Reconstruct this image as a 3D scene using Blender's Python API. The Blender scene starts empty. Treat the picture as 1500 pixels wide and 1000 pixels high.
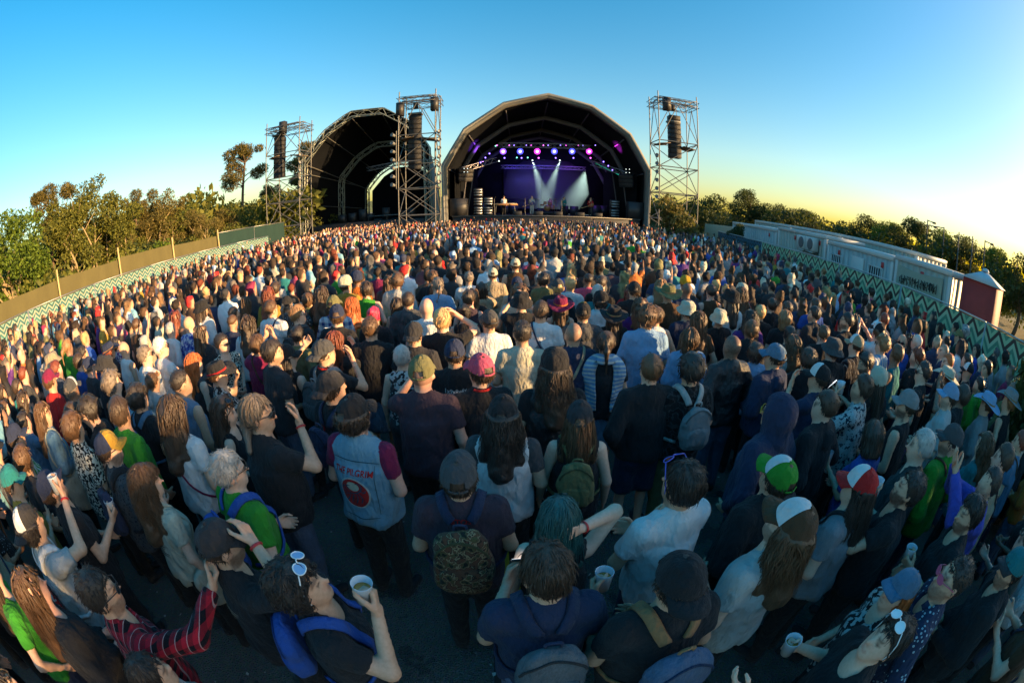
import bpy, bmesh, math, random
import numpy as np
from mathutils import Vector, Matrix
RNG = np.random.default_rng(7)
random.seed(7)
R_ = math.radians
# ------------------------------------------------------------------ mesh helpers
def mk(name, V, faces, smooth=True, col=None, mats=None, fmat=None):
    """V (n,3); faces: list of int arrays, each (m,3) or (m,4) -> mesh datablock"""
    V = np.asarray(V, dtype=np.float32)
    faces = [np.asarray(f, dtype=np.int32) for f in faces if len(f)]
    me = bpy.data.meshes.new(name)
    me.vertices.add(len(V)); me.vertices.foreach_set('co', V.ravel())
    nl = sum(f.size for f in faces); npoly = sum(len(f) for f in faces)
    me.loops.add(nl); me.polygons.add(npoly)
    me.loops.foreach_set('vertex_index', np.concatenate([f.ravel() for f in faces]))
    tot = np.concatenate([np.full(len(f), f.shape[1], dtype=np.int32) for f in faces])
    st = np.concatenate([[0], np.cumsum(tot)[:-1]]).astype(np.int32)
    me.polygons.foreach_set('loop_start', st)
    if smooth is True:
        me.polygons.foreach_set('use_smooth', np.ones(npoly, dtype=bool))
    if fmat is not None:
        me.polygons.foreach_set('material_index', np.asarray(fmat, dtype=np.int32))
    if col is not None:
        a = me.attributes.new('Col', 'FLOAT_COLOR', 'POINT')
        c = np.ones((len(V), 4), dtype=np.float32); c[:, :3] = col
        a.data.foreach_set('color', c.ravel())
    me.update(calc_edges=True)
    for m in (mats or []): me.materials.append(m)
    return me

class MB:
    """collects simple pieces into one mesh"""
    def __init__(s): s.V = []; s.Q = []; s.T = []; s.n = 0
    def add(s, V, Q=(), T=()):
        V = np.asarray(V, dtype=float); o = s.n
        s.V.append(V); s.n += len(V)
        if len(Q): s.Q.append(np.asarray(Q, int) + o)
        if len(T): s.T.append(np.asarray(T, int) + o)
    def box(s, c, size, rot=None, bev=0.0):
        x, y, z = [v / 2 for v in size]
        if bev <= 0:
            V = np.array([[sx * x, sy * y, sz * z] for sx in (-1, 1) for sy in (-1, 1) for sz in (-1, 1)])
            Q = [[0, 1, 3, 2], [4, 6, 7, 5], [0, 4, 5, 1], [2, 3, 7, 6], [0, 2, 6, 4], [1, 5, 7, 3]]
            T = []
        else:
            b = min(bev, x * .9, y * .9, z * .9)
            V = []; idx = {}
            for sx in (-1, 1):
                for sy in (-1, 1):
                    for sz in (-1, 1):
                        for a in range(3):
                            p = [sx * (x - b), sy * (y - b), sz * (z - b)]
                            p[a] = (sx * x, sy * y, sz * z)[a]
                            idx[(sx, sy, sz, a)] = len(V); V.append(p)
            Q = []; T = []
            for a in range(3):
                u, v = (a + 1) % 3, (a + 2) % 3
                for sg in (-1, 1):
                    f = []
                    for (su, sv) in ((-1, -1), (1, -1), (1, 1), (-1, 1)):
                        k = [0, 0, 0]; k[a] = sg; k[u] = su; k[v] = sv
                        f.append(idx[(k[0], k[1], k[2], a)])
                    Q.append(f if sg > 0 else f[::-1])
            for a in range(3):
                u, v = (a + 1) % 3, (a + 2) % 3
                for su in (-1, 1):
                    for sv in (-1, 1):
                        f = []
                        for sa, ax in ((-1, u), (1, u), (1, v), (-1, v)):
                            k = [0, 0, 0]; k[a] = sa; k[u] = su; k[v] = sv
                            f.append(idx[(k[0], k[1], k[2], ax)])
                        Q.append(f if su * sv < 0 else f[::-1])
            for sx in (-1, 1):
                for sy in (-1, 1):
                    for sz in (-1, 1):
                        f = [idx[(sx, sy, sz, a)] for a in range(3)]
                        T.append(f if sx * sy * sz > 0 else f[::-1])
            V = np.array(V)
        if rot is not None: V = V @ np.array(rot).T
        s.add(V + np.array(c), Q, T)
    def tube(s, pts, r, n=6, caps=True, flat=None):
        """swept round (or flattened: flat=(w,t,normals)) section along pts, r scalar or per point"""
        P = np.asarray(pts, float); m = len(P)
        r = np.broadcast_to(np.asarray(r, float), (m,))
        T = np.gradient(P, axis=0); T /= np.linalg.norm(T, axis=1)[:, None] + 1e-9
        up = np.array([0, 0, 1.]) if abs(T[0][2]) < .9 else np.array([1., 0, 0])
        V = []
        u = np.cross(T[0], up); u /= np.linalg.norm(u)
        for i in range(m):
            u = u - T[i] * np.dot(u, T[i]); u /= np.linalg.norm(u) + 1e-9
            w = np.cross(T[i], u)
            a = np.arange(n) * 2 * np.pi / n
            V.append(P[i] + r[i] * (np.cos(a)[:, None] * u + np.sin(a)[:, None] * w))
        V = np.concatenate(V)
        Q = []
        for i in range(m - 1):
            for k in range(n):
                a, b = i * n + k, i * n + (k + 1) % n
                Q.append([a, b, b + n, a + n])
        Tt = []
        if caps:
            V = np.concatenate([V, P[:1], P[-1:]]); c0, c1 = m * n, m * n + 1
            for k in range(n):
                Tt.append([c0, (k + 1) % n, k]); Tt.append([c1, (m - 1) * n + k, (m - 1) * n + (k + 1) % n])
        s.add(V, Q, Tt)
    def ribbon(s, pts, nrm, w, t=.006):
        """flat strap along pts, lying with normal nrm (per point), width w, thickness t"""
        P = np.asarray(pts, float); N = np.asarray(nrm, float)
        T = np.gradient(P, axis=0); T /= np.linalg.norm(T, axis=1)[:, None] + 1e-9
        S = np.cross(T, N); S /= np.linalg.norm(S, axis=1)[:, None] + 1e-9
        w = np.broadcast_to(np.asarray(w, float), (len(P),))[:, None]
        ring = np.stack([P - S * w / 2 - N * t * .3, P - S * w / 2 * .9 + N * t, P + S * w / 2 * .9 + N * t, P + S * w / 2 - N * t * .3], 1)
        m = len(P); V = ring.reshape(-1, 3); Q = []
        for i in range(m - 1):
            for k in range(4):
                a, b = i * 4 + k, i * 4 + (k + 1) % 4
                Q.append([a, a + 4, b + 4, b])
        Q += [[0, 1, 2, 3], [(m - 1) * 4 + 3, (m - 1) * 4 + 2, (m - 1) * 4 + 1, (m - 1) * 4]]
        s.add(V, Q)
    def lathe(s, prof, n=24, c=(0, 0, 0), sx=1., sy=1., rot=None, closed=False):
        prof = np.asarray(prof, float); m = len(prof)
        a = np.arange(n) * 2 * np.pi / n
        V = np.stack([np.outer(prof[:, 0], np.cos(a)) * sx, np.outer(prof[:, 0], np.sin(a)) * sy, np.repeat(prof[:, 1:2], n, 1)], -1).reshape(-1, 3)
        if rot is not None: V = V @ np.array(rot).T
        Q = [[i * n + k, i * n + (k + 1) % n, (i + 1) * n + (k + 1) % n, (i + 1) * n + k] for i in range(m - 1) for k in range(n)]
        s.add(V + np.array(c), Q)
    def data(s):
        V = np.concatenate(s.V); f = []
        if s.Q: f.append(np.concatenate(s.Q))
        if s.T: f.append(np.concatenate(s.T))
        return V, f
    def mesh(s, name, smooth=True, mats=None, col=None):
        V, f = s.data()
        return mk(name, V, f, smooth, col, mats)

def link(name, data, parent=None, mat=None, loc=None, color=None):
    o = bpy.data.objects.new(name, data)
    bpy.context.scene.collection.objects.link(o)
    if parent is not None: o.parent = parent
    if loc is not None: o.location = loc
    if mat is not None:
        if len(data.materials) == 0: data.materials.append(None)
        o.material_slots[0].link = 'OBJECT'; o.material_slots[0].material = mat
    if color is not None: o.color = (*color, 1.)
    return o
def empty(name, loc=(0, 0, 0), rz=0., sc=1.):
    o = bpy.data.objects.new(name, None); bpy.context.scene.collection.objects.link(o)
    o.location = loc; o.rotation_euler = (0, 0, rz); o.scale = (sc, sc, sc); o.empty_display_size = .2
    return o
def tag(o, label=None, cat=None, group=None, kind=None):
    if label: o['label'] = label
    if cat: o['category'] = cat
    if group: o['group'] = group
    if kind: o['kind'] = kind
    return o

# ------------------------------------------------------------------ signed distance modelling
def smin(a, b, k):
    h = np.clip(.5 + .5 * (b - a) / k, 0, 1)
    return b + (a - b) * h - k * h * (1 - h)
def cap(P, a, b, ra, rb):
    a = np.asarray(a, float); b = np.asarray(b, float); d = b - a
    t = np.clip(((P - a) @ d) / (d @ d + 1e-12), 0, 1)
    q = P - a - t[:, None] * d
    return np.sqrt((q * q).sum(1)) - (ra + (rb - ra) * t)
def ell(P, c, r):
    p = P - np.asarray(c, float); r = np.asarray(r, float)
    k0 = np.sqrt(((p / r) ** 2).sum(1)); k1 = np.sqrt(((p / (r * r)) ** 2).sum(1)) + 1e-9
    return k0 * (k0 - 1) / k1
def sines(P, seed, freq, n=5):
    r = np.random.default_rng(seed); o = np.zeros(len(P))
    for i in range(n):
        d = r.normal(size=3); d /= np.linalg.norm(d); d = d * np.asarray(freq)
        o += np.sin(P @ d + r.uniform(0, 6.28) + 1.3 * np.sin(P @ (d[[1, 2, 0]] * .6) + r.uniform(0, 6)))
    return o / n
def snets(F, xs, ys, zs):
    s = F < 0
    c = np.zeros(tuple(np.array(F.shape) - 1), np.int8)
    for i in (0, 1):
        for j in (0, 1):
            for k in (0, 1):
                c += s[i:F.shape[0] - 1 + i, j:F.shape[1] - 1 + j, k:F.shape[2] - 1 + k]
    act = (c > 0) & (c < 8)
    idx = -np.ones(c.shape, np.int32); ii, jj, kk = np.nonzero(act); idx[ii, jj, kk] = np.arange(len(ii))
    acc = np.zeros((len(ii), 3)); cnt = np.zeros(len(ii))
    for ax in range(3):
        for u in (0, 1):
            for v in (0, 1):
                da = [0, 0, 0]; da[(ax + 1) % 3] = u; da[(ax + 2) % 3] = v
                db = list(da); db[ax] = 1
                fa = F[ii + da[0], jj + da[1], kk + da[2]]; fb = F[ii + db[0], jj + db[1], kk + db[2]]
                m = (fa < 0) != (fb < 0)
                t = np.where(m, fa / np.where(m, fa - fb, 1), 0)
                pa = np.stack([xs[ii + da[0]], ys[jj + da[1]], zs[kk + da[2]]], 1)
                pb = np.stack([xs[ii + db[0]], ys[jj + db[1]], zs[kk + db[2]]], 1)
                acc += np.where(m[:, None], pa + t[:, None] * (pb - pa), 0); cnt += m
    V = acc / np.maximum(cnt, 1)[:, None]
    Q = []
    for ax in range(3):
        u, v = (ax + 1) % 3, (ax + 2) % 3
        sl0 = [slice(None)] * 3; sl1 = [slice(None)] * 3
        sl0[ax] = slice(0, -1); sl1[ax] = slice(1, None)
        for sl in (sl0, sl1): sl[u] = slice(1, -1); sl[v] = slice(1, -1)
        a, b = s[tuple(sl0)], s[tuple(sl1)]
        e = np.argwhere(a != b)
        if not len(e): continue
        flip = a[tuple(e.T)]
        e = e.copy(); e[:, u] += 1; e[:, v] += 1
        def cell(du, dv):
            q = e.copy(); q[:, u] += du; q[:, v] += dv
            return idx[q[:, 0], q[:, 1], q[:, 2]]
        q = np.stack([cell(-1, -1), cell(0, -1), cell(0, 0), cell(-1, 0)], 1)
        q[~flip] = q[~flip][:, ::-1]
        Q.append(q)
    Q = np.concatenate(Q) if Q else np.zeros((0, 4), int)
    return V, Q[(Q >= 0).all(1)]
def sdf_mesh(f, lo, hi, h, zs=None):
    """surface nets of field f; a coarse pass limits the fine one to the surface's neighbourhood"""
    xs = np.arange(lo[0] - 2 * h, hi[0] + 3 * h, h); ys = np.arange(lo[1] - 2 * h, hi[1] + 3 * h, h)
    if zs is None: zs = np.arange(lo[2] - 2 * h, hi[2] + 3 * h, h)
    k = 3
    def grid(a, b, c): return np.stack(np.meshgrid(a, b, c, indexing='ij'), -1).reshape(-1, 3)
    def co(a): 
        i = np.arange(1, len(a) + k, k); return np.minimum(i, len(a) - 1)
    cx, cy, cz = co(xs), co(ys), co(zs)
    Fc = f(grid(xs[cx], ys[cy], zs[cz])).reshape(len(cx), len(cy), len(cz))
    near = lambda n, m: np.minimum((np.arange(n)) // k, m - 1)
    G = Fc[np.ix_(near(len(xs), len(cx)), near(len(ys), len(cy)), near(len(zs), len(cz)))]
    m = np.abs(G) < h * k * 1.45
    F = np.where(G < 0, -1., 1.)
    I = np.nonzero(m)
    F[I] = f(np.stack([xs[I[0]], ys[I[1]], zs[I[2]]], 1))
    return snets(F, xs, ys, zs)
def grad(f, P, e=.004):
    g = np.stack([f(P + np.eye(3)[i] * e) - f(P - np.eye(3)[i] * e) for i in range(3)], 1)
    return g / (np.linalg.norm(g, axis=1)[:, None] + 1e-9)
def snap(f, P, off, it=5):
    P = np.array(P, float)
    for _ in range(it):
        g = grad(f, P); P = P - g * np.clip(f(P) - off, -.08, .08)[:, None] * .9
    return P, grad(f, P)
def spline(pts, n):
    """Catmull-Rom through pts"""
    P = np.asarray(pts, float); P = np.concatenate([2 * P[:1] - P[1:2], P, 2 * P[-1:] - P[-2:-1]])
    m = len(P) - 3; t = np.linspace(0, m - 1e-6, n); i = t.astype(int); u = (t - i)[:, None]
    a, b, c, d = P[i], P[i + 1], P[i + 2], P[i + 3]
    return .5 * (2 * b + (c - a) * u + (2 * a - 5 * b + 4 * c - d) * u ** 2 + (3 * b - a - 3 * c + d) * u ** 3)
def rotz(a): c, s = math.cos(a), math.sin(a); return np.array([[c, -s, 0], [s, c, 0], [0, 0, 1.]])
def rotx(a): c, s = math.cos(a), math.sin(a); return np.array([[1., 0, 0], [0, c, -s], [0, s, c]])
def roty(a): c, s = math.cos(a), math.sin(a); return np.array([[c, 0, s], [0, 1., 0], [-s, 0, c]])
# ------------------------------------------------------------------ camera, sky, sun, exposure
SC = bpy.context.scene
PITCH, CAM_H = math.radians(18.4), 2.87
cam = bpy.data.cameras.new('camera'); CAM = bpy.data.objects.new('camera', cam); SC.collection.objects.link(CAM); SC.camera = CAM
cam.type = 'PANO'; cam.panorama_type = 'FISHEYE_EQUISOLID'; cam.fisheye_lens = 15.0; cam.fisheye_fov = math.radians(200); cam.sensor_width = 36.0; cam.sensor_height = 24.0; cam.sensor_fit = 'HORIZONTAL'
cam.clip_start = .05; cam.clip_end = 6000
CAM.location = (0, 0, CAM_H); CAM.rotation_euler = (math.radians(90) - PITCH, 0, 0)
SUN_AZ, SUN_EL = math.radians(106), math.radians(10)
W = bpy.data.worlds.new('World'); SC.world = W; W.use_nodes = True
_t = W.node_tree; _bg = _t.nodes['Background']; _sky = _t.nodes.new('ShaderNodeTexSky'); _sky.sky_type = 'NISHITA'; _sky.sun_disc = False
_sky.sun_elevation = SUN_EL; _sky.sun_rotation = SUN_AZ; _sky.air_density = 1.3; _sky.dust_density = 1.1; _sky.ozone_density = 2.8
_a = _t.nodes.new('ShaderNodeVectorMath'); _a.operation = 'SCALE'; _a.inputs['Scale'].default_value = .14; _h = _t.nodes.new('ShaderNodeHueSaturation'); _h.inputs['Saturation'].default_value = 1.45
_g = _t.nodes.new('ShaderNodeGamma'); _g.inputs[1].default_value = .84; _b = _t.nodes.new('ShaderNodeVectorMath'); _b.operation = 'SCALE'; _b.inputs['Scale'].default_value = 1 / .14     # the photograph's rich, contrasty sky
_t.links.new(_sky.outputs[0], _a.inputs[0]); _t.links.new(_a.outputs[0], _h.inputs['Color']); _t.links.new(_h.outputs[0], _g.inputs[0]); _t.links.new(_g.outputs[0], _b.inputs[0]); _t.links.new(_b.outputs[0], _bg.inputs[0]); _bg.inputs[1].default_value = .060
_l = bpy.data.lights.new('sun', 'SUN'); _l.energy = 2.7; _l.angle = math.radians(.6); _l.color = (1., .62, .28)
SUN = bpy.data.objects.new('sun', _l); SC.collection.objects.link(SUN); SUN.location = (40, -5, 30); SUN.rotation_euler = (math.radians(90) - SUN_EL, 0, math.pi - SUN_AZ)
SC.view_settings.view_transform = 'Standard'; SC.view_settings.look = 'None'; SC.view_settings.exposure = 2.3; SC.view_settings.gamma = 1.0
SC.render.engine = 'CYCLES'; SC.cycles.use_denoising = True; SC.cycles.max_bounces = 5; SC.cycles.diffuse_bounces = 4; SC.cycles.glossy_bounces = 2; SC.cycles.transmission_bounces = 3; SC.cycles.transparent_max_bounces = 8; SC.cycles.volume_bounces = 0; SC.cycles.caustics_reflective = False; SC.cycles.caustics_refractive = False
SC.cycles.volume_step_rate = 1.0; SC.cycles.sample_clamp_indirect = 6.0
def ray(px, py):
    """direction in the world of a point of the photograph (1500 x 1000)"""
    dx, dy = px - 750., 500. - py; r = math.hypot(dx, dy); th = 2 * math.asin(min(.999, r / 1250.)); s = math.sin(th) / max(r, 1e-6); F = math.cos(th); R, U = dx * s, dy * s
    return np.array([R, F * math.cos(PITCH) + U * math.sin(PITCH), U * math.cos(PITCH) - F * math.sin(PITCH)])
def atz(px, py, z): d = ray(px, py); return d * (z - CAM_H) / d[2] + np.array([0, 0, CAM_H])
def aty(px, py, y): d = ray(px, py); return d * y / d[1] + np.array([0, 0, CAM_H])
# ------------------------------------------------------------------ materials
MATS = {}
class N:
    """small node-tree helper"""
    def __init__(s, name):
        s.m = bpy.data.materials.new(name); s.m.use_nodes = True; s.t = s.m.node_tree; s.t.nodes.clear()
        s.out = s.t.nodes.new('ShaderNodeOutputMaterial'); s.b = s.t.nodes.new('ShaderNodeBsdfPrincipled')
        s.t.links.new(s.b.outputs[0], s.out.inputs[0])
    def n(s, typ, **k):
        x = s.t.nodes.new('ShaderNode' + typ)
        for a, v in k.items():
            if a.startswith('i_'):
                key = a[2:]; key = int(key) if key.isdigit() else key.replace('_', ' ')
                s.set(x.inputs[key], v)
            else: setattr(x, a, v)
        return x
    def set(s, sock, v):
        if isinstance(v, bpy.types.NodeSocket): s.t.links.new(v, sock)
        else:
            try: sock.default_value = v
            except Exception: sock.default_value = (*v, 1.)
    def math(s, op, a, b=0., c=None):
        x = s.n('Math', operation=op); s.set(x.inputs[0], a); s.set(x.inputs[1], b)
        if c is not None: s.set(x.inputs[2], c)
        return x.outputs[0]
    def mix(s, f, a, b, mode='MIX'):
        x = s.n('Mix', data_type='RGBA', blend_type=mode); s.set(x.inputs[0], f); s.set(x.inputs[6], a); s.set(x.inputs[7], b)
        return x.outputs[2]
    def ramp(s, f, pts, interp='LINEAR'):
        x = s.n('ValToRGB'); x.color_ramp.interpolation = interp; e = x.color_ramp.elements
        while len(e) < len(pts): e.new(.5)
        for q, (p, c) in zip(e, pts): q.position = p; q.color = (*c, 1.) if len(c) == 3 else c
        s.set(x.inputs[0], f); return x.outputs[0]
    def coord(s, which='Object', scale=(1, 1, 1), rot=(0, 0, 0)):
        c = s.n('TexCoord'); mp = s.n('Mapping'); mp.inputs['Scale'].default_value = scale; mp.inputs['Rotation'].default_value = rot
        s.t.links.new(c.outputs[which], mp.inputs[0]); return mp.outputs[0]
    def noise(s, vec, scale, detail=3, rough=.55):
        x = s.n('TexNoise'); s.set(x.inputs['Vector'], vec); x.inputs['Scale'].default_value = scale; x.inputs['Detail'].default_value = detail; x.inputs['Roughness'].default_value = rough
        return x.outputs['Fac']
    def vor(s, vec, scale, feature='F1', out='Distance'):
        x = s.n('TexVoronoi', feature=feature); s.set(x.inputs['Vector'], vec); x.inputs['Scale'].default_value = scale; return x.outputs[out]
    def xyz(s, vec):
        x = s.n('SeparateXYZ'); s.set(x.inputs[0], vec); return x.outputs
    def bump(s, h, strength=.3, dist=.01):
        x = s.n('Bump'); x.inputs['Strength'].default_value = strength; x.inputs['Distance'].default_value = dist; s.set(x.inputs['Height'], h); s.set(s.b.inputs['Normal'], x.outputs[0])
    def base(s, c): s.set(s.b.inputs['Base Color'], c)
    def p(s, **k):
        for a, v in k.items(): s.set(s.b.inputs[a.replace('_', ' ')], v)
    def objcol(s): return s.n('ObjectInfo').outputs['Color']
def mat(name, fn):
    if name not in MATS:
        k = N(name); fn(k); MATS[name] = k.m
    return MATS[name]
def plain(name, col, rough=.6, metal=0., var=.12, scale=8., bump=0., spec=.5):
    def f(k):
        v = k.noise(k.coord(), scale, 4)
        k.base(k.mix(k.math('MULTIPLY', v, 1.), tuple(c * (1 - var) for c in col), tuple(min(1, c * (1 + var)) for c in col)))
        k.p(Roughness=rough, Metallic=metal, Specular_IOR_Level=spec)
        if bump: k.bump(v, bump, .02)
    return mat(name, f)
def emit(name, col, st):
    def f(k): k.base((0, 0, 0)); k.p(Emission_Color=(*col, 1), Emission_Strength=st)
    return mat(name, f)
def skin_mat():
    def f(k):
        a = k.n('Attribute', attribute_name='Col').outputs['Color']
        c = k.mix(1., a, k.objcol(), 'MULTIPLY')
        v = k.noise(k.coord(scale=(1, 1, 1)), 60, 3)
        k.base(k.mix(.14, c, k.ramp(v, [(.3, (.30, .13, .08)), (.7, (.95, .62, .48))]), 'MIX'))
        k.p(Roughness=.52, Specular_IOR_Level=.4); k.bump(v, .12, .003)
    return mat('skin', f)
def hair_mat():
    def f(k):
        v = k.noise(k.coord(scale=(70, 70, 9)), 1.6, 4, .6); w = k.noise(k.coord(), 14, 2)
        c = k.objcol()
        k.base(k.mix(k.math('MULTIPLY', k.math('ADD', v, w), .62), k.mix(1., c, (.22, .21, .20, 1), 'MULTIPLY'), k.mix(.025, k.mix(1., c, (2.2, 2.05, 1.9, 1), 'MULTIPLY'), (.6, .45, .3, 1))))
        k.p(Roughness=.42, Specular_IOR_Level=.5); k.bump(v, .9, .009)
    return mat('hair', f)
def cloth(k, col):
    v = k.noise(k.coord(), 9, 3); w = k.noise(k.coord(scale=(1, 1, .45)), 26, 3)
    c = k.mix(k.math('MULTIPLY', v, .38), col, (0, 0, 0, 1))
    k.base(c); k.p(Roughness=.88, Specular_IOR_Level=.18, Sheen_Weight=.06)
    k.bump(k.math('ADD', k.math('ADD', w, k.math('MULTIPLY', k.noise(k.coord(scale=(1, 1, .6), rot=(.4, .5, .2)), 11, 2), 1.6)), k.math('MULTIPLY', k.noise(k.coord(), 300, 1), .12)), .9, .032)
def fabric(pat='plain'):
    def f(k):
        c = k.objcol()
        if pat == 'plain': pass
        elif pat == 'plaid':
            X = k.xyz(k.coord(scale=(1, 1, 1)))
            def bars(o, per, w): return k.math('LESS_THAN', k.math('PINGPONG', o, per), w)
            u = k.math('ADD', X[0], k.math('MULTIPLY', X[1], .6))
            m = k.math('ADD', k.math('MULTIPLY', bars(u, .030, .014), .5), k.math('MULTIPLY', bars(X[2], .030, .014), .5))
            c = k.mix(m, c, (.012, .008, .012, 1)); c = k.mix(k.math('MULTIPLY', bars(k.math('ADD', u, .017), .030, .002), .5), c, (.7, .65, .6, 1))
        elif pat == 'bluecheck':
            X = k.xyz(k.coord()); u = k.math('ADD', X[0], k.math('MULTIPLY', X[1], .6))
            a = k.math('LESS_THAN', k.math('PINGPONG', u, .05), .022); b = k.math('LESS_THAN', k.math('PINGPONG', X[2], .05), .022)
            c = k.mix(k.math('MULTIPLY', k.math('ADD', a, b), .5), (.62, .66, .72, 1), (.02, .06, .22, 1))
        elif pat == 'stripes':
            X = k.xyz(k.coord()); c = k.mix(k.math('LESS_THAN', k.math('PINGPONG', X[2], .02), .008), c, (.75, .74, .70, 1))
        elif pat == 'vstripes':
            X = k.xyz(k.coord()); c = k.mix(k.math('LESS_THAN', k.math('PINGPONG', X[0], .028), .012), c, (.75, .76, .74, 1))
        elif pat == 'leopard':
            d = k.noise(k.coord(), 46, 2, .4); c = k.mix(k.math('GREATER_THAN', d, .5), (.012, .011, .012, 1), (.72, .68, .56, 1))
        elif pat == 'floral':
            d = k.noise(k.coord(), 26, 3, .5); c = k.mix(k.math('GREATER_THAN', d, .54), c, (.02, .045, .075, 1)); c = k.mix(k.math('GREATER_THAN', k.noise(k.coord(), 60, 2), .6), c, (.60, .66, .66, 1))
        elif pat == 'blotch':
            d = k.noise(k.coord(), 30, 2, .4); c = k.mix(k.math('GREATER_THAN', d, .52), c, (.62, .62, .6, 1))
        elif pat == 'dots':
            d = k.vor(k.coord(), 34); c = k.mix(k.math('LESS_THAN', d, .23), c, (.45, .56, .62, 1))
        elif pat == 'smalldots':
            d = k.vor(k.coord(), 46); c = k.mix(k.math('LESS_THAN', d, .3), c, (.005, .008, .02, 1))
        elif pat == 'tiedye':
            d = k.noise(k.coord(), 17, 4, .7); c = k.ramp(d, [(.38, (.012, .02, .22)), (.5, (.10, .16, .55)), (.58, (.75, .77, .85))])
        elif pat == 'camo':
            d = k.noise(k.coord(), 24, 2, .5); c = k.ramp(d, [(.0, (.17, .07, .04)), (.45, (.06, .03, .02)), (.49, (.40, .29, .16)), (.53, (.17, .08, .04)), (.58, (.12, .11, .045)), (.63, (.03, .024, .018))], 'CONSTANT')
        elif pat == 'darkcamo':
            d = k.noise(k.coord(), 20, 2, .5); c = k.ramp(d, [(.0, (.016, .018, .020)), (.47, (.045, .05, .055)), (.55, (.008, .009, .011))], 'CONSTANT')
        elif pat == 'denim':
            d = k.noise(k.coord(), 7, 4, .6); c = k.mix(d, k.mix(1., c, (.5, .58, .68, 1), 'MULTIPLY'), k.mix(.12, c, (.6, .68, .72, 1)))
            c = k.mix(k.math('MULTIPLY', k.noise(k.coord(scale=(1, 1, .3)), 160, 2), .2), c, (.5, .6, .68, 1))
        elif pat == 'leather': pass
        cloth(k, c)
        if pat == 'leather': k.p(Roughness=.36, Specular_IOR_Level=.5, Sheen_Weight=0.)
    return mat('fabric_' + pat, f)
def glass_dark(): return mat('lens', lambda k: (k.base((.012, .012, .016)), k.p(Roughness=.08, Specular_IOR_Level=.8)))
def plastic(): return mat('plastic', lambda k: (k.base(k.objcol()), k.p(Roughness=.4)))
def cup_mat():
    def f(k): k.base((.75, .85, .95)); k.p(Roughness=.25, Alpha=.55, Specular_IOR_Level=.6)
    return mat('cup_plastic', f)
def beer(): return mat('drink', lambda k: (k.base((.45, .22, .03)), k.p(Roughness=.1)))
def screen(): 
    def f(k):
        X = k.xyz(k.coord('Object')); 
        k.base((.02, .02, .02)); k.p(Emission_Color=(.75, .85, .9, 1), Emission_Strength=.55, Roughness=.2)
    return mat('phone_screen', f)
# ------------------------------------------------------------------ people: shapes
ARMS = {  # (elbow, wrist) of the arm on the +x side, person faces +y, 1.75 m tall
 'down': ((.255, -.03, 1.14), (.275, .05, .89)),
 'pocket': ((.295, -.10, 1.16), (.215, .06, .95)),
 'front': ((.25, -.03, 1.15), (.07, .22, 1.07)),
 'folded': ((.255, .05, 1.16), (-.06, .20, 1.21)),
 'phone': ((.235, .04, 1.16), (.12, .29, 1.24)),
 'cup': ((.245, .02, 1.15), (.19, .27, 1.27)),
 'mouth': ((.285, .17, 1.30), (.12, .22, 1.52)),
 'head': ((.36, .13, 1.50), (.13, .13, 1.66)),
 'nape': ((.34, .10, 1.56), (.10, -.07, 1.62)),
 'up': ((.27, .11, 1.66), (.21, .19, 1.92)),
 'clap': ((.24, .22, 1.42), (.05, .34, 1.64)),
 'point': ((.25, .22, 1.50), (.16, .46, 1.62)),
 'reach': ((.30, .26, 1.36), (.24, .50, 1.46)),
 'back': ((.27, -.12, 1.16), (.08, -.16, 1.00)),
}
def hand_mesh(curl, fine=True, cache={}):
    """right hand, wrist at 0, fingers +z, palm facing +y, thumb on -x"""
    if (curl, fine) in cache: return cache[curl, fine]
    c1, c2 = {'relax': (.35, .35), 'grip': (.95, .95), 'flat': (.08, .08), 'pinch': (.7, .6)}[curl]
    segs = []
    for i, (x, L) in enumerate([(-.030, .070), (-.010, .078), (.011, .072), (.031, .056)]):
        k = np.array([x, 0, .088 - abs(x + .008) * .18])
        segs.append((np.array([x * .62, 0, .0]), k, .0150, .0118))
        a = 0; p = k; d = [.46, .31, .23]
        for j in range(3):
            a += (c1 if j == 0 else c2) * (1 + .12 * i)
            q = p + L * d[j] * np.array([x * 1.2, math.sin(a), math.cos(a)])
            segs.append((p, q, .0098 - .0010 * j, .0092 - .0011 * j)); p = q
    t0 = np.array([-.026, .006, .018]); t1 = np.array([-.052, .020 + .012 * c1, .052]); t2 = t1 + np.array([-.012 + .02 * c1, .012 + .02 * c1, .030]); t3 = t2 + np.array([.004 + .008 * c1, .008, .022])
    segs += [(t0, t1, .0155, .0115), (t1, t2, .0108, .0095), (t2, t3, .0095, .0078), (np.array([0, 0, -.03]), np.array([0, 0, .015]), .0245, .026)]
    def f(P):
        d = None
        for n, s in enumerate(segs):
            e = cap(P, *s); d = e if d is None else smin(d, e, .006)
        return d
    V, Q = sdf_mesh(f, (-.085, -.03, -.05), (.06, .10, .18), .0072 if fine else .0105)
    cache[curl, fine] = (V, Q); return cache[curl, fine]

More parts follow.
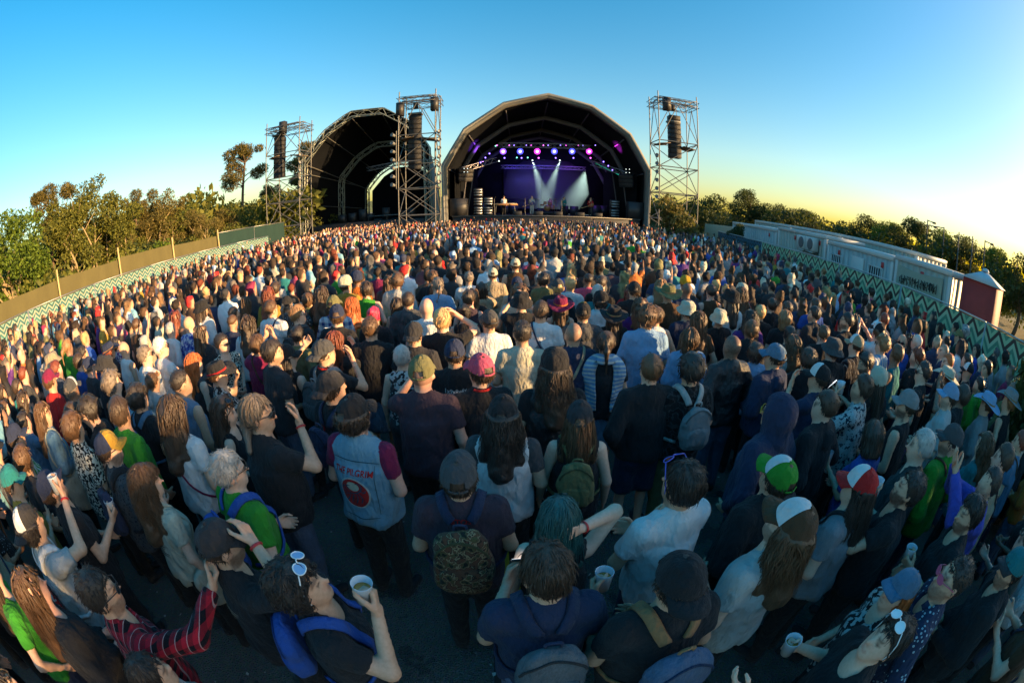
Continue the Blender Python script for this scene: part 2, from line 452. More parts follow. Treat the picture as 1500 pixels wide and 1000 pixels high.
def hand_frame(F, i):
    S, E, Wr = F.arms[i]; d = (Wr - E) / np.linalg.norm(Wr - E)
    inward = np.array([-np.sign(S[0]), .25, 0]) if d[2] < -.3 else (F.hc + np.array([0, 0, .1]) - Wr if Wr[2] > 1.4 else np.array([-np.sign(S[0]) * .8, -.3, .5]))
    y = inward - d * (inward @ d); y /= np.linalg.norm(y); return np.cross(y, d), y, d
class Fig:
    """fields of one figure; everything in the figure's own frame"""
    def __init__(s, sex='m', girth=1., aL='down', aR='down', yaw=0., pitch=0., lean=0., sway=0., stance=.09, stride=0.):
        s.sex, s.g = sex, girth; s.yaw, s.pitch, s.lean = R_(yaw), R_(pitch), lean
        w = (1. if sex == 'm' else .90); s.w = w
        s.sh = .178 * w * (.92 + .08 * girth)
        s.off = np.array([sway, lean, 0.])           # shift of the upper body
        def arm(p, sx):
            e, wr = ARMS[p] if isinstance(p, str) else p
            q = lambda v: np.array([v[0] * sx * w, v[1], v[2]]) + s.off * min(1, max(0, (v[2] - .9) / .5))
            return q((.178 * (.92 + .08 * girth), -.005, 1.412)), q(e), q(wr)
        s.arms = [arm(aL, -1), arm(aR, 1)]
        hx = stance
        s.legs = [[np.array([-hx, 0, .90]), np.array([-hx - .01, .02 + stride, .49]), np.array([-hx - .015, -.02 + stride * .7, .085])],
                  [np.array([hx, 0, .90]), np.array([hx + .01, .02 - stride, .49]), np.array([hx + .015, -.02 - stride * .9, .085])]]
        s.hc = np.array([0, .012, 1.515]) + s.off      # head pivot (top of neck)
        s.HR = rotz(s.yaw) @ rotx(s.pitch)
    def tohead(s, P): return (P - s.hc) @ s.HR + np.array([0, .012, 1.515])
    def fromhead(s, P): return (np.asarray(P, float) - np.array([0, .012, 1.515])) @ s.HR.T + s.hc
    def shear(s, P):
        t = np.clip((P[:, 2] - .9) / .5, 0, 1)
        return P - t[:, None] * s.off
    def torso(s, P, ex=0.):
        P = s.shear(P); g, w = s.g, s.w
        f = s.sex == 'f'
        d = ell(P, (0, -.005, 1.26), ((.158 * w + .0) * g + ex, .108 * g + ex, .215 + ex))
        for sx in (-1, 1): d = smin(d, cap(P, (0, -.012, 1.44), (sx * (s.sh - .03), -.012, 1.402), .062 + ex, .058 + ex), .06)
        d = smin(d, ell(P, (0, 0, .97), ((.158 if not f else .168) * (.6 + .4 * g) + ex, .112 * (.5 + .5 * g) + ex, .14 + ex)), .10)
        d = smin(d, cap(P, (0, -.02, 1.40), (0, .0, 1.50), .075 + ex * .5, .052 + ex * .5), .05)
        if f: d = smin(d, cap(P, (-.07, .085, 1.27), (.07, .085, 1.27), .055 + ex, .055 + ex), .05)
        elif g > 1.08: d = smin(d, ell(P, (0, .05, 1.08), (.13 * g + ex, .115 * g + ex, .16 + ex)), .06)
        for sx in (-1, 1):
            d = smin(d, ell(P, (sx * .07, -.06, .90), (.085 + ex, .075 + ex, .09 + ex)), .05)
        return d
    def armf(s, P, ex=0., upto=2., k=.02):
        d = None
        for S, E, W in s.arms:
            a = cap(P, S, E, (.054 if s.sex == 'm' else .046) * (.6 + .4 * s.g) + ex, .040 + ex)
            if upto > 1: a = smin(a, cap(P, E, W, .041 + ex, .0265 + ex * .6), k)
            d = a if d is None else np.minimum(d, a)
        return d
    def legf(s, P, ex=0., flare=0.):
        d = None
        for H, K, A in s.legs:
            a = smin(cap(P, H, K, .088 + ex, .058 + ex + flare * .6), cap(P, K, A, .058 + ex + flare * .6, .040 + ex + flare), .03)
            d = a if d is None else smin(d, a, .015)
        return d
    def headf(s, P, detail=True):
        q = s.tohead(P)
        d = ell(q, (0, -.012, 1.648), (.0765, .097, .102))
        d = smin(d, ell(q, (0, .028, 1.585), (.060, .066, .075)), .035)
        d = smin(d, ell(q, (0, .062, 1.545), (.030, .030, .024)), .03)
        if detail:
            d = smin(d, cap(q, (0, .092, 1.634), (0, .113, 1.601), .008, .0125), .014)
            d = smin(d, cap(q, (-.035, .083, 1.652), (.035, .083, 1.652), .011, .011), .012)
            for sx in (-1, 1):
                d = -smin(-d, ell(q, (sx * .031, .100, 1.634), (.014, .011, .009)), .012)
                d = smin(d, ell(q, (sx * .079, -.004, 1.615), (.011, .022, .032)), .008)
            d = smin(d, cap(q, (-.016, .088, 1.569), (.016, .088, 1.569), .0085, .0085), .008)
        return d
    def neckf(s, P):
        return cap(P, s.off + np.array([0, -.015, 1.43]), s.fromhead((0, -.012, 1.59)), .058 * (.9 + .1 * s.w) * s.w, .054 * s.w)
    def body(s, P, detail=True, hands=False):
        d = smin(s.torso(P, -.010), s.armf(P), .03)
        d = smin(d, s.legf(P, -.004), .04)
        d = smin(d, smin(s.neckf(P), s.headf(P, detail), .025), .03)
        if hands:
            for S, E, W in s.arms:
                u = (W - E) / np.linalg.norm(W - E)
                d = smin(d, cap(P, W, W + u * .10, .026, .030), .02)
        return d
    # ---- clothes
    def shirt(s, P, kind='tee', seed=0, loose=.012):
        sl = {'tee': .62, 'tank': 0, 'long': 2, 'vest': 0, 'wide': .85}[kind]
        q = s.shear(P)
        d = s.torso(P, loose)
        hem = .86 if kind in ('tee', 'wide') else .88
        # cloth hangs straight from chest and shoulder blades
        gz = np.clip((1.30 - q[:, 2]) / .4, 0, 1)
        rx = (.152 * s.w * s.g + .016 + loose) + (.012 if s.sex == 'm' else .016) * gz; ry = (.108 * s.g + .018 + loose) + .014 * gz
        kk = np.sqrt((q[:, 0] / rx) ** 2 + ((q[:, 1] - .002) / ry) ** 2)
        cyl = np.maximum((kk - 1) * np.minimum(rx, ry), np.maximum(q[:, 2] - 1.30, hem - .02 - q[:, 2]))
        d = smin(d, cyl, .06)
        if sl > 0:
            for S, E, W in s.arms:
                u = (E - S) / np.linalg.norm(E - S); L = np.linalg.norm(E - S)
                a = cap(P, S, E, .058 * (.6 + .4 * s.g) + loose * .7, .050 + loose * .9)
                if sl > 1:
                    a = smin(a, cap(P, E, W, .050 + loose * .7, .034 + loose * .5), .03)
                    v = (W - E) / np.linalg.norm(W - E)
                    a = np.maximum(a, (P - W) @ v + .005)
                else:
                    a = np.maximum(a, (P - S) @ u - L * sl)
                d = smin(d, a, .035)
        amp = .0135 if kind != 'vest' else .004
        fold = sines(P * np.array([1, 1, .55]), seed + 11, 21., 4) * .6 + sines(P, seed + 5, 48., 4) * .35
        zfade = np.clip((1.5 - q[:, 2]) / .22, .25, 1)
        d = d - amp * fold * zfade - .008 * np.clip((1.16 - q[:, 2]) / .25, 0, 1) * np.sin(np.arctan2(q[:, 1], q[:, 0]) * 7 + 3 * np.sin(q[:, 2] * 9 + seed))
        d = np.maximum(d, hem + .012 * np.sin(np.arctan2(q[:, 1], q[:, 0]) * 3 + seed) - q[:, 2])
        if kind in ('tank', 'vest'):
            for sx, (S, E, W) in zip((-1, 1), s.arms):
                c = s.off + np.array([sx * (s.sh + .045), 0, 1.37])
                r = np.array([.075, .2, .15]) if kind == 'tank' else np.array([.055, .2, .13])
                d = np.maximum(d, -ell(P, c, r))
        nr = {'tank': .098, 'vest': .080}.get(kind, .076)
        nk = cap(P, s.off + np.array([0, .05, 1.465]), s.off + np.array([0, .03, 1.60]), nr, nr)
        return np.maximum(d, -nk)
    def hood(s, P, up=False, seed=0):
        if up:
            q = s.tohead(P)
            d = ell(q, (0, -.022, 1.64), (.108, .130, .140))
            d = smin(d, cap(P, s.off + np.array([0, -.03, 1.46]), s.fromhead((0, -.03, 1.58)), .11, .10), .05)
            d = np.maximum(d, -ell(q, (0, .13, 1.62), (.072, .14, .095)))
            return d - .005 * sines(P, seed, 30., 4)
        q = P - s.off
        a = np.abs(q[:, 0])
        # a soft roll lying round the back of the neck with a pointed pouch
        d = cap(np.stack([a, q[:, 1], q[:, 2]], 1), (0, -.115, 1.455), (.085, -.02, 1.485), .036, .026)
        d = smin(d, ell(q, (0, -.125, 1.40), (.095, .042, .075)), .04)
        return d - .006 * sines(P, seed, 34., 4)
    def pants(s, P, kind='long', seed=0):
        fl = {'long': .012, 'slim': .002, 'shorts': .03, 'skirt': .03}[kind]
        d = smin(s.legf(P, .012, fl), s.torso(P, .006), .05)
        d = np.maximum(d, P[:, 2] - 1.0)
        if kind == 'shorts':
            d = smin(s.legf(P, .022, .05), s.torso(P, .008), .05); d = np.maximum(d, np.maximum(P[:, 2] - 1.0, .50 - P[:, 2]))
        elif kind == 'skirt':
            r = .175 + (.98 - P[:, 2]) * .14
            k = np.sqrt(P[:, 0] ** 2 + (P[:, 1] / .8) ** 2)
            d = np.maximum((k - r) * .85, np.maximum(P[:, 2] - .98, .52 - P[:, 2]))
        else:
            d = np.maximum(d, .07 - P[:, 2])
        return d - (.004 * sines(P, seed + 3, 40., 4) + .0022 * np.sin(P[:, 2] * 55 + 5 * np.sin(P[:, 0] * 30)) * np.clip((.35 - np.abs(P[:, 2] - .3)) / .3, 0, 1))
    def shoes(s, P, i):
        H, K, A = s.legs[i]; sx = (-1, 1)[i]
        t = np.array([A[0] + sx * .03, A[1] + .17, .035])
        d = smin(cap(P, (A[0], A[1] - .02, .045), t, .043, .038), cap(P, (A[0], A[1], .05), (A[0], A[1], .13), .045, .047), .03)
        return np.maximum(np.maximum(d, -P[:, 2] + .004), P[:, 2] - .13)
    # ---- hair
    def hair(s, P, style, seed=0, hat=None):
        q = s.tohead(P)
        x, y, z = q.T; ax = np.abs(x)
        vol = {'short': .010, 'fade': .005, 'mid': .014, 'curly': .027, 'afro': .055, 'long': .014, 'longcurly': .024, 'pony': .011, 'bun': .011, 'dread': .03, 'tied': .012, 'bob': .022}[style]
        d = ell(q, (0, -.016, 1.655), (.0765 + vol, .096 + vol, .102 + vol))
        # hairline: keep the face, ears and nape free
        line = np.where(y > .0, 1.690 + .9 * np.clip(y - .055, -.2, .01) - .35 * np.clip(.055 - y, 0, .06) * 1.6, 1.612)
        face = (line - z) * .8
        if style in ('short', 'fade', 'mid', 'curly', 'pony', 'bun', 'tied', 'afro'):
            nape = {'short': 1.572, 'fade': 1.598, 'mid': 1.553, 'curly': 1.560, 'afro': 1.55}.get(style, 1.575)
            low = np.where(y < -.02, nape, np.where(y < .015, 1.60, line))
            if style in ('curly', 'afro'): low = np.where(y < .0, nape, np.where(y < .02, 1.585, line))
            d = np.maximum(d, (low - z) * .8)
        else:
            d = np.maximum(d, np.where(y > -.01, face, -1))
        lo = 1.26
        if style in ('long', 'longcurly', 'dread'):
            b = s.off
            wv = {'long': -.006, 'longcurly': .010, 'dread': .006}[style]
            e = smin(cap(P, s.fromhead((0, -.055, 1.60)), b + np.array([0, -.135, 1.29]), .085 + wv, .070 + wv), cap(P, s.fromhead((-.06, -.025, 1.61)), b + np.array([-.105, -.07, 1.36]), .040 + wv, .036 + wv), .03)
            e = smin(e, cap(P, s.fromhead((.06, -.025, 1.61)), b + np.array([.105, -.07, 1.36]), .040 + wv, .036 + wv), .03)
            d = smin(d, e, .03)
            d = np.maximum(d, -(s.headf(P, False) + .002))
        elif style == 'bob':
            e = cap(q, (0, -.045, 1.63), (0, -.05, 1.52), .092, .088); d = smin(d, np.maximum(e, -(y - .03) * -1), .03)
            d = np.maximum(d, 1.475 - z); d = np.maximum(d, np.where(y > .03, face, -1))
        elif style == 'pony':
            e = smin(cap(P, s.fromhead((0, -.115, 1.66)), s.fromhead((0, -.155, 1.60)), .020, .030), cap(P, s.fromhead((0, -.155, 1.60)), s.off + np.array([.01, -.16, 1.38]), .030, .012), .02)
            d = smin(d, e, .012)
        elif style == 'tied':
            e = cap(P, s.fromhead((0, -.10, 1.60)), s.off + np.array([0, -.13, 1.43]), .034, .022); d = smin(d, e, .02)
        elif style == 'bun':
            d = smin(d, ell(q, (0, -.105, 1.715), (.042, .040, .040)), .012)
        if style in ('curly', 'afro', 'longcurly'):
            d = d - .010 * sines(P, seed, 95., 5) - .008 * sines(P, seed + 1, 48., 4)
        elif style == 'dread':
            d = d - .010 * np.sin(np.arctan2(x, -y) * 22) * np.clip((1.68 - z) / .06, 0, 1)
        elif style in ('short', 'mid', 'fade'):
            d = d - (.0045 if style != 'mid' else .008) * sines(P * np.array([1, 1, .7]), seed, 75., 5)
        else:
            d = d - .0028 * np.sin(np.arctan2(x, -y - .01) * 17 + 2.2 * np.sin(z * 26 + seed) + 2 * sines(P, seed, 20., 3)) - .003 * sines(P, seed, 60., 4)
        if hat == 'cap': d = np.maximum(d, np.where(z > 1.665, ell(q, (0, -.014, 1.655), (.083, .105, .108)), -1))
        return d

def body_cols(F, V, skin, beard=0, lips=True, browcol=(.05, .035, .025), buzz=None):
    q = F.tohead(V); x, y, z = q.T; ax = np.abs(x)
    c = np.tile(np.array(skin), (len(V), 1)) * (1 + .07 * sines(V, 3, 30., 4))[:, None]
    hd = z > 1.50
    def mix(m, k, a=1.): 
        c[m] = c[m] * (1 - a) + np.array(k) * a
    # warmer cheeks, ears and nose
    mix(hd & (ell(q, (0, .1, 1.60), (.05, .05, .02)) < 0), (skin[0] * 1.02, skin[1] * .82, skin[2] * .78), .6)
    mix(hd & (ell(q, (.08, 0, 1.615), (.02, .03, .04)) < 0) | hd & (ell(q, (-.08, 0, 1.615), (.02, .03, .04)) < 0), (skin[0], skin[1] * .78, skin[2] * .72), .6)
    mix(hd & (y > .06) & (ax > .012) & (ax < .052) & (np.abs(z - 1.656 + .12 * (ax - .03) ** 2 / .03) < .0065), browcol, .85)
    e = hd & (y > .06) & (((ax - .031) / .0155) ** 2 + ((z - 1.634) / .0075) ** 2 < 1)
    mix(e, (.55, .52, .50)); mix(e & (((ax - .031) / .007) ** 2 + ((z - 1.634) / .0075) ** 2 < 1), (.03, .02, .015))
    if lips: mix(hd & (y > .06) & (ax < .025) & (np.abs(z - 1.568) < .0085), (skin[0] * .80, skin[1] * .50, skin[2] * .48), .8)
    if beard:
        m = hd & (z < 1.600 - .02 * (y > .085)) & (y > -.005 - .0 * z) & (z > 1.515) & ~((ax < .021) & (np.abs(z - 1.568) < .007) & (y > .06))
        mix(m, browcol, beard)
    if buzz is not None:
        line = np.where(y > 0, 1.690 - .25 * np.clip(.055 - y, 0, .06), 1.585)
        mix(hd & (z > line) & ~((ax > .072) & (y > -.03) & (y < .03) & (z < 1.65)), buzz, .75)
    return c
LIB = {}
def lib(key, fn):
    if key not in LIB: LIB[key] = fn()
    return LIB[key]
def zgrid(h, hh, z0=1.48, top=2.12):
    return np.concatenate([np.arange(-.02, z0, h), np.arange(z0, top, hh)])
def body_mesh(F, h, skin, hands=('relax', 'relax'), beard=0, browcol=(.05, .035, .025), buzz=None, fine=True):
    W = [a[2] for a in F.arms]
    top = max(1.80 + F.off[2], max(w[2] for w in W) + .16)
    f = lambda P: F.body(P, detail=fine, hands=not fine)
    lo = np.array([min(-.30, min(w[0] for w in W) - .07), min(-.22, min(w[1] for w in W) - .07, F.off[1] - .2), 0]); hi = np.array([max(.30, max(w[0] for w in W) + .07), max(.24, max(w[1] for w in W) + .07, F.off[1] + .2), 0])
    V, Q = sdf_mesh(f, lo, hi, h, zgrid(h * 1.15, h * ((.62 if h < .02 else .75) if fine else .9), 1.48, top))
    C = body_cols(F, V, skin, beard, True, browcol, buzz)
    if fine:
        Vs, Qs, Cs = [V], [Q], [C]; n = len(V)
        for i, ((S, E, Wr), hp) in enumerate(zip(F.arms, hands)):
            hV, hQ = hand_mesh(hp, h < .02)
            hV = hV * (1.0 if F.sex == 'm' else .9)
            if i == 0: hV = hV * np.array([-1, 1, 1]); hQ = hQ[:, ::-1]
            x, y, d = hand_frame(F, i)
            hV = hV @ np.stack([x, y, d]) + Wr
            Vs.append(hV); Qs.append(hQ + n); n += len(hV)
            Cs.append(np.tile(np.array(skin) * np.array([1.02, .95, .92]), (len(hV), 1)))
        V, Q, C = np.concatenate(Vs), np.concatenate(Qs), np.concatenate(Cs)
    return V, Q, C
def strands(F, style, field, seed, n, hat=None):
    """clumps of hair lying on the hair volume: thin tapered three-sided tubes"""
    r = np.random.default_rng(seed)
    long = style in ('long', 'longcurly', 'dread', 'bob')
    u = r.normal(size=(n * 2, 3)); u /= np.linalg.norm(u, axis=1)[:, None]
    H = np.array([0, -.016, 1.655]) + u * np.array([.10, .115, .12])
    if long: H = H[(H[:, 1] < .05) | (H[:, 2] > 1.70)]
    if hat: H = H[H[:, 2] < 1.665]
    P = F.fromhead(H)
    P, g = snap(field, P, .0, 4)
    ok = np.abs(field(P)) < .006
    P, g = P[ok][:n], g[ok][:n]
    if not len(P): return None
    m = len(P); L = {'long': .30, 'longcurly': .26, 'dread': .34, 'bob': .14, 'curly': .045, 'afro': .04, 'mid': .05, 'short': .022, 'fade': .012}.get(style, .07) * r.uniform(.6, 1.15, m)
    k = 6 if long else 4
    down = np.array([0, -.15, -1.]); q = F.tohead(P)
    pts = [P]
    flow = (q - np.array([0, .01, 1.75])) @ F.HR.T; flow[:, 2] -= .08
    flow /= np.linalg.norm(flow, axis=1)[:, None]
    cur = style in ('curly', 'afro', 'longcurly')
    ph = r.uniform(0, 6.28, m); lift = np.where(r.random(m) < .2, r.uniform(.004, .018, m), 0.)
    for i in range(1, k):
        t = i / (k - 1)
        d = flow * (1 - t) + down * t if long else flow
        d = d + r.normal(size=(m, 3)) * (.28 if cur else .12)
        d = d - g * (d * g).sum(1)[:, None] * .8; d /= np.linalg.norm(d, axis=1)[:, None]
        nx = pts[-1] + d * (L / (k - 1))[:, None]
        if cur: nx = nx + .010 * np.stack([np.sin(ph + i * 2.1), np.cos(ph + i * 2.1), np.sin(ph * 2 + i)], 1)
        nx, g = snap(field, nx, .004 + (.008 if cur else .001) * t + lift * t, 2)
        pts.append(nx)
    pts = np.stack(pts, 1)          # m,k,3
    T = np.gradient(pts, axis=1); T /= np.linalg.norm(T, axis=2)[..., None] + 1e-9
    N = (pts - F.fromhead(np.array([[0, -.02, 1.62]]))); N -= T * (N * T).sum(2)[..., None]; N /= np.linalg.norm(N, axis=2)[..., None] + 1e-9
    S = np.cross(T, N)
    rad = ((.0030 if long or cur else .0024) if n > 400 else (.0055 if long or cur else .0034) * (1.7 if n < 100 else 1.)) * (1 - np.linspace(0, 1, k) ** 2 * .85)[None, :, None] * r.uniform(.6, 1.3, m)[:, None, None]
    ring = np.stack([pts + S * rad * 1.2, pts - S * rad * 1.2, pts + N * rad * 1.1], 2)   # m,k,3,3
    V = ring.reshape(-1, 3)
    base = (np.arange(m) * k * 3)[:, None, None] + (np.arange(k - 1) * 3)[None, :, None]
    Q = []
    for a, b in ((0, 2), (2, 1), (1, 0)):
        Q.append(np.concatenate([base + a, base + b, base + b + 3, base + a + 3], -1).reshape(-1, 4))
    return V, np.concatenate(Q)
# ------------------------------------------------------------------ headgear and things people carry
def crown_grid(op=False, brimfront=1):
    n, m = 44, 9
    a = np.arange(n) / n * 2 * np.pi        # a=0 at +y (front)
    t = np.linspace(0, np.pi / 2 * .97, m)
    V = []
    for ti in t:
        seam = 1 - .010 * np.exp(-((np.mod(a, np.pi / 3) - np.pi / 6) / .06) ** 2)
        r = np.cos(ti) ** .82 * seam
        V.append(np.stack([.0905 * r * np.sin(a), -.014 + .113 * r * np.cos(a), 1.652 + .113 * np.sin(ti) * (1 + .05 * np.cos(a)) * np.ones(n)], 1))
    V = np.concatenate(V); Q = []; A = []
    for i in range(m - 1):
        for k in range(n):
            b = (k + 1) % n; ang = (k + .5) / n * 360; ang = ang - 360 if ang > 180 else ang
            if op and abs(abs(ang) - 180) < 30 and i < 3 and (abs(abs(ang) - 180) / 30) ** 2 + (i / 3) ** 2 < 1: continue
            Q.append([i * n + b, i * n + k, (i + 1) * n + k, (i + 1) * n + b]); A.append(ang)
    V = np.concatenate([V, [[0, -.014, V[-1][2]]]]); 
    T = [[(m - 1) * n + (k + 1) % n, (m - 1) * n + k, m * n] for k in range(n)]
    return V, np.array(Q), np.array(A), np.array(T)
def cap_parts():
    V, Q, A, T = crown_grid(op=True)
    fr = np.abs(A) < 62
    mb = MB(); mb.add(V, Q, T); crown = mb.data()
    mf = MB(); W = V.copy(); c = np.array([0, -.014, 1.66]); W = c + (W - c) * 1.012
    mf.add(W, Q[fr]); front = mf.data()
    br = MB(); k = 17; an = np.radians(np.linspace(-64, 64, k))
    rows = []
    for j, u in enumerate(np.linspace(0, 1, 5)):
        x = .0905 * np.sin(an) * (1 + .04 * u); y = -.014 + .113 * np.cos(an) + u * .072 * np.cos(an * .75) ** .6
        z = 1.655 - .10 * u * u * .2 - 2.3 * x * x * (.35 + u) + .004
        rows.append(np.stack([x, y, z], 1))
    top = np.concatenate(rows); bot = top - np.array([0, 0, .005])
    n = k * 5; Qb = []
    for i in range(4):
        for j in range(k - 1):
            a = i * k + j; Qb.append([a, a + 1, a + k + 1, a + k]); Qb.append([n + a + k, n + a + k + 1, n + a + 1, n + a])
    for j in range(k - 1): a = 4 * k + j; Qb.append([a, a + 1, n + a + 1, n + a])
    for i in range(4):
        a = i * k; Qb.append([a, a + k, n + a + k, n + a]); a = i * k + k - 1; Qb.append([a + k, a, n + a, n + a + k])
    br.add(np.concatenate([top, bot]), Qb); brim = br.data()
    bt = MB(); bt.lathe([(0.0, .008), (.006, .007), (.009, .002), (.0095, -.002)], 10, (0, -.014, 1.765)); button = bt.data()
    st = MB(); an = np.radians(np.linspace(150, 210, 9)); P = np.stack([.092 * np.sin(an), -.014 + .115 * np.cos(an), np.full(9, 1.660)], 1)
    Nn = np.stack([np.sin(an), np.cos(an), 0 * an], 1); st.ribbon(P, Nn, .016, .004); strap = st.data()
    return dict(crown=crown, front_panel=front, brim=brim, button=button, strap=strap)
def hat_profile(kind):
    if kind == 'wide': return [(.20, -.002), (.195, .006), (.15, -.004), (.104, .0), (.100, .012), (.097, .055), (.088, .092), (.060, .108), (.028, .098), (.0, .090)]
    if kind == 'bucket': return [(.150, -.040), (.147, -.036), (.106, .010), (.104, .016), (.098, .070), (.080, .092), (.0, .096)]
    if kind == 'beanie': return [(.094, -.035), (.100, -.030), (.103, .0), (.1005, .012), (.099, .05), (.080, .098), (.045, .120), (.0, .127)]
def hat_mesh(kind, seed=0):
    mb = MB(); mb.lathe(hat_profile(kind), 40, (0, 0, 0), 1., 1.18)
    V, f = mb.data(); a = np.arctan2(V[:, 1], V[:, 0]); r = np.hypot(V[:, 0], V[:, 1])
    if kind == 'wide': V[:, 2] += np.clip(r - .11, 0, 1) * (.28 * np.cos(2 * a + .4) + .10 * np.sin(3 * a + seed)); V[:, 0] *= 1 - .25 * np.clip((V[:, 2] - .07) / .04, 0, 1) * (V[:, 1] > 0)
    if kind == 'beanie': V += .003 * sines(V, 5, 60.)[:, None]
    if kind == 'bucket': V[:, 2] += .008 * np.sin(3 * a + 1)
    return V + np.array([0, -.014, 1.668]), f
def glasses_mesh(round_=False):
    fr, le = MB(), MB()
    for sx in (-1, 1):
        w, h = (.024, .023) if round_ else (.029, .019)
        a = np.linspace(0, 2 * np.pi, 17)
        pts = np.stack([sx * .034 + w * np.cos(a), .112 - .012 * (np.abs(sx * .034 + w * np.cos(a)) / .06) ** 2, 1.633 + h * np.sin(a) * (1 - .12 * np.cos(a) * sx)], 1)
        fr.tube(pts, .0026, 5, False)
        c = np.array([[sx * .034, .1085, 1.633]]); V = np.concatenate([pts[:-1], c]); le.add(V, T=[[k, (k + 1) % 16, 16] for k in range(16)])
        fr.tube([(sx * .061, .100, 1.640), (sx * .079, .05, 1.640), (sx * .083, .0, 1.632), (sx * .082, -.03, 1.615)], .0028, 5)
    fr.tube([(-.010, .1115, 1.638), (0, .116, 1.641), (.010, .1115, 1.638)], .0028, 5)
    return fr.data(), le.data()
def pack_meshes(F, fld, size=1., seed=0, slouch=0.):
    """backpack lying on the back of the shirt field"""
    zc = 1.235; w, hh, dp = .145 * size, .205 * size, .070 * size
    yb = float(trace(fld, np.array([[F.off[0], 0, zc]]), -1)[0][1])
    c = np.array([F.off[0], yb - dp - .004, zc])
    def f(P):
        q = P - c; z = q[:, 2] / hh
        ww = w * (1 - .22 * np.clip(z, 0, 1) ** 2); q2 = np.abs(np.stack([q[:, 0] / ww, q[:, 1] / (dp * (1 - .25 * np.clip(z, -.2, 1))), z], 1))
        k = (q2 ** 3.6).sum(1) ** (1 / 3.6); d = (k - 1) * dp
        return d - .006 * sines(P, seed, 26., 4) - .0035 * sines(P, seed + 1, 60., 3)
    body = sdf_mesh(f, c - [w + .02, dp + .03, hh + .02], c + [w + .02, dp + .03, hh + .02], .013)
    cp = c + np.array([0, -dp * .86, -hh * .34])
    def fp(P):
        q = P - cp; q2 = np.abs(q / np.array([w * .80, dp * .42, hh * .44])); k = (q2 ** 4.).sum(1) ** .25
        return (k - 1) * dp * .42 - .004 * sines(P, seed + 2, 34., 4)
    pocket = sdf_mesh(fp, cp - [w, dp * .6, hh * .6], cp + [w, dp * .6, hh * .6], .012)
    straps = []
    for sx in (-1, 1):
        P = spline([(sx * .055 * size, yb - .02, zc + hh * .90), (sx * .075, yb + .02, 1.455), (sx * .098, -.02, 1.50), (sx * .105, .09, 1.42), (sx * .115, .14, 1.28), (sx * .150, .09, 1.14), (sx * .165, 0, 1.08), (sx * .12, yb - .01, 1.07)], 30)
        P[:, :2] += F.off[:2]
        P, g = snap(fld, P, .008)
        mb = MB(); mb.ribbon(P, g, np.where(np.arange(30) < 17, .055, .024), .010); straps.append(mb.data())
    mb = MB(); mb.tube(spline([c + [-.03, dp * .4, hh * .93], c + [-.026, dp * .3, hh * 1.13], c + [.026, dp * .3, hh * 1.13], c + [.03, dp * .4, hh * .93]], 10), .007, 6); handle = mb.data()
    zp = MB(); a = np.linspace(-1.25, 1.25, 18); P = np.stack([c[0] + w * .86 * np.sin(a), np.full(18, c[1] - dp * .5), c[2] + hh * (.12 + .74 * np.cos(a))], 1); P, g = snap(f, P, .002); zp.ribbon(P, g, .012, .004)
    return dict(bag_body=body, front_pocket=pocket, strap=straps, handle=handle, zip=zp.data())
def trace(f, P, side, off=.0):
    """march from behind (side=-1) or in front (+1) along y onto field f"""
    P = np.array(P, float); P[:, 1] = side * .6
    for _ in range(44): P[:, 1] -= side * np.clip(f(P) - off, -.02, .2) * .8
    bad = np.abs(f(P) - off) > .01
    if bad.any() and not bad.all(): P[bad, 1] = np.median(P[~bad, 1]) * .8
    return P
def loop_strap(F, fld, pts, w, t=.005, n=40):
    P = spline(pts, n); P[:, :2] += F.off[:2]; P, g = snap(fld, P, .006); mb = MB(); mb.ribbon(P, g, w, t); return mb.data()
def cup_mesh(c, ax=(0, 0, 1)):
    mb = MB(); ax = np.array(ax, float) / np.linalg.norm(ax); Rm = np.array(Vector((0, 0, 1)).rotation_difference(Vector(ax)).to_matrix())
    mb.lathe([(.0, -.055), (.030, -.055), (.0415, .052), (.0435, .056), (.0420, .058), (.0395, .052), (.0285, -.050), (.0, -.050)], 20, c, rot=Rm); a = mb.data()
    mb = MB(); mb.lathe([(.0288, -.049), (.0355, .020), (.0, .021)], 20, c, rot=Rm); return a, mb.data()
def text_mesh(txt, size, bold=0.):
    cu = bpy.data.curves.new('lettering', 'FONT'); cu.body = txt; cu.size = size; cu.align_x = 'CENTER'; cu.align_y = 'CENTER'; cu.offset = bold; cu.resolution_u = 3
    o = bpy.data.objects.new('lettering', cu); bpy.context.scene.collection.objects.link(o)
    dg = bpy.context.evaluated_depsgraph_get(); me = o.evaluated_get(dg).to_mesh()
    bm = bmesh.new(); bm.from_mesh(me); bmesh.ops.triangulate(bm, faces=bm.faces[:])
    V = np.array([v.co[:] for v in bm.verts]); T = np.array([[v.index for v in f.verts] for f in bm.faces]); bm.free(); o.evaluated_get(dg).to_mesh_clear()
    bpy.data.objects.remove(o); bpy.data.curves.remove(cu)
    return V[:, :2], T
def disc2d(rx, ry, n=40, rings=5):
    V = [(0, 0)]; T = []
    for j in range(1, rings + 1):
        for k in range(n): a = k / n * 2 * math.pi; V.append((rx * j / rings * math.cos(a), ry * j / rings * math.sin(a)))
    for k in range(n): T.append([0, 1 + k, 1 + (k + 1) % n])
    for j in range(rings - 1):
        for k in range(n):
            a, b = 1 + j * n + k, 1 + j * n + (k + 1) % n; T += [[a, a + n, b + n], [a, b + n, b]]
    return np.array(V), np.array(T)
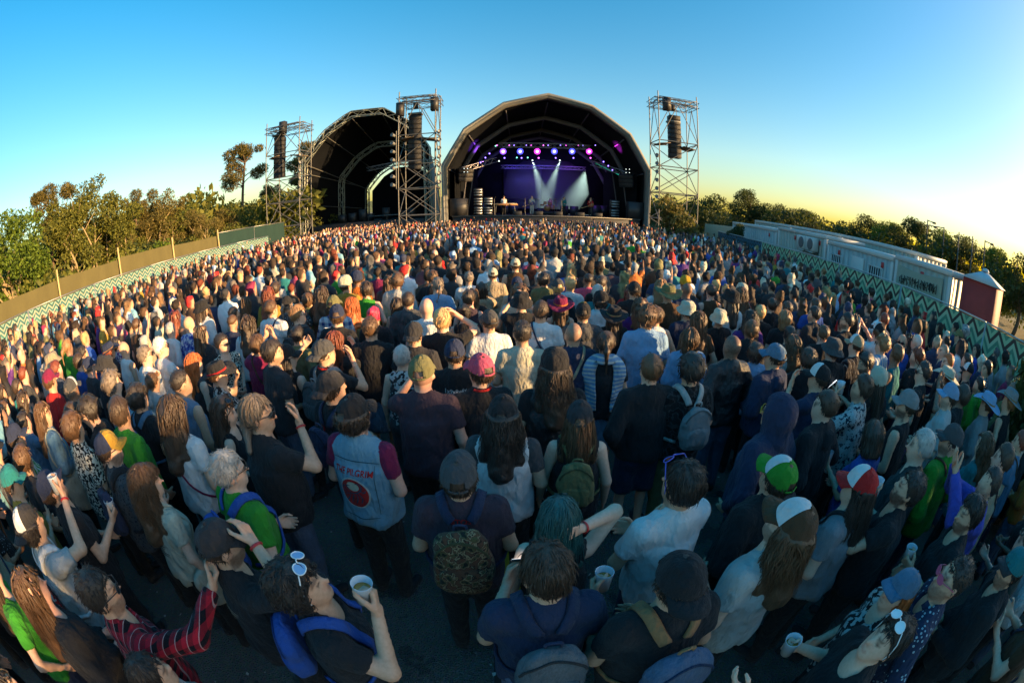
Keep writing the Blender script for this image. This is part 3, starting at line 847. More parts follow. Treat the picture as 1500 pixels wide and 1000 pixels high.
def strokes2d(lines, w):
    V = []; T = []
    for pts in lines:
        p = spline([(x, y, 0) for x, y in pts], max(6, 5 * len(pts)))[:, :2]; t = np.gradient(p, axis=0); t /= np.linalg.norm(t, axis=1)[:, None] + 1e-9
        nn = np.stack([-t[:, 1], t[:, 0]], 1); ww = w * (1 - .6 * np.abs(np.linspace(-1, 1, len(p))) ** 2)[:, None]
        o = len(V); V += list(p - nn * ww); V += list(p + nn * ww); k = len(p)
        for i in range(k - 1): T += [[o + i, o + i + 1, o + k + i + 1], [o + i, o + k + i + 1, o + k + i]]
    return np.array(V), np.array(T)
def decal(F, fld, V2, T, z, side=-1, off=.004, x0=0.):
    """lay a flat print on the shirt; text reads correctly from behind"""
    P = np.stack([F.off[0] + (V2[:, 0] + x0) * (1 if side < 0 else -1), np.zeros(len(V2)), z + V2[:, 1]], 1)
    return trace(fld, P, side, off), T
# ------------------------------------------------------------------ one person
SKIN = {'fair': (.72, .45, .32), 'tan': (.60, .35, .225), 'olive': (.48, .28, .175), 'brown': (.20, .11, .07), 'dark': (.09, .05, .035), 'pink': (.70, .38, .28)}
HAIR = {'black': (.017, .014, .014), 'dark': (.034, .022, .016), 'brown': (.070, .038, .020), 'light': (.20, .115, .055), 'blond': (.42, .28, .13), 'ginger': (.36, .10, .025), 'auburn': (.13, .03, .015), 'grey': (.30, .30, .30), 'white': (.60, .58, .55), 'teal': (.010, .075, .080), 'pinkred': (.55, .03, .09), 'ash': (.13, .11, .095)}
COL = {'black': (.026, .026, .029), 'offblack': (.042, .042, .047), 'navy': (.032, .044, .095), 'charcoal': (.080, .082, .088), 'grey': (.27, .28, .29), 'lightgrey': (.50, .51, .50), 'white': (.80, .80, .80), 'cream': (.60, .57, .44), 'beige': (.42, .34, .23), 'brown': (.10, .055, .03), 'red': (.55, .025, .025), 'maroon': (.24, .02, .075), 'pink': (.60, .10, .18), 'green': (.045, .30, .03), 'olive': (.20, .19, .085), 'teal': (.02, .20, .22), 'blue': (.03, .10, .42), 'sky': (.25, .42, .66), 'denim': (.10, .21, .34), 'paledenim': (.20, .43, .56), 'jeans': (.04, .085, .20), 'purple': (.10, .03, .20), 'violet': (.10, .10, .50), 'yellow': (.62, .36, .03), 'mustard': (.45, .27, .04), 'orange': (.62, .17, .03), 'plum': (.07, .045, .062), 'tan': (.38, .20, .09)}
PEOPLE = []
def obj(name, data, root, m, color, label=None):
    """data=(V,faces) arrays or a ready mesh"""
    if not isinstance(data, bpy.types.Mesh):
        V, f = data[0], data[1]
        data = mk(name, V, f if isinstance(f, list) else [f])
    o = link(name, data, root, m, color=color)
    if label: o['label'] = label
    return o
def person(x, y, rot=0., size=1., skin='tan', fig=None, hair=('short', 'dark'), hat=None, top=('tee', 'black', 'plain'), bottom=('long', 'black'), tier='A', hands=('relax', 'relax'), beard=0, label='', group=None, extras=(), seed=0, z=0., name='person', shoe='offblack', hood=None, drop=()):
    fig = dict(fig or {}); key = repr(sorted(fig.items()))
    F = lib(('fig', key), lambda: Fig(**fig))
    h = {'A': .0185, 'B': .031, 'C': .042}[tier]; fine = tier != 'C'
    root = empty(name, (x, y, z), R_(rot), size)
    sk = SKIN[skin]; hs, hcn = hair; hc = HAIR[hcn]
    r = np.random.default_rng(seed)
    buzz = tuple(np.array(hc) / np.array(sk) * .9 + .12) if hs == 'buzz' else None
    bb = tuple(np.clip(np.array(hc) / np.array(sk), .05, .9))
    bm = lib(('body', key, h, hands, beard, hs == 'buzz', hcn if (beard or hs == 'buzz') else 0), lambda: (lambda d: mk('body', d[0], [d[1]], col=d[2]))(body_mesh(F, h, (1, 1, 1), hands, beard, bb if beard else (.13, .10, .09), buzz, fine)))
    obj('body', bm, root, skin_mat(), sk)
    tk, tc, tp = top; col = COL[tc] if isinstance(tc, str) else tc
    sd = seed % 3 if tier != 'A' else seed
    loose = {'jacket': .024, 'hoodie': .024, 'shirt': .016}.get(tk, .012); sk_ = {'jacket': 'long', 'hoodie': 'long', 'shirt': 'wide', 'longtee': 'long'}.get(tk, tk)
    fld = lambda P: F.shirt(P, sk_, sd, loose)
    inner = [a for a in extras if a[0] == 'under']
    if inner:   # shirt worn under a vest
        fu = lambda P: np.maximum(F.shirt(P, 'tee', sd + 7, .002), 1.12 - P[:, 2])
        V, Q = sdf_mesh(fu, (-.42, -.34, .8), (.42, .42, 1.62), h); obj('t_shirt', (V, Q), root, fabric(), COL[inner[0][1]])
    def mshirt():
        lo = np.array([-.40 + F.off[0], -.30, .8]); hi = np.array([.40 + F.off[0], .36, 1.58])
        for S, E, W in F.arms: lo = np.minimum(lo, np.minimum(E, W) - .1); hi = np.maximum(hi, np.maximum(E, W) + .1)
        lo[2] = .8
        V, Q = sdf_mesh(fld, lo, hi, h * .95); return mk('top', V, [Q])
    tname = {'tee': 't_shirt', 'tank': 'tank_top', 'long': 'long_sleeved_top', 'longtee': 'long_sleeved_top', 'vest': 'vest', 'jacket': 'jacket', 'hoodie': 'hoodie', 'shirt': 'shirt', 'wide': 't_shirt'}[tk]
    obj(tname, lib(('top', key, tk, sd, h), mshirt), root, fabric(tp), col)
    if tk == 'hoodie' or hood:
        up = hood == 'up'
        fh = lambda P: F.hood(P, up, sd)
        def mh(): 
            V, Q = sdf_mesh(fh, (-.2 + F.off[0], -.3 + min(0, F.off[1]), 1.28), (.2 + F.off[0], .25 + F.off[1], 1.86), h * .9); return mk('hood', V, [Q])
        obj('hood', lib(('hood', key, up, sd, h), mh), root, fabric(tp), col)
    if tk in ('jacket', 'shirt') or inner:
        def mc():
            a = np.linspace(-2.5, 2.5, 24); P = np.stack([.070 * np.sin(a), -.004 - .068 * np.cos(a), 1.478 + .016 * np.cos(a) * -1 + .0 * a], 1) + F.off
            mb = MB(); g = np.stack([np.sin(a), -np.cos(a), .55 + 0 * a], 1); g /= np.linalg.norm(g, axis=1)[:, None]; mb.ribbon(P, g, .046, .008); V, f = mb.data(); return mk('collar', V, f)
        obj('collar', lib(('collar', key), mc), root, fabric(tp), col)
    if bottom:
        bk, bc = bottom[:2]; bpat = bottom[2] if len(bottom) > 2 else ('denim' if bc in ('jeans', 'denim', 'paledenim') else 'plain')
        def mp():
            V, Q = sdf_mesh(lambda P: F.pants(P, bk, sd), (-.33, -.28, .05), (.33, .28, 1.02), h * 1.7); return mk('bottoms', V, [Q])
        obj({'long': 'trousers', 'slim': 'trousers', 'shorts': 'shorts', 'skirt': 'skirt'}[bk], lib(('pants', key, bk, sd, h), mp), root, fabric(bpat), COL[bc])
        if tier != 'C':
            for i in (0, 1):
                A = F.legs[i][2]
                obj('shoe', lib(('shoe', key, i, h), lambda: (lambda d: mk('shoe', d[0], [d[1]]))(sdf_mesh(lambda P: F.shoes(P, i), (A[0] - .09, A[1] - .09, 0), (A[0] + .11, A[1] + .25, .14), max(.014, h * .85)))), root, fabric(), COL[shoe])
    # hair
    under = hat[0] if hat else None
    if hs not in ('bald', 'buzz') and hood != 'up':
        hk = 'cap' if under else None
        fh2 = lambda P: F.hair(P, hs, sd, hk)
        def mhair():
            b0 = F.fromhead(np.array([0, -.02, 1.65])); lo = b0 - [.19, .20, .17]; hi = b0 + [.19, .17, .19]
            if hs in ('long', 'longcurly', 'dread', 'pony', 'tied'): lo = np.minimum(lo, F.off + np.array([-.19, -.25, 1.20])); hi = np.maximum(hi, F.off + np.array([.19, .1, 1.5]))
            V, Q = sdf_mesh(fh2, lo, hi, {'A': .016, 'B': .022, 'C': .030}[tier]); Vs, Qs = [V], [Q]
            ns = {'A': 650, 'B': 110, 'C': 40}[tier]
            if ns and len(V):
                st = strands(F, hs, fh2, sd + 31, ns, hk)
                if st: Vs.append(st[0]); Qs.append(st[1] + len(V))
            return mk('hair', np.concatenate(Vs), [np.concatenate(Qs)]) if len(V) else None
        me = lib(('hair', key, hs, sd, hk, tier), mhair)
        if me: obj('hair', me, root, hair_mat(), hc)
    if hat:
        kind = hat[0]; c1 = COL[hat[1]]; c2 = COL[hat[2]] if len(hat) > 2 and isinstance(hat[2], str) else c1; back = 'back' in hat; tilt = -.14 if not back else .10
        Rm = F.HR @ rotx(-tilt * (1 if not back else -1))
        def place(V):
            V = np.array(V) - np.array([0, -.014, 1.655]); 
            if back: V = V * np.array([-1, -1, 1])
            return (V @ Rm.T) + F.fromhead(np.array([0, -.014, 1.655]))
        if kind in ('cap', 'trucker'):
            P = lib('capparts', cap_parts)
            def cm(part): return lib(('cap', key, part, back), lambda: mk('cap_' + part, place(P[part][0]), P[part][1]))
            cr = obj('cap', cm('crown'), root, fabric(hat[3] if len(hat) > 3 and hat[3] in ('camo', 'denim', 'smalldots') else 'plain'), c1)
            if kind == 'trucker': obj('front_panel', cm('front_panel'), cr, fabric(), c2)
            brc = COL[hat[4]] if len(hat) > 4 and hat[4] in COL else c1
            obj('brim', cm('brim'), cr, fabric(), brc); 
            if tier != 'C': obj('button', cm('button'), cr, fabric(), c1); obj('strap', cm('strap'), cr, fabric(), c1)
        else:
            me = lib(('hat', key, kind), lambda: (lambda d: mk('hat', place(d[0]), d[1]))(hat_mesh(kind, seed)))
            ht = obj({'wide': 'brimmed_hat', 'bucket': 'bucket_hat', 'beanie': 'beanie'}[kind], me, root, fabric(), c1)
            if kind == 'wide':
                mb = MB(); mb.lathe([(.1035, .004), (.1030, .022), (.1015, .022)], 40, (0, -.014, 1.668), 1., 1.18); d = mb.data(); obj('hat_band', (place(d[0]), d[1]), ht, fabric(), c2 if c2 != c1 else COL['tan'])
    M = Matrix.Translation((x, y, z)) @ Matrix.Rotation(R_(rot), 4, 'Z') @ Matrix.Diagonal((size, size, size, 1))
    def carry(nm, label, cat, grp=None):
        e = empty(nm, (x, y, z), R_(rot), size); return tag(e, label, cat, grp)
    for ex in extras:
        k = ex[0]
        if k == 'glasses':
            onhead = len(ex) > 1 and ex[1] == 'top'; fc = COL[ex[2]] if len(ex) > 2 else COL['black']
            fr, le = lib(('glasses', onhead), lambda: glasses_mesh(onhead))
            def pl(V):
                V = np.array(V)
                if onhead: c = np.array([0, .0, 1.655]); V = (V - c) @ rotx(R_(58)).T * np.array([1.08, 1.08, 1.12]) + c + np.array([0, .0, .004])
                return F.fromhead(V)
            g = obj('glasses', (pl(fr[0]), fr[1]), root, plastic(), fc); obj('lens', (pl(le[0]), le[1]), g, plastic() if len(ex) > 3 else glass_dark(), COL[ex[3]] if len(ex) > 3 else (0, 0, 0))
        elif k == 'pack':
            _, pc, sc, pat, sz, lab = ex
            pm = pack_meshes(F, fld, sz, seed); e = carry('backpack', lab, 'backpack')
            b = obj('bag_body', pm['bag_body'], e, fabric(pat), COL[pc]); obj('front_pocket', pm['front_pocket'], b, fabric(pat), COL[pc]); obj('zip', pm['zip'], b, fabric(), tuple(c * .5 for c in COL[pc]))
            for s_ in pm['strap']: obj('strap', s_, e, fabric(), COL[sc])
            obj('handle', pm['handle'], e, fabric(), COL[sc])
        elif k == 'lanyard':
            d = loop_strap(F, fld, [(-.02, .135, 1.20), (-.055, .115, 1.36), (-.070, .03, 1.485), (-.045, -.05, 1.50), (0, -.075, 1.505), (.045, -.05, 1.50), (.070, .03, 1.485), (.055, .115, 1.36), (.02, .135, 1.20)], .018); obj('lanyard', d, root, fabric(), COL[ex[1]])
        elif k == 'sling':    # strap across the back
            s_ = ex[2] if len(ex) > 2 else 1
            d = loop_strap(F, fld, [(s_ * .15, .06, 1.0), (s_ * .165, -.03, 1.02), (s_ * .08, -.13, 1.16), (-s_ * .03, -.14, 1.34), (-s_ * .09, -.06, 1.49), (-s_ * .095, .02, 1.49), (-s_ * .06, .12, 1.36), (s_ * .05, .15, 1.16), (s_ * .15, .08, 1.0)], ex[3] if len(ex) > 3 else .022); obj('bag_strap', d, root, fabric(), COL[ex[1]])
        elif k == 'bra':
            for sx in (-1, 1): obj('shoulder_strap', loop_strap(F, lambda P: np.minimum(F.torso(P), fld(P)), [(sx * .075, -.12, 1.33), (sx * .072, -.06, 1.46), (sx * .075, .02, 1.48), (sx * .075, .09, 1.38)], .010, .004, 16), root, fabric(), col)
        elif k == 'wrist':
            S, E, W = F.arms[ex[1]]; u = (W - E) / np.linalg.norm(W - E)
            mb = MB(); Rm = np.array(Vector((0, 0, 1)).rotation_difference(Vector(u)).to_matrix()); mb.lathe([(.031, -.007), (.034, -.004), (.034, .004), (.031, .007)], 14, W - u * .02, rot=Rm); obj('wristband', mb.data(), root, plastic(), COL[ex[2]])
        elif k == 'cup':
            W = F.arms[ex[1]][2]; _x, inn, u = hand_frame(F, ex[1])
            ca, dr = cup_mesh(W + u * .085 + inn * .040, (0, .12, 1) if not (len(ex) > 3) else ex[3]); e = carry('drink_cup', ex[2], 'cup'); obj('cup_wall', ca, e, cup_mat(), (1, 1, 1)); obj('drink', dr, e, beer(), (1, 1, 1))
        elif k == 'phone':
            S, E, W = F.arms[ex[1]]; u = (W - E) / np.linalg.norm(W - E); c = W + u * .10 + np.array([-np.sign(S[0]) * .02, .01, .035])
            Rm = rotx(R_(-52)); mb = MB(); mb.box(c, (.072, .150, .009), Rm @ np.eye(3) @ rotx(R_(90)) @ rotx(R_(-90)), .003); e = carry('phone', ex[2], 'phone'); obj('case', mb.data(), e, plastic(), COL['black'])
            mb = MB(); mb.box(c + Rm @ np.array([0, 0, .0052]), (.064, .140, .001), Rm); obj('screen', mb.data(), e, screen(), (1, 1, 1))
        elif k == 'cig':
            S, E, W = F.arms[ex[1]]; u = (W - E) / np.linalg.norm(W - E); c = W + u * .15; mb = MB(); mb.tube([c, c + np.array([0, .03, .06])], .004, 8); e = carry('cigarette', ex[2], 'cigarette'); obj('paper', mb.data(), e, plastic(), COL['white']); mb = MB(); mb.tube([c + np.array([0, .03, .06]), c + np.array([0, .033, .066])], .0041, 8); obj('ash_tip', mb.data(), e, plastic(), COL['grey'])
        elif k == 'print':
            for (V2, T, z0, cc, x0) in ex[1]:
                P, T2 = decal(F, fld, V2, T, z0, -1, .004, x0); obj('print', (P, np.array(T2)[:, ::1]), root, fabric(), cc if not isinstance(cc, str) else COL[cc])
        elif k == 'tote':
            d = loop_strap(F, fld, [(.20, .03, 1.06), (.13, -.10, 1.22), (.10, -.07, 1.46), (.10, .02, 1.49), (.12, .12, 1.30), (.20, .06, 1.06)], .02, .004, 24)
            e = carry('tote_bag', ex[2], 'bag'); obj('strap', d, e, fabric(), COL[ex[1]])
            c = np.array([.235, .03, .86]); V, Q = sdf_mesh(lambda P: ((np.abs((P - c) / np.array([.045, .16, .20])) ** 3.5).sum(1) ** (1 / 3.5) - 1) * .045 - .006 * sines(P, 3, 25.), c - [.08, .2, .24], c + [.08, .2, .24], .016); obj('bag_body', (V, Q), e, fabric(), COL[ex[1]])
        elif k == 'scarf':
            for sx in (-1, 1):
                P = spline([(0, -.09, 1.49), (sx * .09, -.05, 1.48), (sx * .15, -.10, 1.40), (sx * .16, -.15, 1.20), (sx * .15, -.16, .98)], 22); P, g = snap(fld, P, .012); mb = MB(); mb.ribbon(P, g, np.linspace(.10, .16, 22), .010); obj('scarf', mb.data(), root, fabric('stripes'), COL[ex[1]])
        elif k == 'waist':
            V, Q = sdf_mesh(lambda P: np.maximum(np.minimum(F.torso(P, .03), F.legf(P, .035)), np.maximum(P[:, 2] - 1.0 + .05 * (P[:, 1] > 0), .55 + (P[:, 1] + .05) * 2.2 - P[:, 2])) - .006 * sines(P, 2, 30.), (-.3, -.3, .4), (.3, .3, 1.05), .018); obj('tied_jacket', (V, Q), root, fabric(), COL[ex[1]])
        elif k == 'earring':
            mb = MB(); mb.tube([F.fromhead((.084 + .008 * math.sin(a), .0, 1.575 + .010 * math.cos(a))) for a in np.linspace(0, 6.28, 12)], .0018, 4); obj('earring', mb.data(), root, plastic(), COL['mustard'])
    tag(root, label, 'person', group)
    PEOPLE.append(root)
    return root, F, fld
# ------------------------------------------------------------------ ground
def ground_mat():
    def f(k):
        c = k.coord(); n = k.noise(c, .35, 5, .6); n2 = k.noise(c, 6, 5, .65); n3 = k.noise(c, 55, 3, .6)
        a = k.mix(n, (.19, .19, .17, 1), (.34, .33, .28, 1)); a = k.mix(k.math('MULTIPLY', n2, .7), a, (.10, .10, .095, 1))
        sp = k.math('LESS_THAN', k.vor(c, 38), .11); a = k.mix(k.math('MULTIPLY', sp, k.math('GREATER_THAN', n2, .5)), a, (.5, .5, .46, 1))
        st = k.math('GREATER_THAN', k.noise(c, 1.7, 4, .6), .60); a = k.mix(k.math('MULTIPLY', st, .55), a, (.06, .062, .06, 1)); pb = k.vor(c, 70, out='Color'); a = k.mix(.35, a, k.mix(1., a, pb, 'MULTIPLY')); k.base(a); k.p(Roughness=.9); k.bump(k.math('ADD', k.math('ADD', n3, k.math('MULTIPLY', n2, .8)), k.math('MULTIPLY', k.vor(c, 70), 1.2)), 1., .03)
    return mat('gritty_yard', f)
def field_mat():
    def f(k):
        c = k.coord(); n = k.noise(c, .12, 5, .6); n2 = k.noise(c, 3, 5, .7)
        k.base(k.mix(n2, k.mix(n, (.16, .13, .05, 1), (.05, .075, .02, 1)), (.22, .17, .07, 1))); k.p(Roughness=.95); k.bump(n2, .6, .1)
    return mat('dry_grass', f)
mb = MB(); mb.add([[-2500, -600, 0], [2500, -600, 0], [2500, 3500, 0], [-2500, 3500, 0]], [[0, 1, 2, 3]]); tag(link('ground', mb.mesh('ground', False), mat=field_mat()), kind='structure')
mb = MB(); mb.add([[-15.3, -14, .006], [12, -14, .006], [9.4, 2.6, .006], [15, 29, .006], [13, 52, .006], [-24, 52, .006], [-15.3, 29, .006]], T=[[0, 1, 2], [0, 2, 6], [2, 3, 6], [3, 4, 6], [4, 5, 6]]); tag(link('paved_yard', mb.mesh('yard', False), mat=ground_mat()), kind='structure')
mb = MB()
for i in range(520):
    p = np.array([RNG.normal(0, 3.2), RNG.uniform(.2, 6), .011]); s = RNG.uniform(.006, .022); a = RNG.uniform(0, 6.28)
    if RNG.random() < .25: mb.tube([p + [0, 0, .004], p + [.03 * math.cos(a), .03 * math.sin(a), .005]], .004, 5)
    else:
        q = np.array([[1, 0], [.2, .8], [-.9, .3], [-.3, -.8]]) * s @ np.array([[math.cos(a), -math.sin(a)], [math.sin(a), math.cos(a)]]); mb.add(np.c_[q, RNG.uniform(0, .008, 4)] + p, [[0, 1, 2, 3]])
tag(link('litter', mb.mesh('litter', False), mat=plain('paper_scrap', (.55, .54, .50), .8)), 'pale scraps, butts and flakes of litter strewn on the paving', 'litter', kind='stuff')
# ---- far hills
def hill(name, pts, y_in, mat_):
    mb = MB(); r = []
    for (x, y, z) in pts: r += [(x, y, -2.), (x, y, z), (x * 1.15, y * 1.15 + 60, z * .6 - 2)]
    n = len(pts); Q = []
    for i in range(n - 1):
        for k in range(2): a = i * 3 + k; Q.append([a, a + 3, a + 4, a + 1])
    mb.add(r, Q); tag(link(name, mb.mesh(name), mat=mat_), kind='structure')
def woods_mat(name, a, b):
    def f(k): c = k.coord(); n = k.noise(c, .09, 6, .75); k.base(k.mix(n, a, b)); k.p(Roughness=.95); k.bump(n, 1., 4.)
    return mat(name, f)
hp = []
for az in np.linspace(-85, -8, 40):
    d = 700; e = 1.3 + 1.5 * math.exp(-((az + 52) / 9) ** 2) + .9 * math.exp(-((az + 33) / 6) ** 2) + .35 * math.exp(-((az + 40) / 3) ** 2) + .15 * math.sin(az * 1.7); hp.append((d * math.sin(R_(az)), d * math.cos(R_(az)), d * math.tan(R_(e)) + 2))
hill('hill', hp, 0, woods_mat('wooded_hill', (.045, .085, .06, 1), (.11, .14, .09, 1)))
hp = []
for az in np.linspace(8, 100, 40):
    d = 75; e = 3.2 + .6 * math.sin(az * .35) + .3 * math.sin(az * 1.1); e *= min(1, (az - 6) / 12); hp.append((d * math.sin(R_(az)), d * math.cos(R_(az)), d * math.tan(R_(e)) * .7 + 1))
hill('dune', hp, 0, woods_mat('scrub_dune', (.028, .045, .014, 1), (.08, .09, .03, 1)))
# ------------------------------------------------------------------ trees
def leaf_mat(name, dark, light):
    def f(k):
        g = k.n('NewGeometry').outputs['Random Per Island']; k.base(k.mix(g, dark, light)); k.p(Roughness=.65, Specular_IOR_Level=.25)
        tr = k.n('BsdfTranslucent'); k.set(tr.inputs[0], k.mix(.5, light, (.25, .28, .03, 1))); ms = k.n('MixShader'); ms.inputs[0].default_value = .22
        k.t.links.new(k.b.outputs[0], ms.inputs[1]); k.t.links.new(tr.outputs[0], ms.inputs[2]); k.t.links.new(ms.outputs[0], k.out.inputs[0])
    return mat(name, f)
def bark(name, c): return plain(name, c, .9, var=.35, scale=14., bump=.6)
def leaves(cl, n, size, seed, needle=False):
    r = np.random.default_rng(seed); C = np.array([c[:3] for c in cl]); Rr = np.array([c[3] for c in cl]); w = Rr ** 2.2; w /= w.sum()
    i = r.choice(len(cl), n, p=w); u = r.normal(size=(n, 3)); u /= np.linalg.norm(u, axis=1)[:, None]
    rad = Rr[i] * r.uniform(.25, 1, n) ** .5 * r.uniform(.8, 1.15, n); P = C[i] + u * rad[:, None] * np.array([1, 1, .75])
    a = r.normal(size=(n, 3)) + u * .6; a /= np.linalg.norm(a, axis=1)[:, None]; b = np.cross(a, r.normal(size=(n, 3))); b /= np.linalg.norm(b, axis=1)[:, None]
    s = size * r.uniform(.6, 1.4, n)[:, None]; wd = .22 if needle else .5
    V = np.stack([P - a * s, P + b * s * wd, P + a * s, P - b * s * wd], 1).reshape(-1, 3); Q = np.arange(4 * n).reshape(-1, 4); return V, Q
def limb(mb, p0, p1, r0, r1, r, bend=.12, n=6):
    p0, p1 = np.array(p0, float), np.array(p1, float); L = np.linalg.norm(p1 - p0); t = np.linspace(0, 1, n)[:, None]
    P = p0 + (p1 - p0) * t + np.sin(t * 3.1) * r.normal(size=3) * bend * L * .5; mb.tube(P, np.linspace(r0, r1, n), 7); return P
def tree_meshes(kind, seed):
    r = np.random.default_rng(seed); mb = MB(); cl = []
    if kind == 'pine':      # bare leaning trunk, flat umbrella crown
        T = limb(mb, (0, 0, -.1), (r.normal(0, .5), r.normal(0, .5), 8.2), .20, .09, r, .05, 9)
        for i in range(15):
            b = T[-1 - i % 3] - np.array([0, 0, r.uniform(0, .5)]); a = r.uniform(0, 6.28); e = b + np.array([math.cos(a) * r.uniform(.7, 2.2), math.sin(a) * r.uniform(.7, 2.2), r.uniform(.1, 1.5)]); limb(mb, b, e, .05, .018, r); cl.append((*e, r.uniform(.45, .85)))
        for i in range(4): b = T[4 + i % 3]; a = r.uniform(0, 6.28); e = b + np.array([math.cos(a) * 1., math.sin(a) * 1., r.uniform(-.3, .3)]); limb(mb, b, e, .03, .008, r)
        cl.append((*(T[-1] + [0, 0, 1.0]), .9)); L = leaves(cl, 7500, .15, seed, True)
    elif kind == 'thin':    # several pale bare stems with loose olive tops
        for i in range(7):
            a = r.uniform(0, 6.28); q = r.uniform(.4, 1.7); T = limb(mb, (r.normal(0, .25), r.normal(0, .25), -.1), (q * math.cos(a), q * math.sin(a), r.uniform(3.6, 5.6)), .085, .03, r, .2, 8)
            for j in range(5):
                b = T[3 + j % 5]; a2 = r.uniform(0, 6.28); e = b + np.array([math.cos(a2) * .9, math.sin(a2) * .9, r.uniform(.2, 1.1)]); limb(mb, b, e, .03, .008, r); 
                if r.random() < .7: cl.append((*e, r.uniform(.45, .8)))
            cl.append((*(T[-1] + [0, 0, .1]), r.uniform(.7, 1.1)))
        L = leaves(cl, 11000, .08, seed)
    elif kind == 'broad':
        T = limb(mb, (0, 0, -.1), (r.normal(0, .3), r.normal(0, .3), 2.6), .22, .13, r, .1)
        for i in range(13):
            a = r.uniform(0, 6.28); q = r.uniform(.5, 2.1); e = np.array([q * math.cos(a), q * math.sin(a), r.uniform(2.0, 5.4) - q * .35]); limb(mb, T[-1 - i % 3], e, .07, .02, r, .2); cl.append((*e, r.uniform(.6, 1.15)))
        cl.append((0, 0, 4.9, 1.1)); L = leaves(cl, 9500, .085, seed)
    elif kind == 'shrub':
        for i in range(9):
            a = r.uniform(0, 6.28); q = r.uniform(.1, .9); e = np.array([q * math.cos(a), q * math.sin(a), r.uniform(.5, 1.5) * (1.15 - q * .4)]); limb(mb, (0, 0, -.05), e, .04, .012, r, .2, 5); cl.append((*e, r.uniform(.35, .6)))
        L = leaves(cl, 4200, .062, seed)
    return mb.mesh('trunk'), mk('crown', L[0], [L[1]], smooth=False)
LEAF = {'olive': leaf_mat('leaf_olive', (.045, .060, .010, 1), (.17, .17, .03, 1)), 'green': leaf_mat('leaf_green', (.035, .07, .008, 1), (.13, .19, .02, 1)), 'dark': leaf_mat('leaf_dark', (.012, .026, .010, 1), (.045, .065, .02, 1)), 'pine': leaf_mat('needle', (.04, .042, .010, 1), (.17, .13, .035, 1)), 'gold': leaf_mat('leaf_gold', (.08, .075, .02, 1), (.20, .16, .05, 1))}  # gold leaf carries sun glow, dark leaf carries shade, in the colour
BARK = {'pale': bark('bark_pale', (.30, .23, .13)), 'brown': bark('bark_brown', (.12, .08, .05))}
def tree(kind, v, x, y, s=1., leaf='olive', brk='brown', label='', rz=None, group=None, z=0., sz=None, name=None):
    tm, cm = lib(('tree', kind, v), lambda: tree_meshes(kind, 100 + v * 7 + len(kind)))
    e = empty(name or {'pine': 'pine_tree', 'thin': 'slender_tree', 'broad': 'leafy_tree', 'shrub': 'shrub'}[kind], (x, y, z), random.uniform(0, 6.28) if rz is None else rz, s)
    if sz: e.scale = (s, s, s * sz)
    link('trunk', tm, e, BARK[brk]); link('crown', cm, e, LEAF[leaf]); tag(e, label, 'shrub' if kind == 'shrub' else 'tree', group); return e
G1 = 'trees and shrubs beyond the beige fence'
# the wood on the sunny side beyond the beige fence
tree('pine', 0, -30.5, 41.5, 1.28, 'pine', 'brown', 'tall umbrella pine with a bare trunk beside the scaffold tower', .4)
tree('pine', 1, -24.5, 46, 1.22, 'pine', 'brown', 'umbrella pine partly hidden behind the hanging speakers of the outer tower', 2.)
tree('pine', 2, -27.2, 43, .72, 'pine', 'brown', 'smaller round pine between the two taller pines', 1.)
tree('pine', 0, -24.5, 11.9, .80, 'pine', 'brown', 'ragged dark-topped pine rising above the pale bare stems', 2.9)
tree('pine', 1, -27.5, 21.6, .74, 'pine', 'brown', 'lone slim pine with a tufted top and straight leaning stem', 3.5)
tree('thin', 0, -23.2, 12.4, 1.08, 'olive', 'pale', 'cluster of pale bare stems under a loose olive top', .3)
tree('thin', 1, -24.0, 16.2, 1.16, 'olive', 'pale', 'slender tree with sunlit forked stems and a rounded olive crown', 1.3)
tree('thin', 2, -26, 23.5, 1.0, 'gold', 'pale', 'golden slender tree with white forked branches', 2.2)
tree('thin', 0, -24, 26.5, .74, 'gold', 'pale', 'low sprawling tree with a bare white fork', 4.)
tree('broad', 0, -21.5, 7.0, 1.12, 'green', 'pale', 'big bright green leafy tree with a pale trunk at the wood edge', .2)
tree('broad', 1, -33, 27, 1.05, 'olive', 'brown', 'wide olive tree with a warm sunlit crown')
tree('broad', 2, -36, 33, 1.08, 'green', 'brown', 'round fresh green tree on the skyline of the wood')
tree('broad', 0, -38, 41, 1.15, 'green', 'brown', 'yellow-green domed tree nearest to the tall pine')
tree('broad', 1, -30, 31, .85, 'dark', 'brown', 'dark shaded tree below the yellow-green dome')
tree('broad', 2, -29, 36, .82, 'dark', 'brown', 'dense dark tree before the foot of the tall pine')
tree('broad', 0, -23, 4.0, 1.1, 'green', 'brown', 'leafy tree at the end of the wood past the bright green one')
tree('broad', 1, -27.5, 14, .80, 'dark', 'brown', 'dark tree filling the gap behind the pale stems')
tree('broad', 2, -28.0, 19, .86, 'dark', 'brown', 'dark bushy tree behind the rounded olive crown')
tree('broad', 0, -30.5, 23, .90, 'olive', 'brown', 'olive tree behind the golden slender tree')
for i, (x, y, s) in enumerate([(-25.5, 10, .82), (-27, 12.5, .9), (-25.8, 17.6, .85), (-27.5, 20.5, .92), (-26.5, 25.5, .86), (-28.5, 28, .9), (-26, 32, .85), (-30, 34.5, .95), (-32.5, 38, .8)]): tree('broad', i % 3, x, y, s, ['olive', 'green', 'gold', 'olive'][i % 4], 'brown', ['full olive tree packed into the wood', 'full green tree packed into the wood', 'full golden tree packed into the wood', 'full olive tree packed into the wood'][i % 4], group='filler trees %d' % (i % 4 % 3))
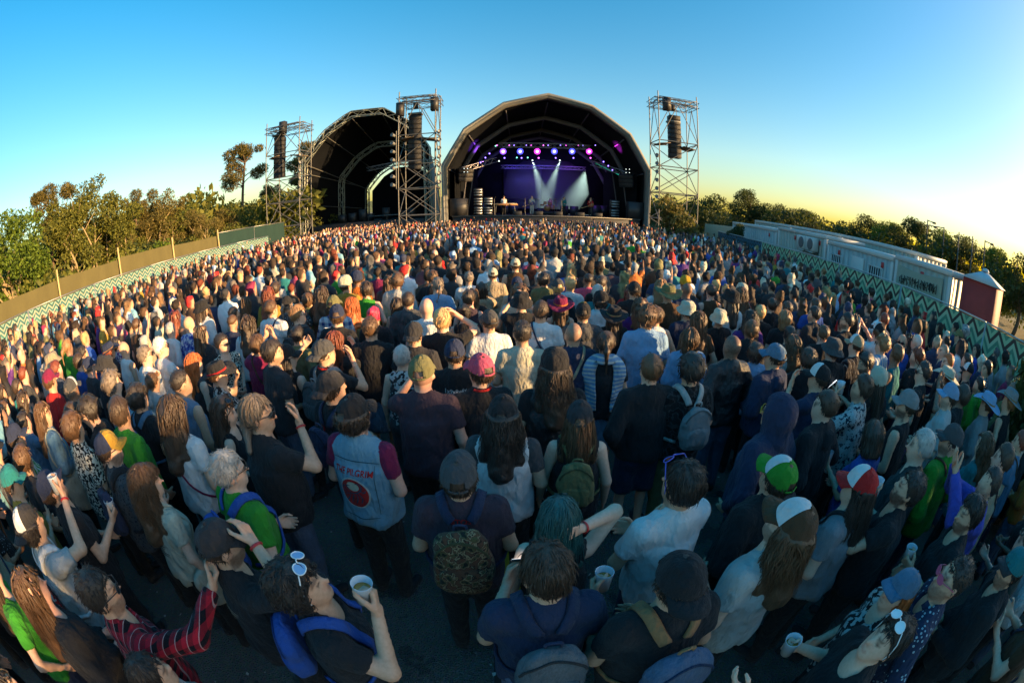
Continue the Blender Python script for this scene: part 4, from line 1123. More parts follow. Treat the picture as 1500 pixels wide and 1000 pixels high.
shr = [(-19.5, 8.6, 'olive', 1.35), (-19.2, 10.4, 'olive', 1.5), (-20.4, 12.4, 'gold', 1.4), (-20, 14.4, 'green', 1.5), (-20.6, 16.2, 'green', 1.45), (-20.6, 18.0, 'green', 1.7), (-21.5, 20., 'olive', 1.3), (-22, 22, 'dark', 1.5), (-22.3, 24.2, 'olive', 1.4), (-23, 28.6, 'gold', 1.5), (-23.5, 31.2, 'olive', 1.6), (-24, 34, 'gold', 1.4), (-22.5, 37, 'green', 1.5), (-19, 6.4, 'green', 1.4), (-18.8, 4.4, 'olive', 1.5), (-23.8, 14.8, 'dark', 1.8), (-24.5, 18.3, 'dark', 1.9), (-25.5, 20.5, 'dark', 1.8), (-22.6, 10.2, 'dark', 1.7), (-26, 29.5, 'dark', 1.9), (-27, 33.5, 'dark', 1.8)]
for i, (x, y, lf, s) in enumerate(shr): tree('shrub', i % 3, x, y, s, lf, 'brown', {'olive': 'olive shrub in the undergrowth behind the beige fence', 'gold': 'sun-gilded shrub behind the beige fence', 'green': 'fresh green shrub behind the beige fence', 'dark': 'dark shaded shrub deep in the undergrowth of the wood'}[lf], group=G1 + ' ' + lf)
ug = [(RNG.uniform(-27, -17.8), y, RNG.uniform(.3, 2.6), RNG.uniform(.6, 1.1)) for y in np.linspace(0, 42, 170)] + [(RNG.uniform(-33, -25), y, RNG.uniform(1.2, 4.6), RNG.uniform(.9, 1.6)) for y in np.linspace(2, 48, 110)]
L = leaves(ug, 36000, .13, 77); tag(link('undergrowth', mk('undergrowth', L[0], [L[1]], smooth=False), mat=LEAF['olive']), 'tangled olive undergrowth filling the wood floor behind the beige fence', 'undergrowth', kind='stuff')
mb_l = []
for i in range(230):
    az = R_(RNG.uniform(-92, -27)); d = RNG.uniform(38, 95); mb_l.append((d * math.sin(az), d * math.cos(az), RNG.uniform(.6, 4.2) + d * .030, RNG.uniform(1.3, 2.6)))
L = leaves(mb_l, 34000, .40, 5); tag(link('far_woods', mk('woods', L[0], [L[1]], smooth=False), mat=LEAF['olive']), 'far mass of olive and green treetops beyond the nearer trees', 'woods', kind='stuff')
# windswept trees behind the white cabins; dark leaf colour carries their backlit shade
rt = [(30, 49, 1.25, 'broad', 'windswept dark tree with an open gap in its crown', 'dark'), (33.5, 46, 1.0, 'broad', 'dark tree beside the windswept one', 'dark'), (32, 39, .92, 'broad', 'rounded dark tree ending the first clump', 'dark'), (33, 29.5, .98, 'broad', 'dark tree starting the second clump behind the cabins', 'dark'), (32, 25.2, .92, 'broad', 'dark tree with lighter foot beside the cabin roofs', 'green'), (31, 21.5, 1.02, 'broad', 'dense dark tree behind the two-bar floodlight frame', 'dark'), (31, 18.2, .95, 'broad', 'dark bushy tree behind the plain poles', 'green'), (31, 15.2, .93, 'broad', 'dark tree above the red hut', 'dark'), (31, 12.4, .9, 'broad', 'dark tree past the red hut', 'green'), (31, 9.8, .92, 'broad', 'dark tree above the parked truck', 'dark'), (31, 7.0, .95, 'broad', 'dark tree at the end of the dune row', 'dark')]
for i, (x, y, s, k_, lb, lf) in enumerate(rt): tree(k_, i % 3, x, y, s, lf, 'brown', lb)
cl = [(RNG.uniform(27, 44), y, RNG.uniform(.8, 4.3), RNG.uniform(.9, 1.6)) for y in np.linspace(4, 62, 170)] + [(RNG.uniform(14.5, 26), RNG.uniform(46, 62), RNG.uniform(1.2, 4.6), RNG.uniform(.9, 1.6)) for _ in range(60)]
L = leaves(cl, 38000, .18, 9); tag(link('dune_scrub', mk('scrub', L[0], [L[1]], smooth=False), mat=LEAF['dark']), 'continuous low green scrub covering the dune behind the cabins', 'scrub', kind='stuff')
# unseen trees placed beside the yard to shade the near crowd; one bush shows
tree('shrub', 1, 6.35, 1.05, .8, 'dark', 'brown', 'leafy dark bush crowding the edge of the audience by the chevron fence', sz=1.9)
for i, (x, y, s) in enumerate([(11.6, -1.6, .74), (12.2, -3.6, .78), (11.8, -5.6, .76), (12.6, -7.6, .8), (12.0, -9.8, .78), (14.6, -2.8, .84), (15.0, -6.4, .86), (12.4, -12., .8)]): tree('broad', i % 3, x, y, s, 'dark', 'brown', 'tall dense tree out of view beside the yard shading the near crowd', group='shade trees beside the yard')
tree('shrub', 0, 10.15, 26.2, 1.75, 'gold', 'brown', 'round yellow-green bush standing between the big stage and the scaffold tower', sz=1.3)
tree('shrub', 2, 12.9, 22.4, .6, 'dark', 'brown', 'small dark bush poking over the end of the blue chevron fence', z=1.6)
# ------------------------------------------------------------------ fences
def chevron(name, cols, per=.34, amp=.16, band=.46):
    def f(k):
        X = k.xyz(k.coord()); zz = k.math('ADD', X[2], k.math('MULTIPLY', k.math('PINGPONG', X[0], per / 2), 2 * amp / per))
        t = k.math('FRACT', k.math('DIVIDE', zz, band)); n = len(cols); pts = [(i / n, c) for i, c in enumerate(cols)]
        c = k.ramp(t, pts, 'CONSTANT'); c = k.mix(k.math('MULTIPLY', k.noise(k.coord(), 2.2, 4), .35), c, (.02, .03, .03, 1))
        k.base(c); k.p(Roughness=.75); k.bump(k.noise(k.coord(scale=(1, 1, .3)), 3.5, 3), .5, .06)
    return mat(name, f)
CH_L = chevron('print_teal_cream', [(.30, .36, .27), (.02, .10, .10), (.20, .34, .30), (.03, .18, .17), (.32, .38, .30), (.02, .13, .15)])
CH_G = chevron('print_green_brown', [(.42, .56, .36), (.06, .04, .03), (.34, .54, .32), (.10, .27, .17)], .50, .27, .44)
CH_B = chevron('print_blue', [(.015, .10, .16), (.008, .03, .05), (.02, .16, .22), (.008, .035, .055)], .3, .14)
def panel_wave(L, H, z0, seed, nx=40, nz=10, sag=.03):
    r = np.random.default_rng(seed); u = np.linspace(0, L, nx); v = np.linspace(0, 1, nz); U, Vv = np.meshgrid(u, v, indexing='ij'); ph = r.uniform(0, 6, 4)
    Y = .018 * np.sin(U * 2.3 + ph[0] + Vv * 1.5) + .012 * np.sin(U * 6.1 + ph[1]); Z = z0 + H * Vv - sag * np.sin(U / L * math.pi) * Vv
    P = np.stack([U, Y, Z], -1).reshape(-1, 3); P2 = P + [0, .006, 0]; n = nx * nz; Q = [[i * nz + j, (i + 1) * nz + j, (i + 1) * nz + j + 1, i * nz + j + 1] for i in range(nx - 1) for j in range(nz - 1)]
    return np.concatenate([P, P2]), np.array(Q + [[n + q for q in f[::-1]] for f in Q])
FRAME = plain('galvanised', (.42, .43, .42), .45, .7, .1, 20)
def fence_panel(a, b, H, m, label, group=None, seed=0, name='printed_fence', frame=True):
    a, b = np.array(a, float), np.array(b, float); L = np.linalg.norm(b - a); e = empty(name, (a[0], a[1], 0), math.atan2(b[1] - a[1], b[0] - a[0]))
    V, Q = panel_wave(L - .06, H - .12, .1, seed); link('banner', mk('banner', V + [.03, 0, 0], [Q]), e, m)
    if frame:
        for x in (.02, L - .02): mb = MB(); mb.tube([(x, .03, 0), (x, .03, H)], .021, 8); link('post', mb.mesh('post'), e, FRAME)
        for z in (.12, H): mb = MB(); mb.tube([(.02, .03, z), (L - .02, .03, z)], .019, 8); link('rail', mb.mesh('rail'), e, FRAME)
        for x in (.02, L - .02): mb = MB(); mb.box((x, .03, .05), (.2, .6, .1), None, .02); link('foot_block', mb.mesh('foot'), e, plain('concrete_foot', (.30, .29, .27), .9))
    tag(e, label, 'fence', group); return e
GL = 'teal and cream chevron fence panels'
for i in range(7): y0 = 23.2 - 3.5 * i; fence_panel((-15.0, y0 - 3.5), (-15.0, y0), 1.98, CH_L, 'teal and cream chevron banner panel in the row below the beige fence', GL, i)
RF = [(12.75, 24.3), (12.23, 20.9), (11.71, 17.5), (11.19, 14.1), (10.67, 10.7), (10.15, 7.3), (9.63, 3.9), (9.11, .5), (8.6, -2.9)]
for i in range(8):
    blue = i < 2
    fence_panel(RF[i], RF[i + 1], 1.98, CH_B if blue else CH_G, 'blue chevron banner panel before the far cabins' if blue else 'green and brown chevron banner panel before the cabins', 'blue chevron fence panels' if blue else 'green chevron fence panels', 20 + i)
def mesh_mat(name, c):
    def f(k):
        v = k.noise(k.coord(scale=(1, 1, .4)), 2.2, 4); k.base(k.mix(v, tuple(x * .75 for x in c), tuple(x * 1.2 for x in c))); k.p(Roughness=.85); k.bump(k.noise(k.coord(), 40, 2), .3, .02)
    return mat(name, f)
BEIGE = mesh_mat('beige_screen', (.095, .084, .030)); GREEN = mesh_mat('green_screen', (.006, .032, .028)); WOOD = plain('pale_timber', (.52, .38, .17), .8, 0, .2, 6)
ys = [-3, 1.0, 4.6, 8.2, 12.0, 15.9, 20.0]
for i in range(6): fence_panel((-16.7, ys[i]), (-16.7, ys[i + 1]), 2.6 + .06 * math.sin(i * 2), BEIGE, 'length of beige screening mesh on timber posts', 'beige mesh fence lengths', 40 + i, 'mesh_fence', False)
for i, y in enumerate(ys[1:]): mb = MB(); mb.tube([(-16.55, y, 0), (-16.55 + .05 * math.sin(i), y - .12 - .05 * (i % 2), 2.98 + .10 * math.cos(i * 2))], (.045, .04), 8); tag(link('timber_post', mb.mesh('post'), mat=WOOD), 'pale round timber post holding up the beige mesh', 'post', 'timber posts along the beige mesh')
for i in range(2): fence_panel((-16.7 + .3 * i, 20 + 3.6 * i), (-16.4 + .3 * i, 23.6 + 3.6 * i), 2.7, GREEN, 'length of dark green screening mesh joining the beige mesh to the tower', 'green mesh fence lengths', 60 + i, 'mesh_fence', True)
# ------------------------------------------------------------------ cabins
WHITE = plain('cabin_white', (.33, .37, .37), .55, 0, .22, .9); CREAM = plain('cabin_cream', (.34, .34, .29), .55, 0, .22, .9); TRIM = plain('cabin_trim', (.44, .46, .45), .45, 0, .05, 3); DARK = plain('dark_gap', (.012, .013, .015), .6); REDST = plain('red_sticker', (.45, .03, .03), .5)
def cabin(x, y, L, label, mt=WHITE, wins=(), acs=(), stick=(), door=None, D=2.44, H=2.5, z0=.22, ang=math.atan2(.9885, .151), banner=False, group=None):
    """front face towards the crowd along local +x, local +y goes back from it"""
    e = empty('white_cabin', (x, y, 0), ang); 
    # ribbed wall panels
    def wall(P0, ux, L, nm):
        n = max(2, int(L / .3)); mb = MB(); w = L / n
        for i in range(n):
            c = np.array(P0) + np.array(ux) * (i + .5) * w; t = .016 if i % 2 else .010; s = np.abs(np.array(ux)) * (w - .012) + (1 - np.abs(np.array(ux))) * t; mb.box(c + [0, 0, H / 2], (s[0] or t, s[1] or t, H - .30))
        mb.box(np.array(P0) + np.array(ux) * L / 2 + [0, 0, H / 2], [max(.008, abs(ux[0]) * (L - .04)), max(.008, abs(ux[1]) * (L - .04)), H - .3]); link(nm, mb.mesh(nm, False), e, mt)
    for P0, ux, Lw in (((.08, -.03, z0), (1, 0, 0), L - .16), ((.08, -D + .03, z0), (1, 0, 0), L - .16), ((.03, -D + .08, z0), (0, 1, 0), D - .16), ((L - .03, -D + .08, z0), (0, 1, 0), D - .16)): wall(P0, ux, Lw, 'wall_panel')
    for (cx, cy) in ((.08, -.08), (L - .08, -.08), (.08, -D + .08), (L - .08, -D + .08)): mb = MB(); mb.box((cx, cy, z0 + H / 2), (.16, .16, H - .3), None, .015); link('corner_post', mb.mesh('post'), e, TRIM)
    for z in (z0 + .07, z0 + H - .07):
        mb = MB(); mb.box((L / 2, -.06, z), (L + .01, .15, .16), None, .015); mb.box((L / 2, -D + .06, z), (L + .01, .15, .16), None, .015); mb.box((.06, -D / 2, z), (.15, D - .16, .159), None, .015); mb.box((L - .06, -D / 2, z), (.15, D - .16, .159), None, .015); link('edge_beam', mb.mesh('beam'), e, TRIM)
    mb = MB(); mb.box((L / 2, -D / 2, z0 + H - .012), (L - .1, D - .1, .06)); link('roof', mb.mesh('roof'), e, TRIM)
    for bx in (.3, L - .3): mb = MB(); mb.box((bx, -D / 2, z0 / 2), (.3, D - .2, z0)); link('support_block', mb.mesh('block'), e, plain('block', (.25, .24, .22), .9))
    for wx in wins:
        w = empty('barred_window', (wx, 0, z0 + 1.45)); w.parent = e; mb = MB(); mb.box((0, .012, 0), (.86, .03, 1.06)); link('pane', mb.mesh('pane', False), w, DARK)
        mb = MB()
        for s_ in (-1, 1): mb.box((s_ * .44, .02, 0), (.05, .06, 1.14)); mb.box((0, .022, s_ * .55), (.83, .06, .05))
        link('frame', mb.mesh('frame', False), w, TRIM)
        for i in range(6): mb = MB(); mb.tube([(-.36 + .144 * i, .045, -.53), (-.36 + .144 * i, .045, .53)], .020, 6); link('bar', mb.mesh('bar'), w, TRIM)
    for ax in acs:
        a = empty('air_conditioner', (ax, .2, z0 + 2.0)); a.parent = e; mb = MB(); mb.box((0, 0, 0), (.78, .32, .60), None, .03); link('housing', mb.mesh('housing'), a, TRIM); mb = MB(); mb.lathe([(.24, 0), (.25, .02), (.22, .03), (.0, .012)], 24, (-.1, .16, 0), rot=rotx(R_(-90))); link('fan_grille', mb.mesh('fan'), a, plain('grille', (.10, .11, .12), .5))
        mb = MB(); mb.box((0, 0, -.34), (.6, .34, .05)); link('bracket', mb.mesh('bracket'), a, FRAME)
    for sx in stick: mb = MB(); mb.box((sx, .012, z0 + H - .38), (.16, .012, .2)); link('sticker', mb.mesh('sticker', False), e, REDST)
    if door: mb = MB(); mb.box((door, .016, z0 + 1.15), (.86, .04, 2.0), None, .01); d = link('door', mb.mesh('door'), e, TRIM); mb = MB(); mb.box((door + .33, .05, z0 + 1.05), (.05, .06, .14), None, .01); link('handle', mb.mesh('handle'), d, FRAME)
    if banner:
        V, Q = panel_wave(2.3, .85, z0 + 1.38, 3, 24, 8, .08); b = link('banner', mk('banner', V * [1, -1, 1] + [.35, .07, 0], [Q[:, ::-1]]), e, plain('banner_cloth', (.25, .30, .25), .8))
        mb = MB(); r = np.random.default_rng(4)
        for i in range(13):   # crabbed spiky lettering
            x0 = .55 + i * .15; z1 = z0 + 1.86 - .006 * i
            for j in range(4): p = np.array([x0 + r.uniform(0, .12), .105, z1 + r.uniform(-.13, .13)]); q = np.array([x0 + r.uniform(0, .12), .105, z1 + r.uniform(-.13, .13)]); mb.tube([p, q], .014, 4)
            mb.tube([(x0, .105, z1 - .14), (x0, .105, z1 + .14)], .016, 4)
        link('lettering', mb.mesh('lettering'), b, plain('lettering_black', (.01, .012, .012), .7))
    tag(e, label, 'cabin', group); return e
d_ = np.array([.151, .9885])
def along(s, off=1.75): p = np.array([9.63, 3.9]) + d_ * s + np.array([.9885, -.151]) * off; return p
for s, L, lb, kw in [(2.75, 2.9, 'white cabin with a lettered banner hung on its ribbed wall', dict(banner=True, mt=CREAM, stick=(1.4,))), (5.75, 4.6, 'white cabin with two barred windows', dict(z0=.12, wins=(1.0, 3.75), stick=(.6, 3.6), door=2.2)), (10.5, 4.9, 'white cabin with two air conditioners under its roof edge', dict(z0=.3, mt=CREAM, acs=(.9, 1.75), stick=(.5, 2.9))), (15.6, 7.0, 'white cabin behind the blue chevron fence', dict(z0=.16, stick=(.9,)))]:
    p = along(s); cabin(p[0], p[1], L, lb, **kw)
for s, L, lb in [(7.4, 5.6, 'pale cabin of the back row behind the barred windows'), (13.6, 5.8, 'pale cabin of the back row behind the air conditioners'), (19.8, 6.0, 'pale cabin of the back row nearest the scaffold tower')]:
    p = along(s, 4.9); cabin(p[0], p[1], L, lb, mt=CREAM, z0=.5, stick=(1., L - 1))
mb = MB(); mb.box((14.8, 27.6, 1.15), (2.8, .12, 2.3)); tag(link('site_wall', mb.mesh('wall', False), mat=plain('sunlit_board', (.30, .26, .17), .8)), 'low cream wall beside the foot of the scaffold tower', 'wall')  # board in one even cream colour
# red hut with white pyramid roof
e = empty('red_hut', (12.35, 5.3, 0), .15)
mb = MB(); mb.box((0, 0, 1.36), (1.25, 1.25, 2.72), None, .02); link('walls', mb.mesh('walls'), e, plain('red_board', (.22, .022, .022), .7, 0, .3, 3, .2))
mb = MB(); mb.add([[-.7, -.7, 2.71], [.7, -.7, 2.71], [.7, .7, 2.71], [-.7, .7, 2.71], [0, 0, 3.05]], [[3, 2, 1, 0]], [[0, 1, 4], [1, 2, 4], [2, 3, 4], [3, 0, 4]]); r_ = link('roof', mb.mesh('roof', False), e, plain('white_tarp', (.42, .48, .52), .6)); mb = MB(); mb.lathe([(.14, 0), (.10, .07), (0, .09)], 10, (0, 0, 3.02)); link('cap_piece', mb.mesh('finial'), r_, TRIM)
tag(e, 'dark red square hut with a white pyramid roof past the cabins', 'hut')
# truck cab beyond the fence
e = empty('white_truck', (13.4, 2.2, 0), .2); TRK = plain('truck_white', (.62, .66, .68), .35)
mb = MB(); mb.box((0, 0, 1.55), (1.7, 1.9, 1.7), None, .15); link('cab', mb.mesh('cab'), e, TRK); mb = MB(); mb.box((-.86, .1, 1.85), (.03, 1.0, .62), None, .01); link('side_window', mb.mesh('win'), e, glass_dark()); mb = MB(); mb.box((0, -2.6, 1.7), (1.9, 3.2, 2.1), None, .04); link('load_box', mb.mesh('box'), e, TRK)
for wx in (-.78, .78):
    for wy in (.25, -3.2): mb = MB(); mb.lathe([(.0, -.12), (.42, -.12), (.46, 0), (.42, .12), (0, .12)], 20, (wx, wy, .46), rot=roty(R_(90))); w_ = link('wheel', mb.mesh('wheel'), e, plain('tyre', (.02, .02, .02), .85))
mb = MB(); mb.box((-.98, .85, 1.95), (.12, .08, .4), None, .02); link('mirror', mb.mesh('mirror'), e, DARK); tag(e, 'white truck parked beyond the end of the chevron fence', 'truck')
# poles on the dune
for i, (px, py, xx, hh, arm) in enumerate([(1359, 322, 27, 5.6, 1), (1383, 333, 27, 5.0, 2), (1405, 340, 27, 4.9, 0), (1425, 346, 27, 4.8, 0), (1443, 352, 27, 4.6, 1)]):
    d = ray(px, py); p = d * xx / d[0]; zt = p[2] + CAM_H; e = empty('floodlight_pole', (p[0], p[1], 0)); mb = MB(); mb.tube([(0, 0, 0), (0, 0, zt)], (.07, .045), 8); link('pole', mb.mesh('pole'), e, plain('dark_steel', (.06, .06, .055), .6))
    if arm: mb = MB(); mb.tube([(0, 0, zt - .05), (.1, -.55 if arm == 1 else 1.9, zt - .1)], .035, 6); link('arm', mb.mesh('arm'), e, plain('dark_steel', (.06, .06, .055), .6)); mb = MB(); mb.box((.1, -.6 if arm == 1 else .9, zt - .12), (.2, .3, .12), None, .02); link('lamp_head', mb.mesh('lamp'), e, DARK)
    tag(e, ['dark pole with a short lamp arm ending the floodlight frame', 'pole carrying the long crossbar of the floodlight frame', 'plain dark pole among the dune trees', 'plain dark pole among the dune trees', 'thin pole with a small lamp arm above the red hut'][i], 'pole', 'plain poles' if i in (2, 3) else None)
# ------------------------------------------------------------------ scaffolding, stages
STEEL = plain('steel_tube', (.14, .138, .13), .5, .4, .12, 10); BLACKB = plain('speaker_black', (.012, .012, .014), .6, 0, .3, 20); SKIN_B = plain('black_tarp', (.007, .008, .010), .9, 0, .4, .8, .3, .05)
UNIT = {}
def stick(name, a, b, r, parent, m=STEEL):
    """one tube as its own object, sharing one unit cylinder"""
    if 'c' not in UNIT: mb = MB(); mb.tube([(0, 0, 0), (0, 0, 1)], 1., 8); UNIT['c'] = mb.mesh('tube')
    a, b = Vector(a), Vector(b); o = link(name, UNIT['c'], parent, m); o.location = a; o.rotation_mode = 'QUATERNION'; o.rotation_quaternion = Vector((0, 0, 1)).rotation_difference(b - a); o.scale = (r, r, (b - a).length); return o
def truss(mb, pts, w=.4, r=.035, n=6, step=.6, up=(0, 0, 1), offs=None):
    """square lattice girder along pts"""
    P = np.asarray(pts, float); seg = np.r_[0, np.cumsum(np.linalg.norm(np.diff(P, axis=0), axis=1))]; k = max(2, int(seg[-1] / step)); t = np.linspace(0, seg[-1], k + 1); C = np.stack([np.interp(t, seg, P[:, i]) for i in range(3)], 1)
    T = np.gradient(C, axis=0); T /= np.linalg.norm(T, axis=1)[:, None]; U = np.cross(T, np.array(up, float)); bad = np.linalg.norm(U, axis=1) < .2; U[bad] = [0, 1, 0]; U /= np.linalg.norm(U, axis=1)[:, None]; Vv = np.cross(T, U)
    ch = [C + (a * U + b * Vv) * w / 2 for a in (-1, 1) for b in (-1, 1)]
    for c in ch: mb.tube(c, r, n)
    for i in range(k):
        for a, b in ((0, 1), (1, 3), (3, 2), (2, 0)):
            p, q = (ch[a][i], ch[b][i + 1]) if i % 2 else (ch[b][i], ch[a][i + 1]); mb.tube([p, q], r * .55, 4, False)
def tower(x, y, w, d, H, label, arr_x, lamps=None, rz=0.):
    e = empty('scaffold_tower', (x, y, 0), rz); hw, hd = w / 2, d / 2
    cs = [(-hw, -hd), (hw, -hd), (hw, hd), (-hw, hd)]
    for cx, cy in cs: stick('standard', (cx, cy, 0), (cx, cy, H + .35), .042, e)
    lv = [.5, 2.3, 4.3, 6.3, 8.3, 10.2]
    for z in lv[:-1]:
        for i in range(4): a, b = cs[i], cs[(i + 1) % 4]; stick('ledger', (*a, z), (*b, z), .038, e)
    for i in range(4):
        a, b = cs[i], cs[(i + 1) % 4]
        for j in range(4):
            p, q = (a, b) if (i + j) % 2 else (b, a); stick('diagonal_brace', (*p, lv[j]), (*q, lv[j + 1]), .032, e)
            if i in (0, 2) and j < 3: stick('diagonal_brace', (*q, lv[j]), (*p, lv[j + 1]), .03, e)
        a_, b_ = np.array([*a, 0]), np.array([*b, 0]); mb = MB(); truss(mb, [a_ + [0, 0, H - .35], b_ + [0, 0, H - .35]], .42, .026, 6, .6); link('top_girder', mb.mesh('girder'), e, STEEL)
        stick('diagonal_brace', (*a, 8.3), ((a[0] + b[0]) / 2, (a[1] + b[1]) / 2, H - .6), .03, e); stick('diagonal_brace', (*b, 8.3), ((a[0] + b[0]) / 2, (a[1] + b[1]) / 2, H - .6), .03, e)
    for px, pz in ((-hw + .55, 8.15), (hw - .55, 8.0)): mb = MB(); mb.box((px, 0, pz), (1.0, d * .7, .06), roty(R_(-9 if px < 0 else 9)), .01); link('platform', mb.mesh('platform'), e, plain('ply', (.16, .12, .08), .8))
    mb = MB(); truss(mb, [(-hw, -.2, H - .1), (hw, -.2, H - .1)], .3, .026, 6, .6); link('hoist_girder', mb.mesh('girder'), e, STEEL)
    mb = MB(); mb.box((arr_x, -.2, 10.05), (1.0, .7, .16), None, .02); mb.tube([(arr_x - .3, -.2, 10.1), (arr_x - .3, -.2, H - .1)], .02, 6); mb.tube([(arr_x + .3, -.2, 10.1), (arr_x + .3, -.2, H - .1)], .02, 6); link('flying_frame', mb.mesh('fly'), e, STEEL)
    mb = MB(); mb.box((arr_x, -.2, H - .65), (.35, .3, .5), None, .04); link('hoist', mb.mesh('hoist'), e, BLACKB)
    tag(e, label, 'tower'); return e
def line_array(x, y, ztop, n, label, w=.92, tilt=0., yaw=0.):
    e = empty('line_array', (x, y, ztop), yaw); z = 0; yy = 0; a = tilt; cab = MB(); cab.box((0, 0, -.19), (w, .62, .37), None, .025); cm = lib(('cab', w), lambda: cab.mesh('cabinet')); g = MB()
    for i in range(8): g.box((0, -.316, -.05 - i * .04), (w - .12, .012, .014))
    gm = lib(('grille', w), lambda: g.mesh('grille', False))
    for i in range(n):
        c = link('speaker_cabinet', cm, e, BLACKB); c.location = (0, yy, z); c.rotation_euler = (a, 0, 0); gr = link('grille', gm, c, plain('grille_dark', (.03, .03, .032), .5))
        z -= .385 * math.cos(a); yy -= .385 * math.sin(a) * -1; a += .006 + .006 * max(0, i - n * .6)
    tag(e, label, 'loudspeakers'); return e
def box_speaker(x, y, z, label, size=(.55, .5, .8), yaw=0., group=None, name='speaker_box'):
    e = empty(name, (x, y, z), yaw); mb = MB(); mb.box((0, 0, size[2] / 2), size, None, .025); link('cabinet', mb.mesh('cab'), e, BLACKB); mb = MB(); mb.box((0, -size[1] / 2 - .004, size[2] / 2), (size[0] - .08, .012, size[2] - .1)); link('grille', mb.mesh('gr', False), e, plain('grille_dark', (.03, .03, .032), .5)); tag(e, label, 'speaker', group); return e
def lamp_stack(x, y, z0, n, label, sx=1):
    e = empty('lamp_stack', (x, y, z0)); stick('pipe', (0, 0, 0), (0, 0, n * .62), .03, e)
    for i in range(n):
        mb = MB(); Rm = rotz(R_(25 * sx)) @ rotx(R_(78)); mb.lathe([(.0, -.22), (.09, -.2), (.12, -.08), (.12, .13), (.145, .16), (.12, .16), (.11, .1), (.0, .09)], 14, (.22 * sx, -.05, .3 + i * .62), rot=Rm); link('lamp_can', mb.mesh('can'), e, plain('bare_metal', (.22, .225, .225), .55, .4))
    tag(e, label, 'lamps'); return e
tower(-17.9, 31.2, 3.2, 2.2, 10.75, 'outermost scaffold tower standing before the pines', -.9)
tower(-6.75, 31.2, 2.7, 2.2, 11.4, 'scaffold tower between the two stages', -.3)
tower(12.3, 31.2, 3.2, 2.2, 11.9, 'scaffold tower beside the yellow-green bush', -.1)
line_array(-18.65, 31.0, 9.85, 9, 'black line array hung in the tower before the pines', tilt=-.05, yaw=.25); line_array(-7.05, 31.0, 9.95, 11, 'black line array hung in the tower between the stages', tilt=-.05, yaw=.1); line_array(12.25, 31.0, 10.55, 9, 'black line array hung in the tower by the yellow-green bush', tilt=-.05)
for x, z, lb in ((-8.05, 9.85, 'small black speaker hung high on the tower between the stages, beside the lone stage roof'), (-5.5, 10.05, 'small black speaker hung high on the tower between the stages, on the big stage side'), (11.45, 10.75, 'small black speaker hung beside the line array by the bush'), (-18.0, 9.95, 'small black speaker hung over the array before the pines')): box_speaker(x, 30.3, z, lb, (.55, .5, 1.05))
lamp_stack(-16.2, 29.9, 4.4, 6, 'column of bare metal lamps on the outermost tower'); lamp_stack(-8.2, 29.9, 4.3, 7, 'column of bare metal lamps on the tower side facing the dark stage', -1); lamp_stack(-5.3, 29.9, 4.3, 7, 'column of bare metal lamps on the tower side facing the lit stage'); lamp_stack(10.65, 29.9, 3.6, 6, 'column of dull lamps on the tower by the bush', -1)
def arch(prof, s, cx, y, zs=None): return np.array([(cx + x * s, y, z * (zs if zs else s)) for x, z in prof])
def shell(mb, A, B):
    n = len(A); mb.add(np.concatenate([A, B]), [[i, i + 1, n + i + 1, n + i] for i in range(n - 1)])
def band(mb, A, B, t):
    """solid strip between polylines A and B with thickness t backwards"""
    n = len(A); off = np.array([0, t, 0]); V = np.concatenate([A, B, A + off, B + off]); Q = []
    for i in range(n - 1): Q += [[i, i + 1, n + i + 1, n + i], [2 * n + i + 1, 2 * n + i, 3 * n + i, 3 * n + i + 1], [i + 1, i, 2 * n + i, 2 * n + i + 1], [n + i, n + i + 1, 3 * n + i + 1, 3 * n + i]]
    mb.add(V, Q)
# ---- the big lit stage
PX, PY = 3.05, 36.; prof = [(-8.75, 0), (-8.88, 6.4), (-7.05, 9.55), (-3.75, 11.85), (0, 12.75), (3.75, 11.85), (7.05, 9.55), (8.88, 6.4), (8.75, 0)]
FAS = plain('grey_canvas', (.13, .13, .12), .8, 0, .15, 1.2, .2); RIB = plain('lilac_grey_rib', (.09, .085, .095), .7, 0, .2, 2)
st = empty('main_stage', (0, 0, 0))
o_, i_ = arch(prof, 1., PX, PY), arch([(x * .965, z * .972) for x, z in prof], 1., PX, PY); mb = MB(); band(mb, o_, i_, .9); link('fascia', mb.mesh('fascia', False), st, FAS)
mb = MB(); band(mb, arch([(x * 1.012, z * 1.008) for x, z in prof], 1., PX, PY - .05), arch([(x * .985, z * .988) for x, z in prof], 1., PX, PY - .05), .12); link('fascia_edge', mb.mesh('edge', False), st, plain('pale_canvas', (.24, .235, .21), .75))
mb = MB(); shell(mb, arch(prof, .998, PX, PY + .7), arch(prof, .86, PX, PY + 13)); link('roof_outer', mb.mesh('outer', False), st, plain('blue_grey_tarp', (.10, .14, .16), .7))
mb = MB(); shell(mb, arch(prof, .965, PX, PY + .8)[::-1], arch(prof, .83, PX, PY + 12.9)[::-1]); link('roof_lining', mb.mesh('lining', False), st, SKIN_B)
for y, s in ((4.2, .915), (8.2, .872), (11., .845)): mb = MB(); band(mb, arch(prof, s, PX, PY + y), arch([(x * .962, z * .965) for x, z in prof], s, PX, PY + y), .3); link('roof_rib', mb.mesh('rib', False), st, RIB)
for k_ in (1, 2, 3, 4, 5, 6, 7):
    A_, B_ = arch(prof, .955, PX, PY + .9)[k_], arch(prof, .84, PX, PY + 12.5)[k_]; stick('purlin', A_, B_, .07, st, RIB)
mb = MB(); mb.box((PX, PY + 6.2, 1.0), (16.2, 11.6, 1.9), None, .02); link('stage_deck', mb.mesh('deck'), st, plain('deck_black', (.018, .018, .02), .55)); mb = MB(); mb.box((PX, PY + .36, 1.93), (16.3, .08, .10)); link('deck_edge', mb.mesh('edge'), st, STEEL)
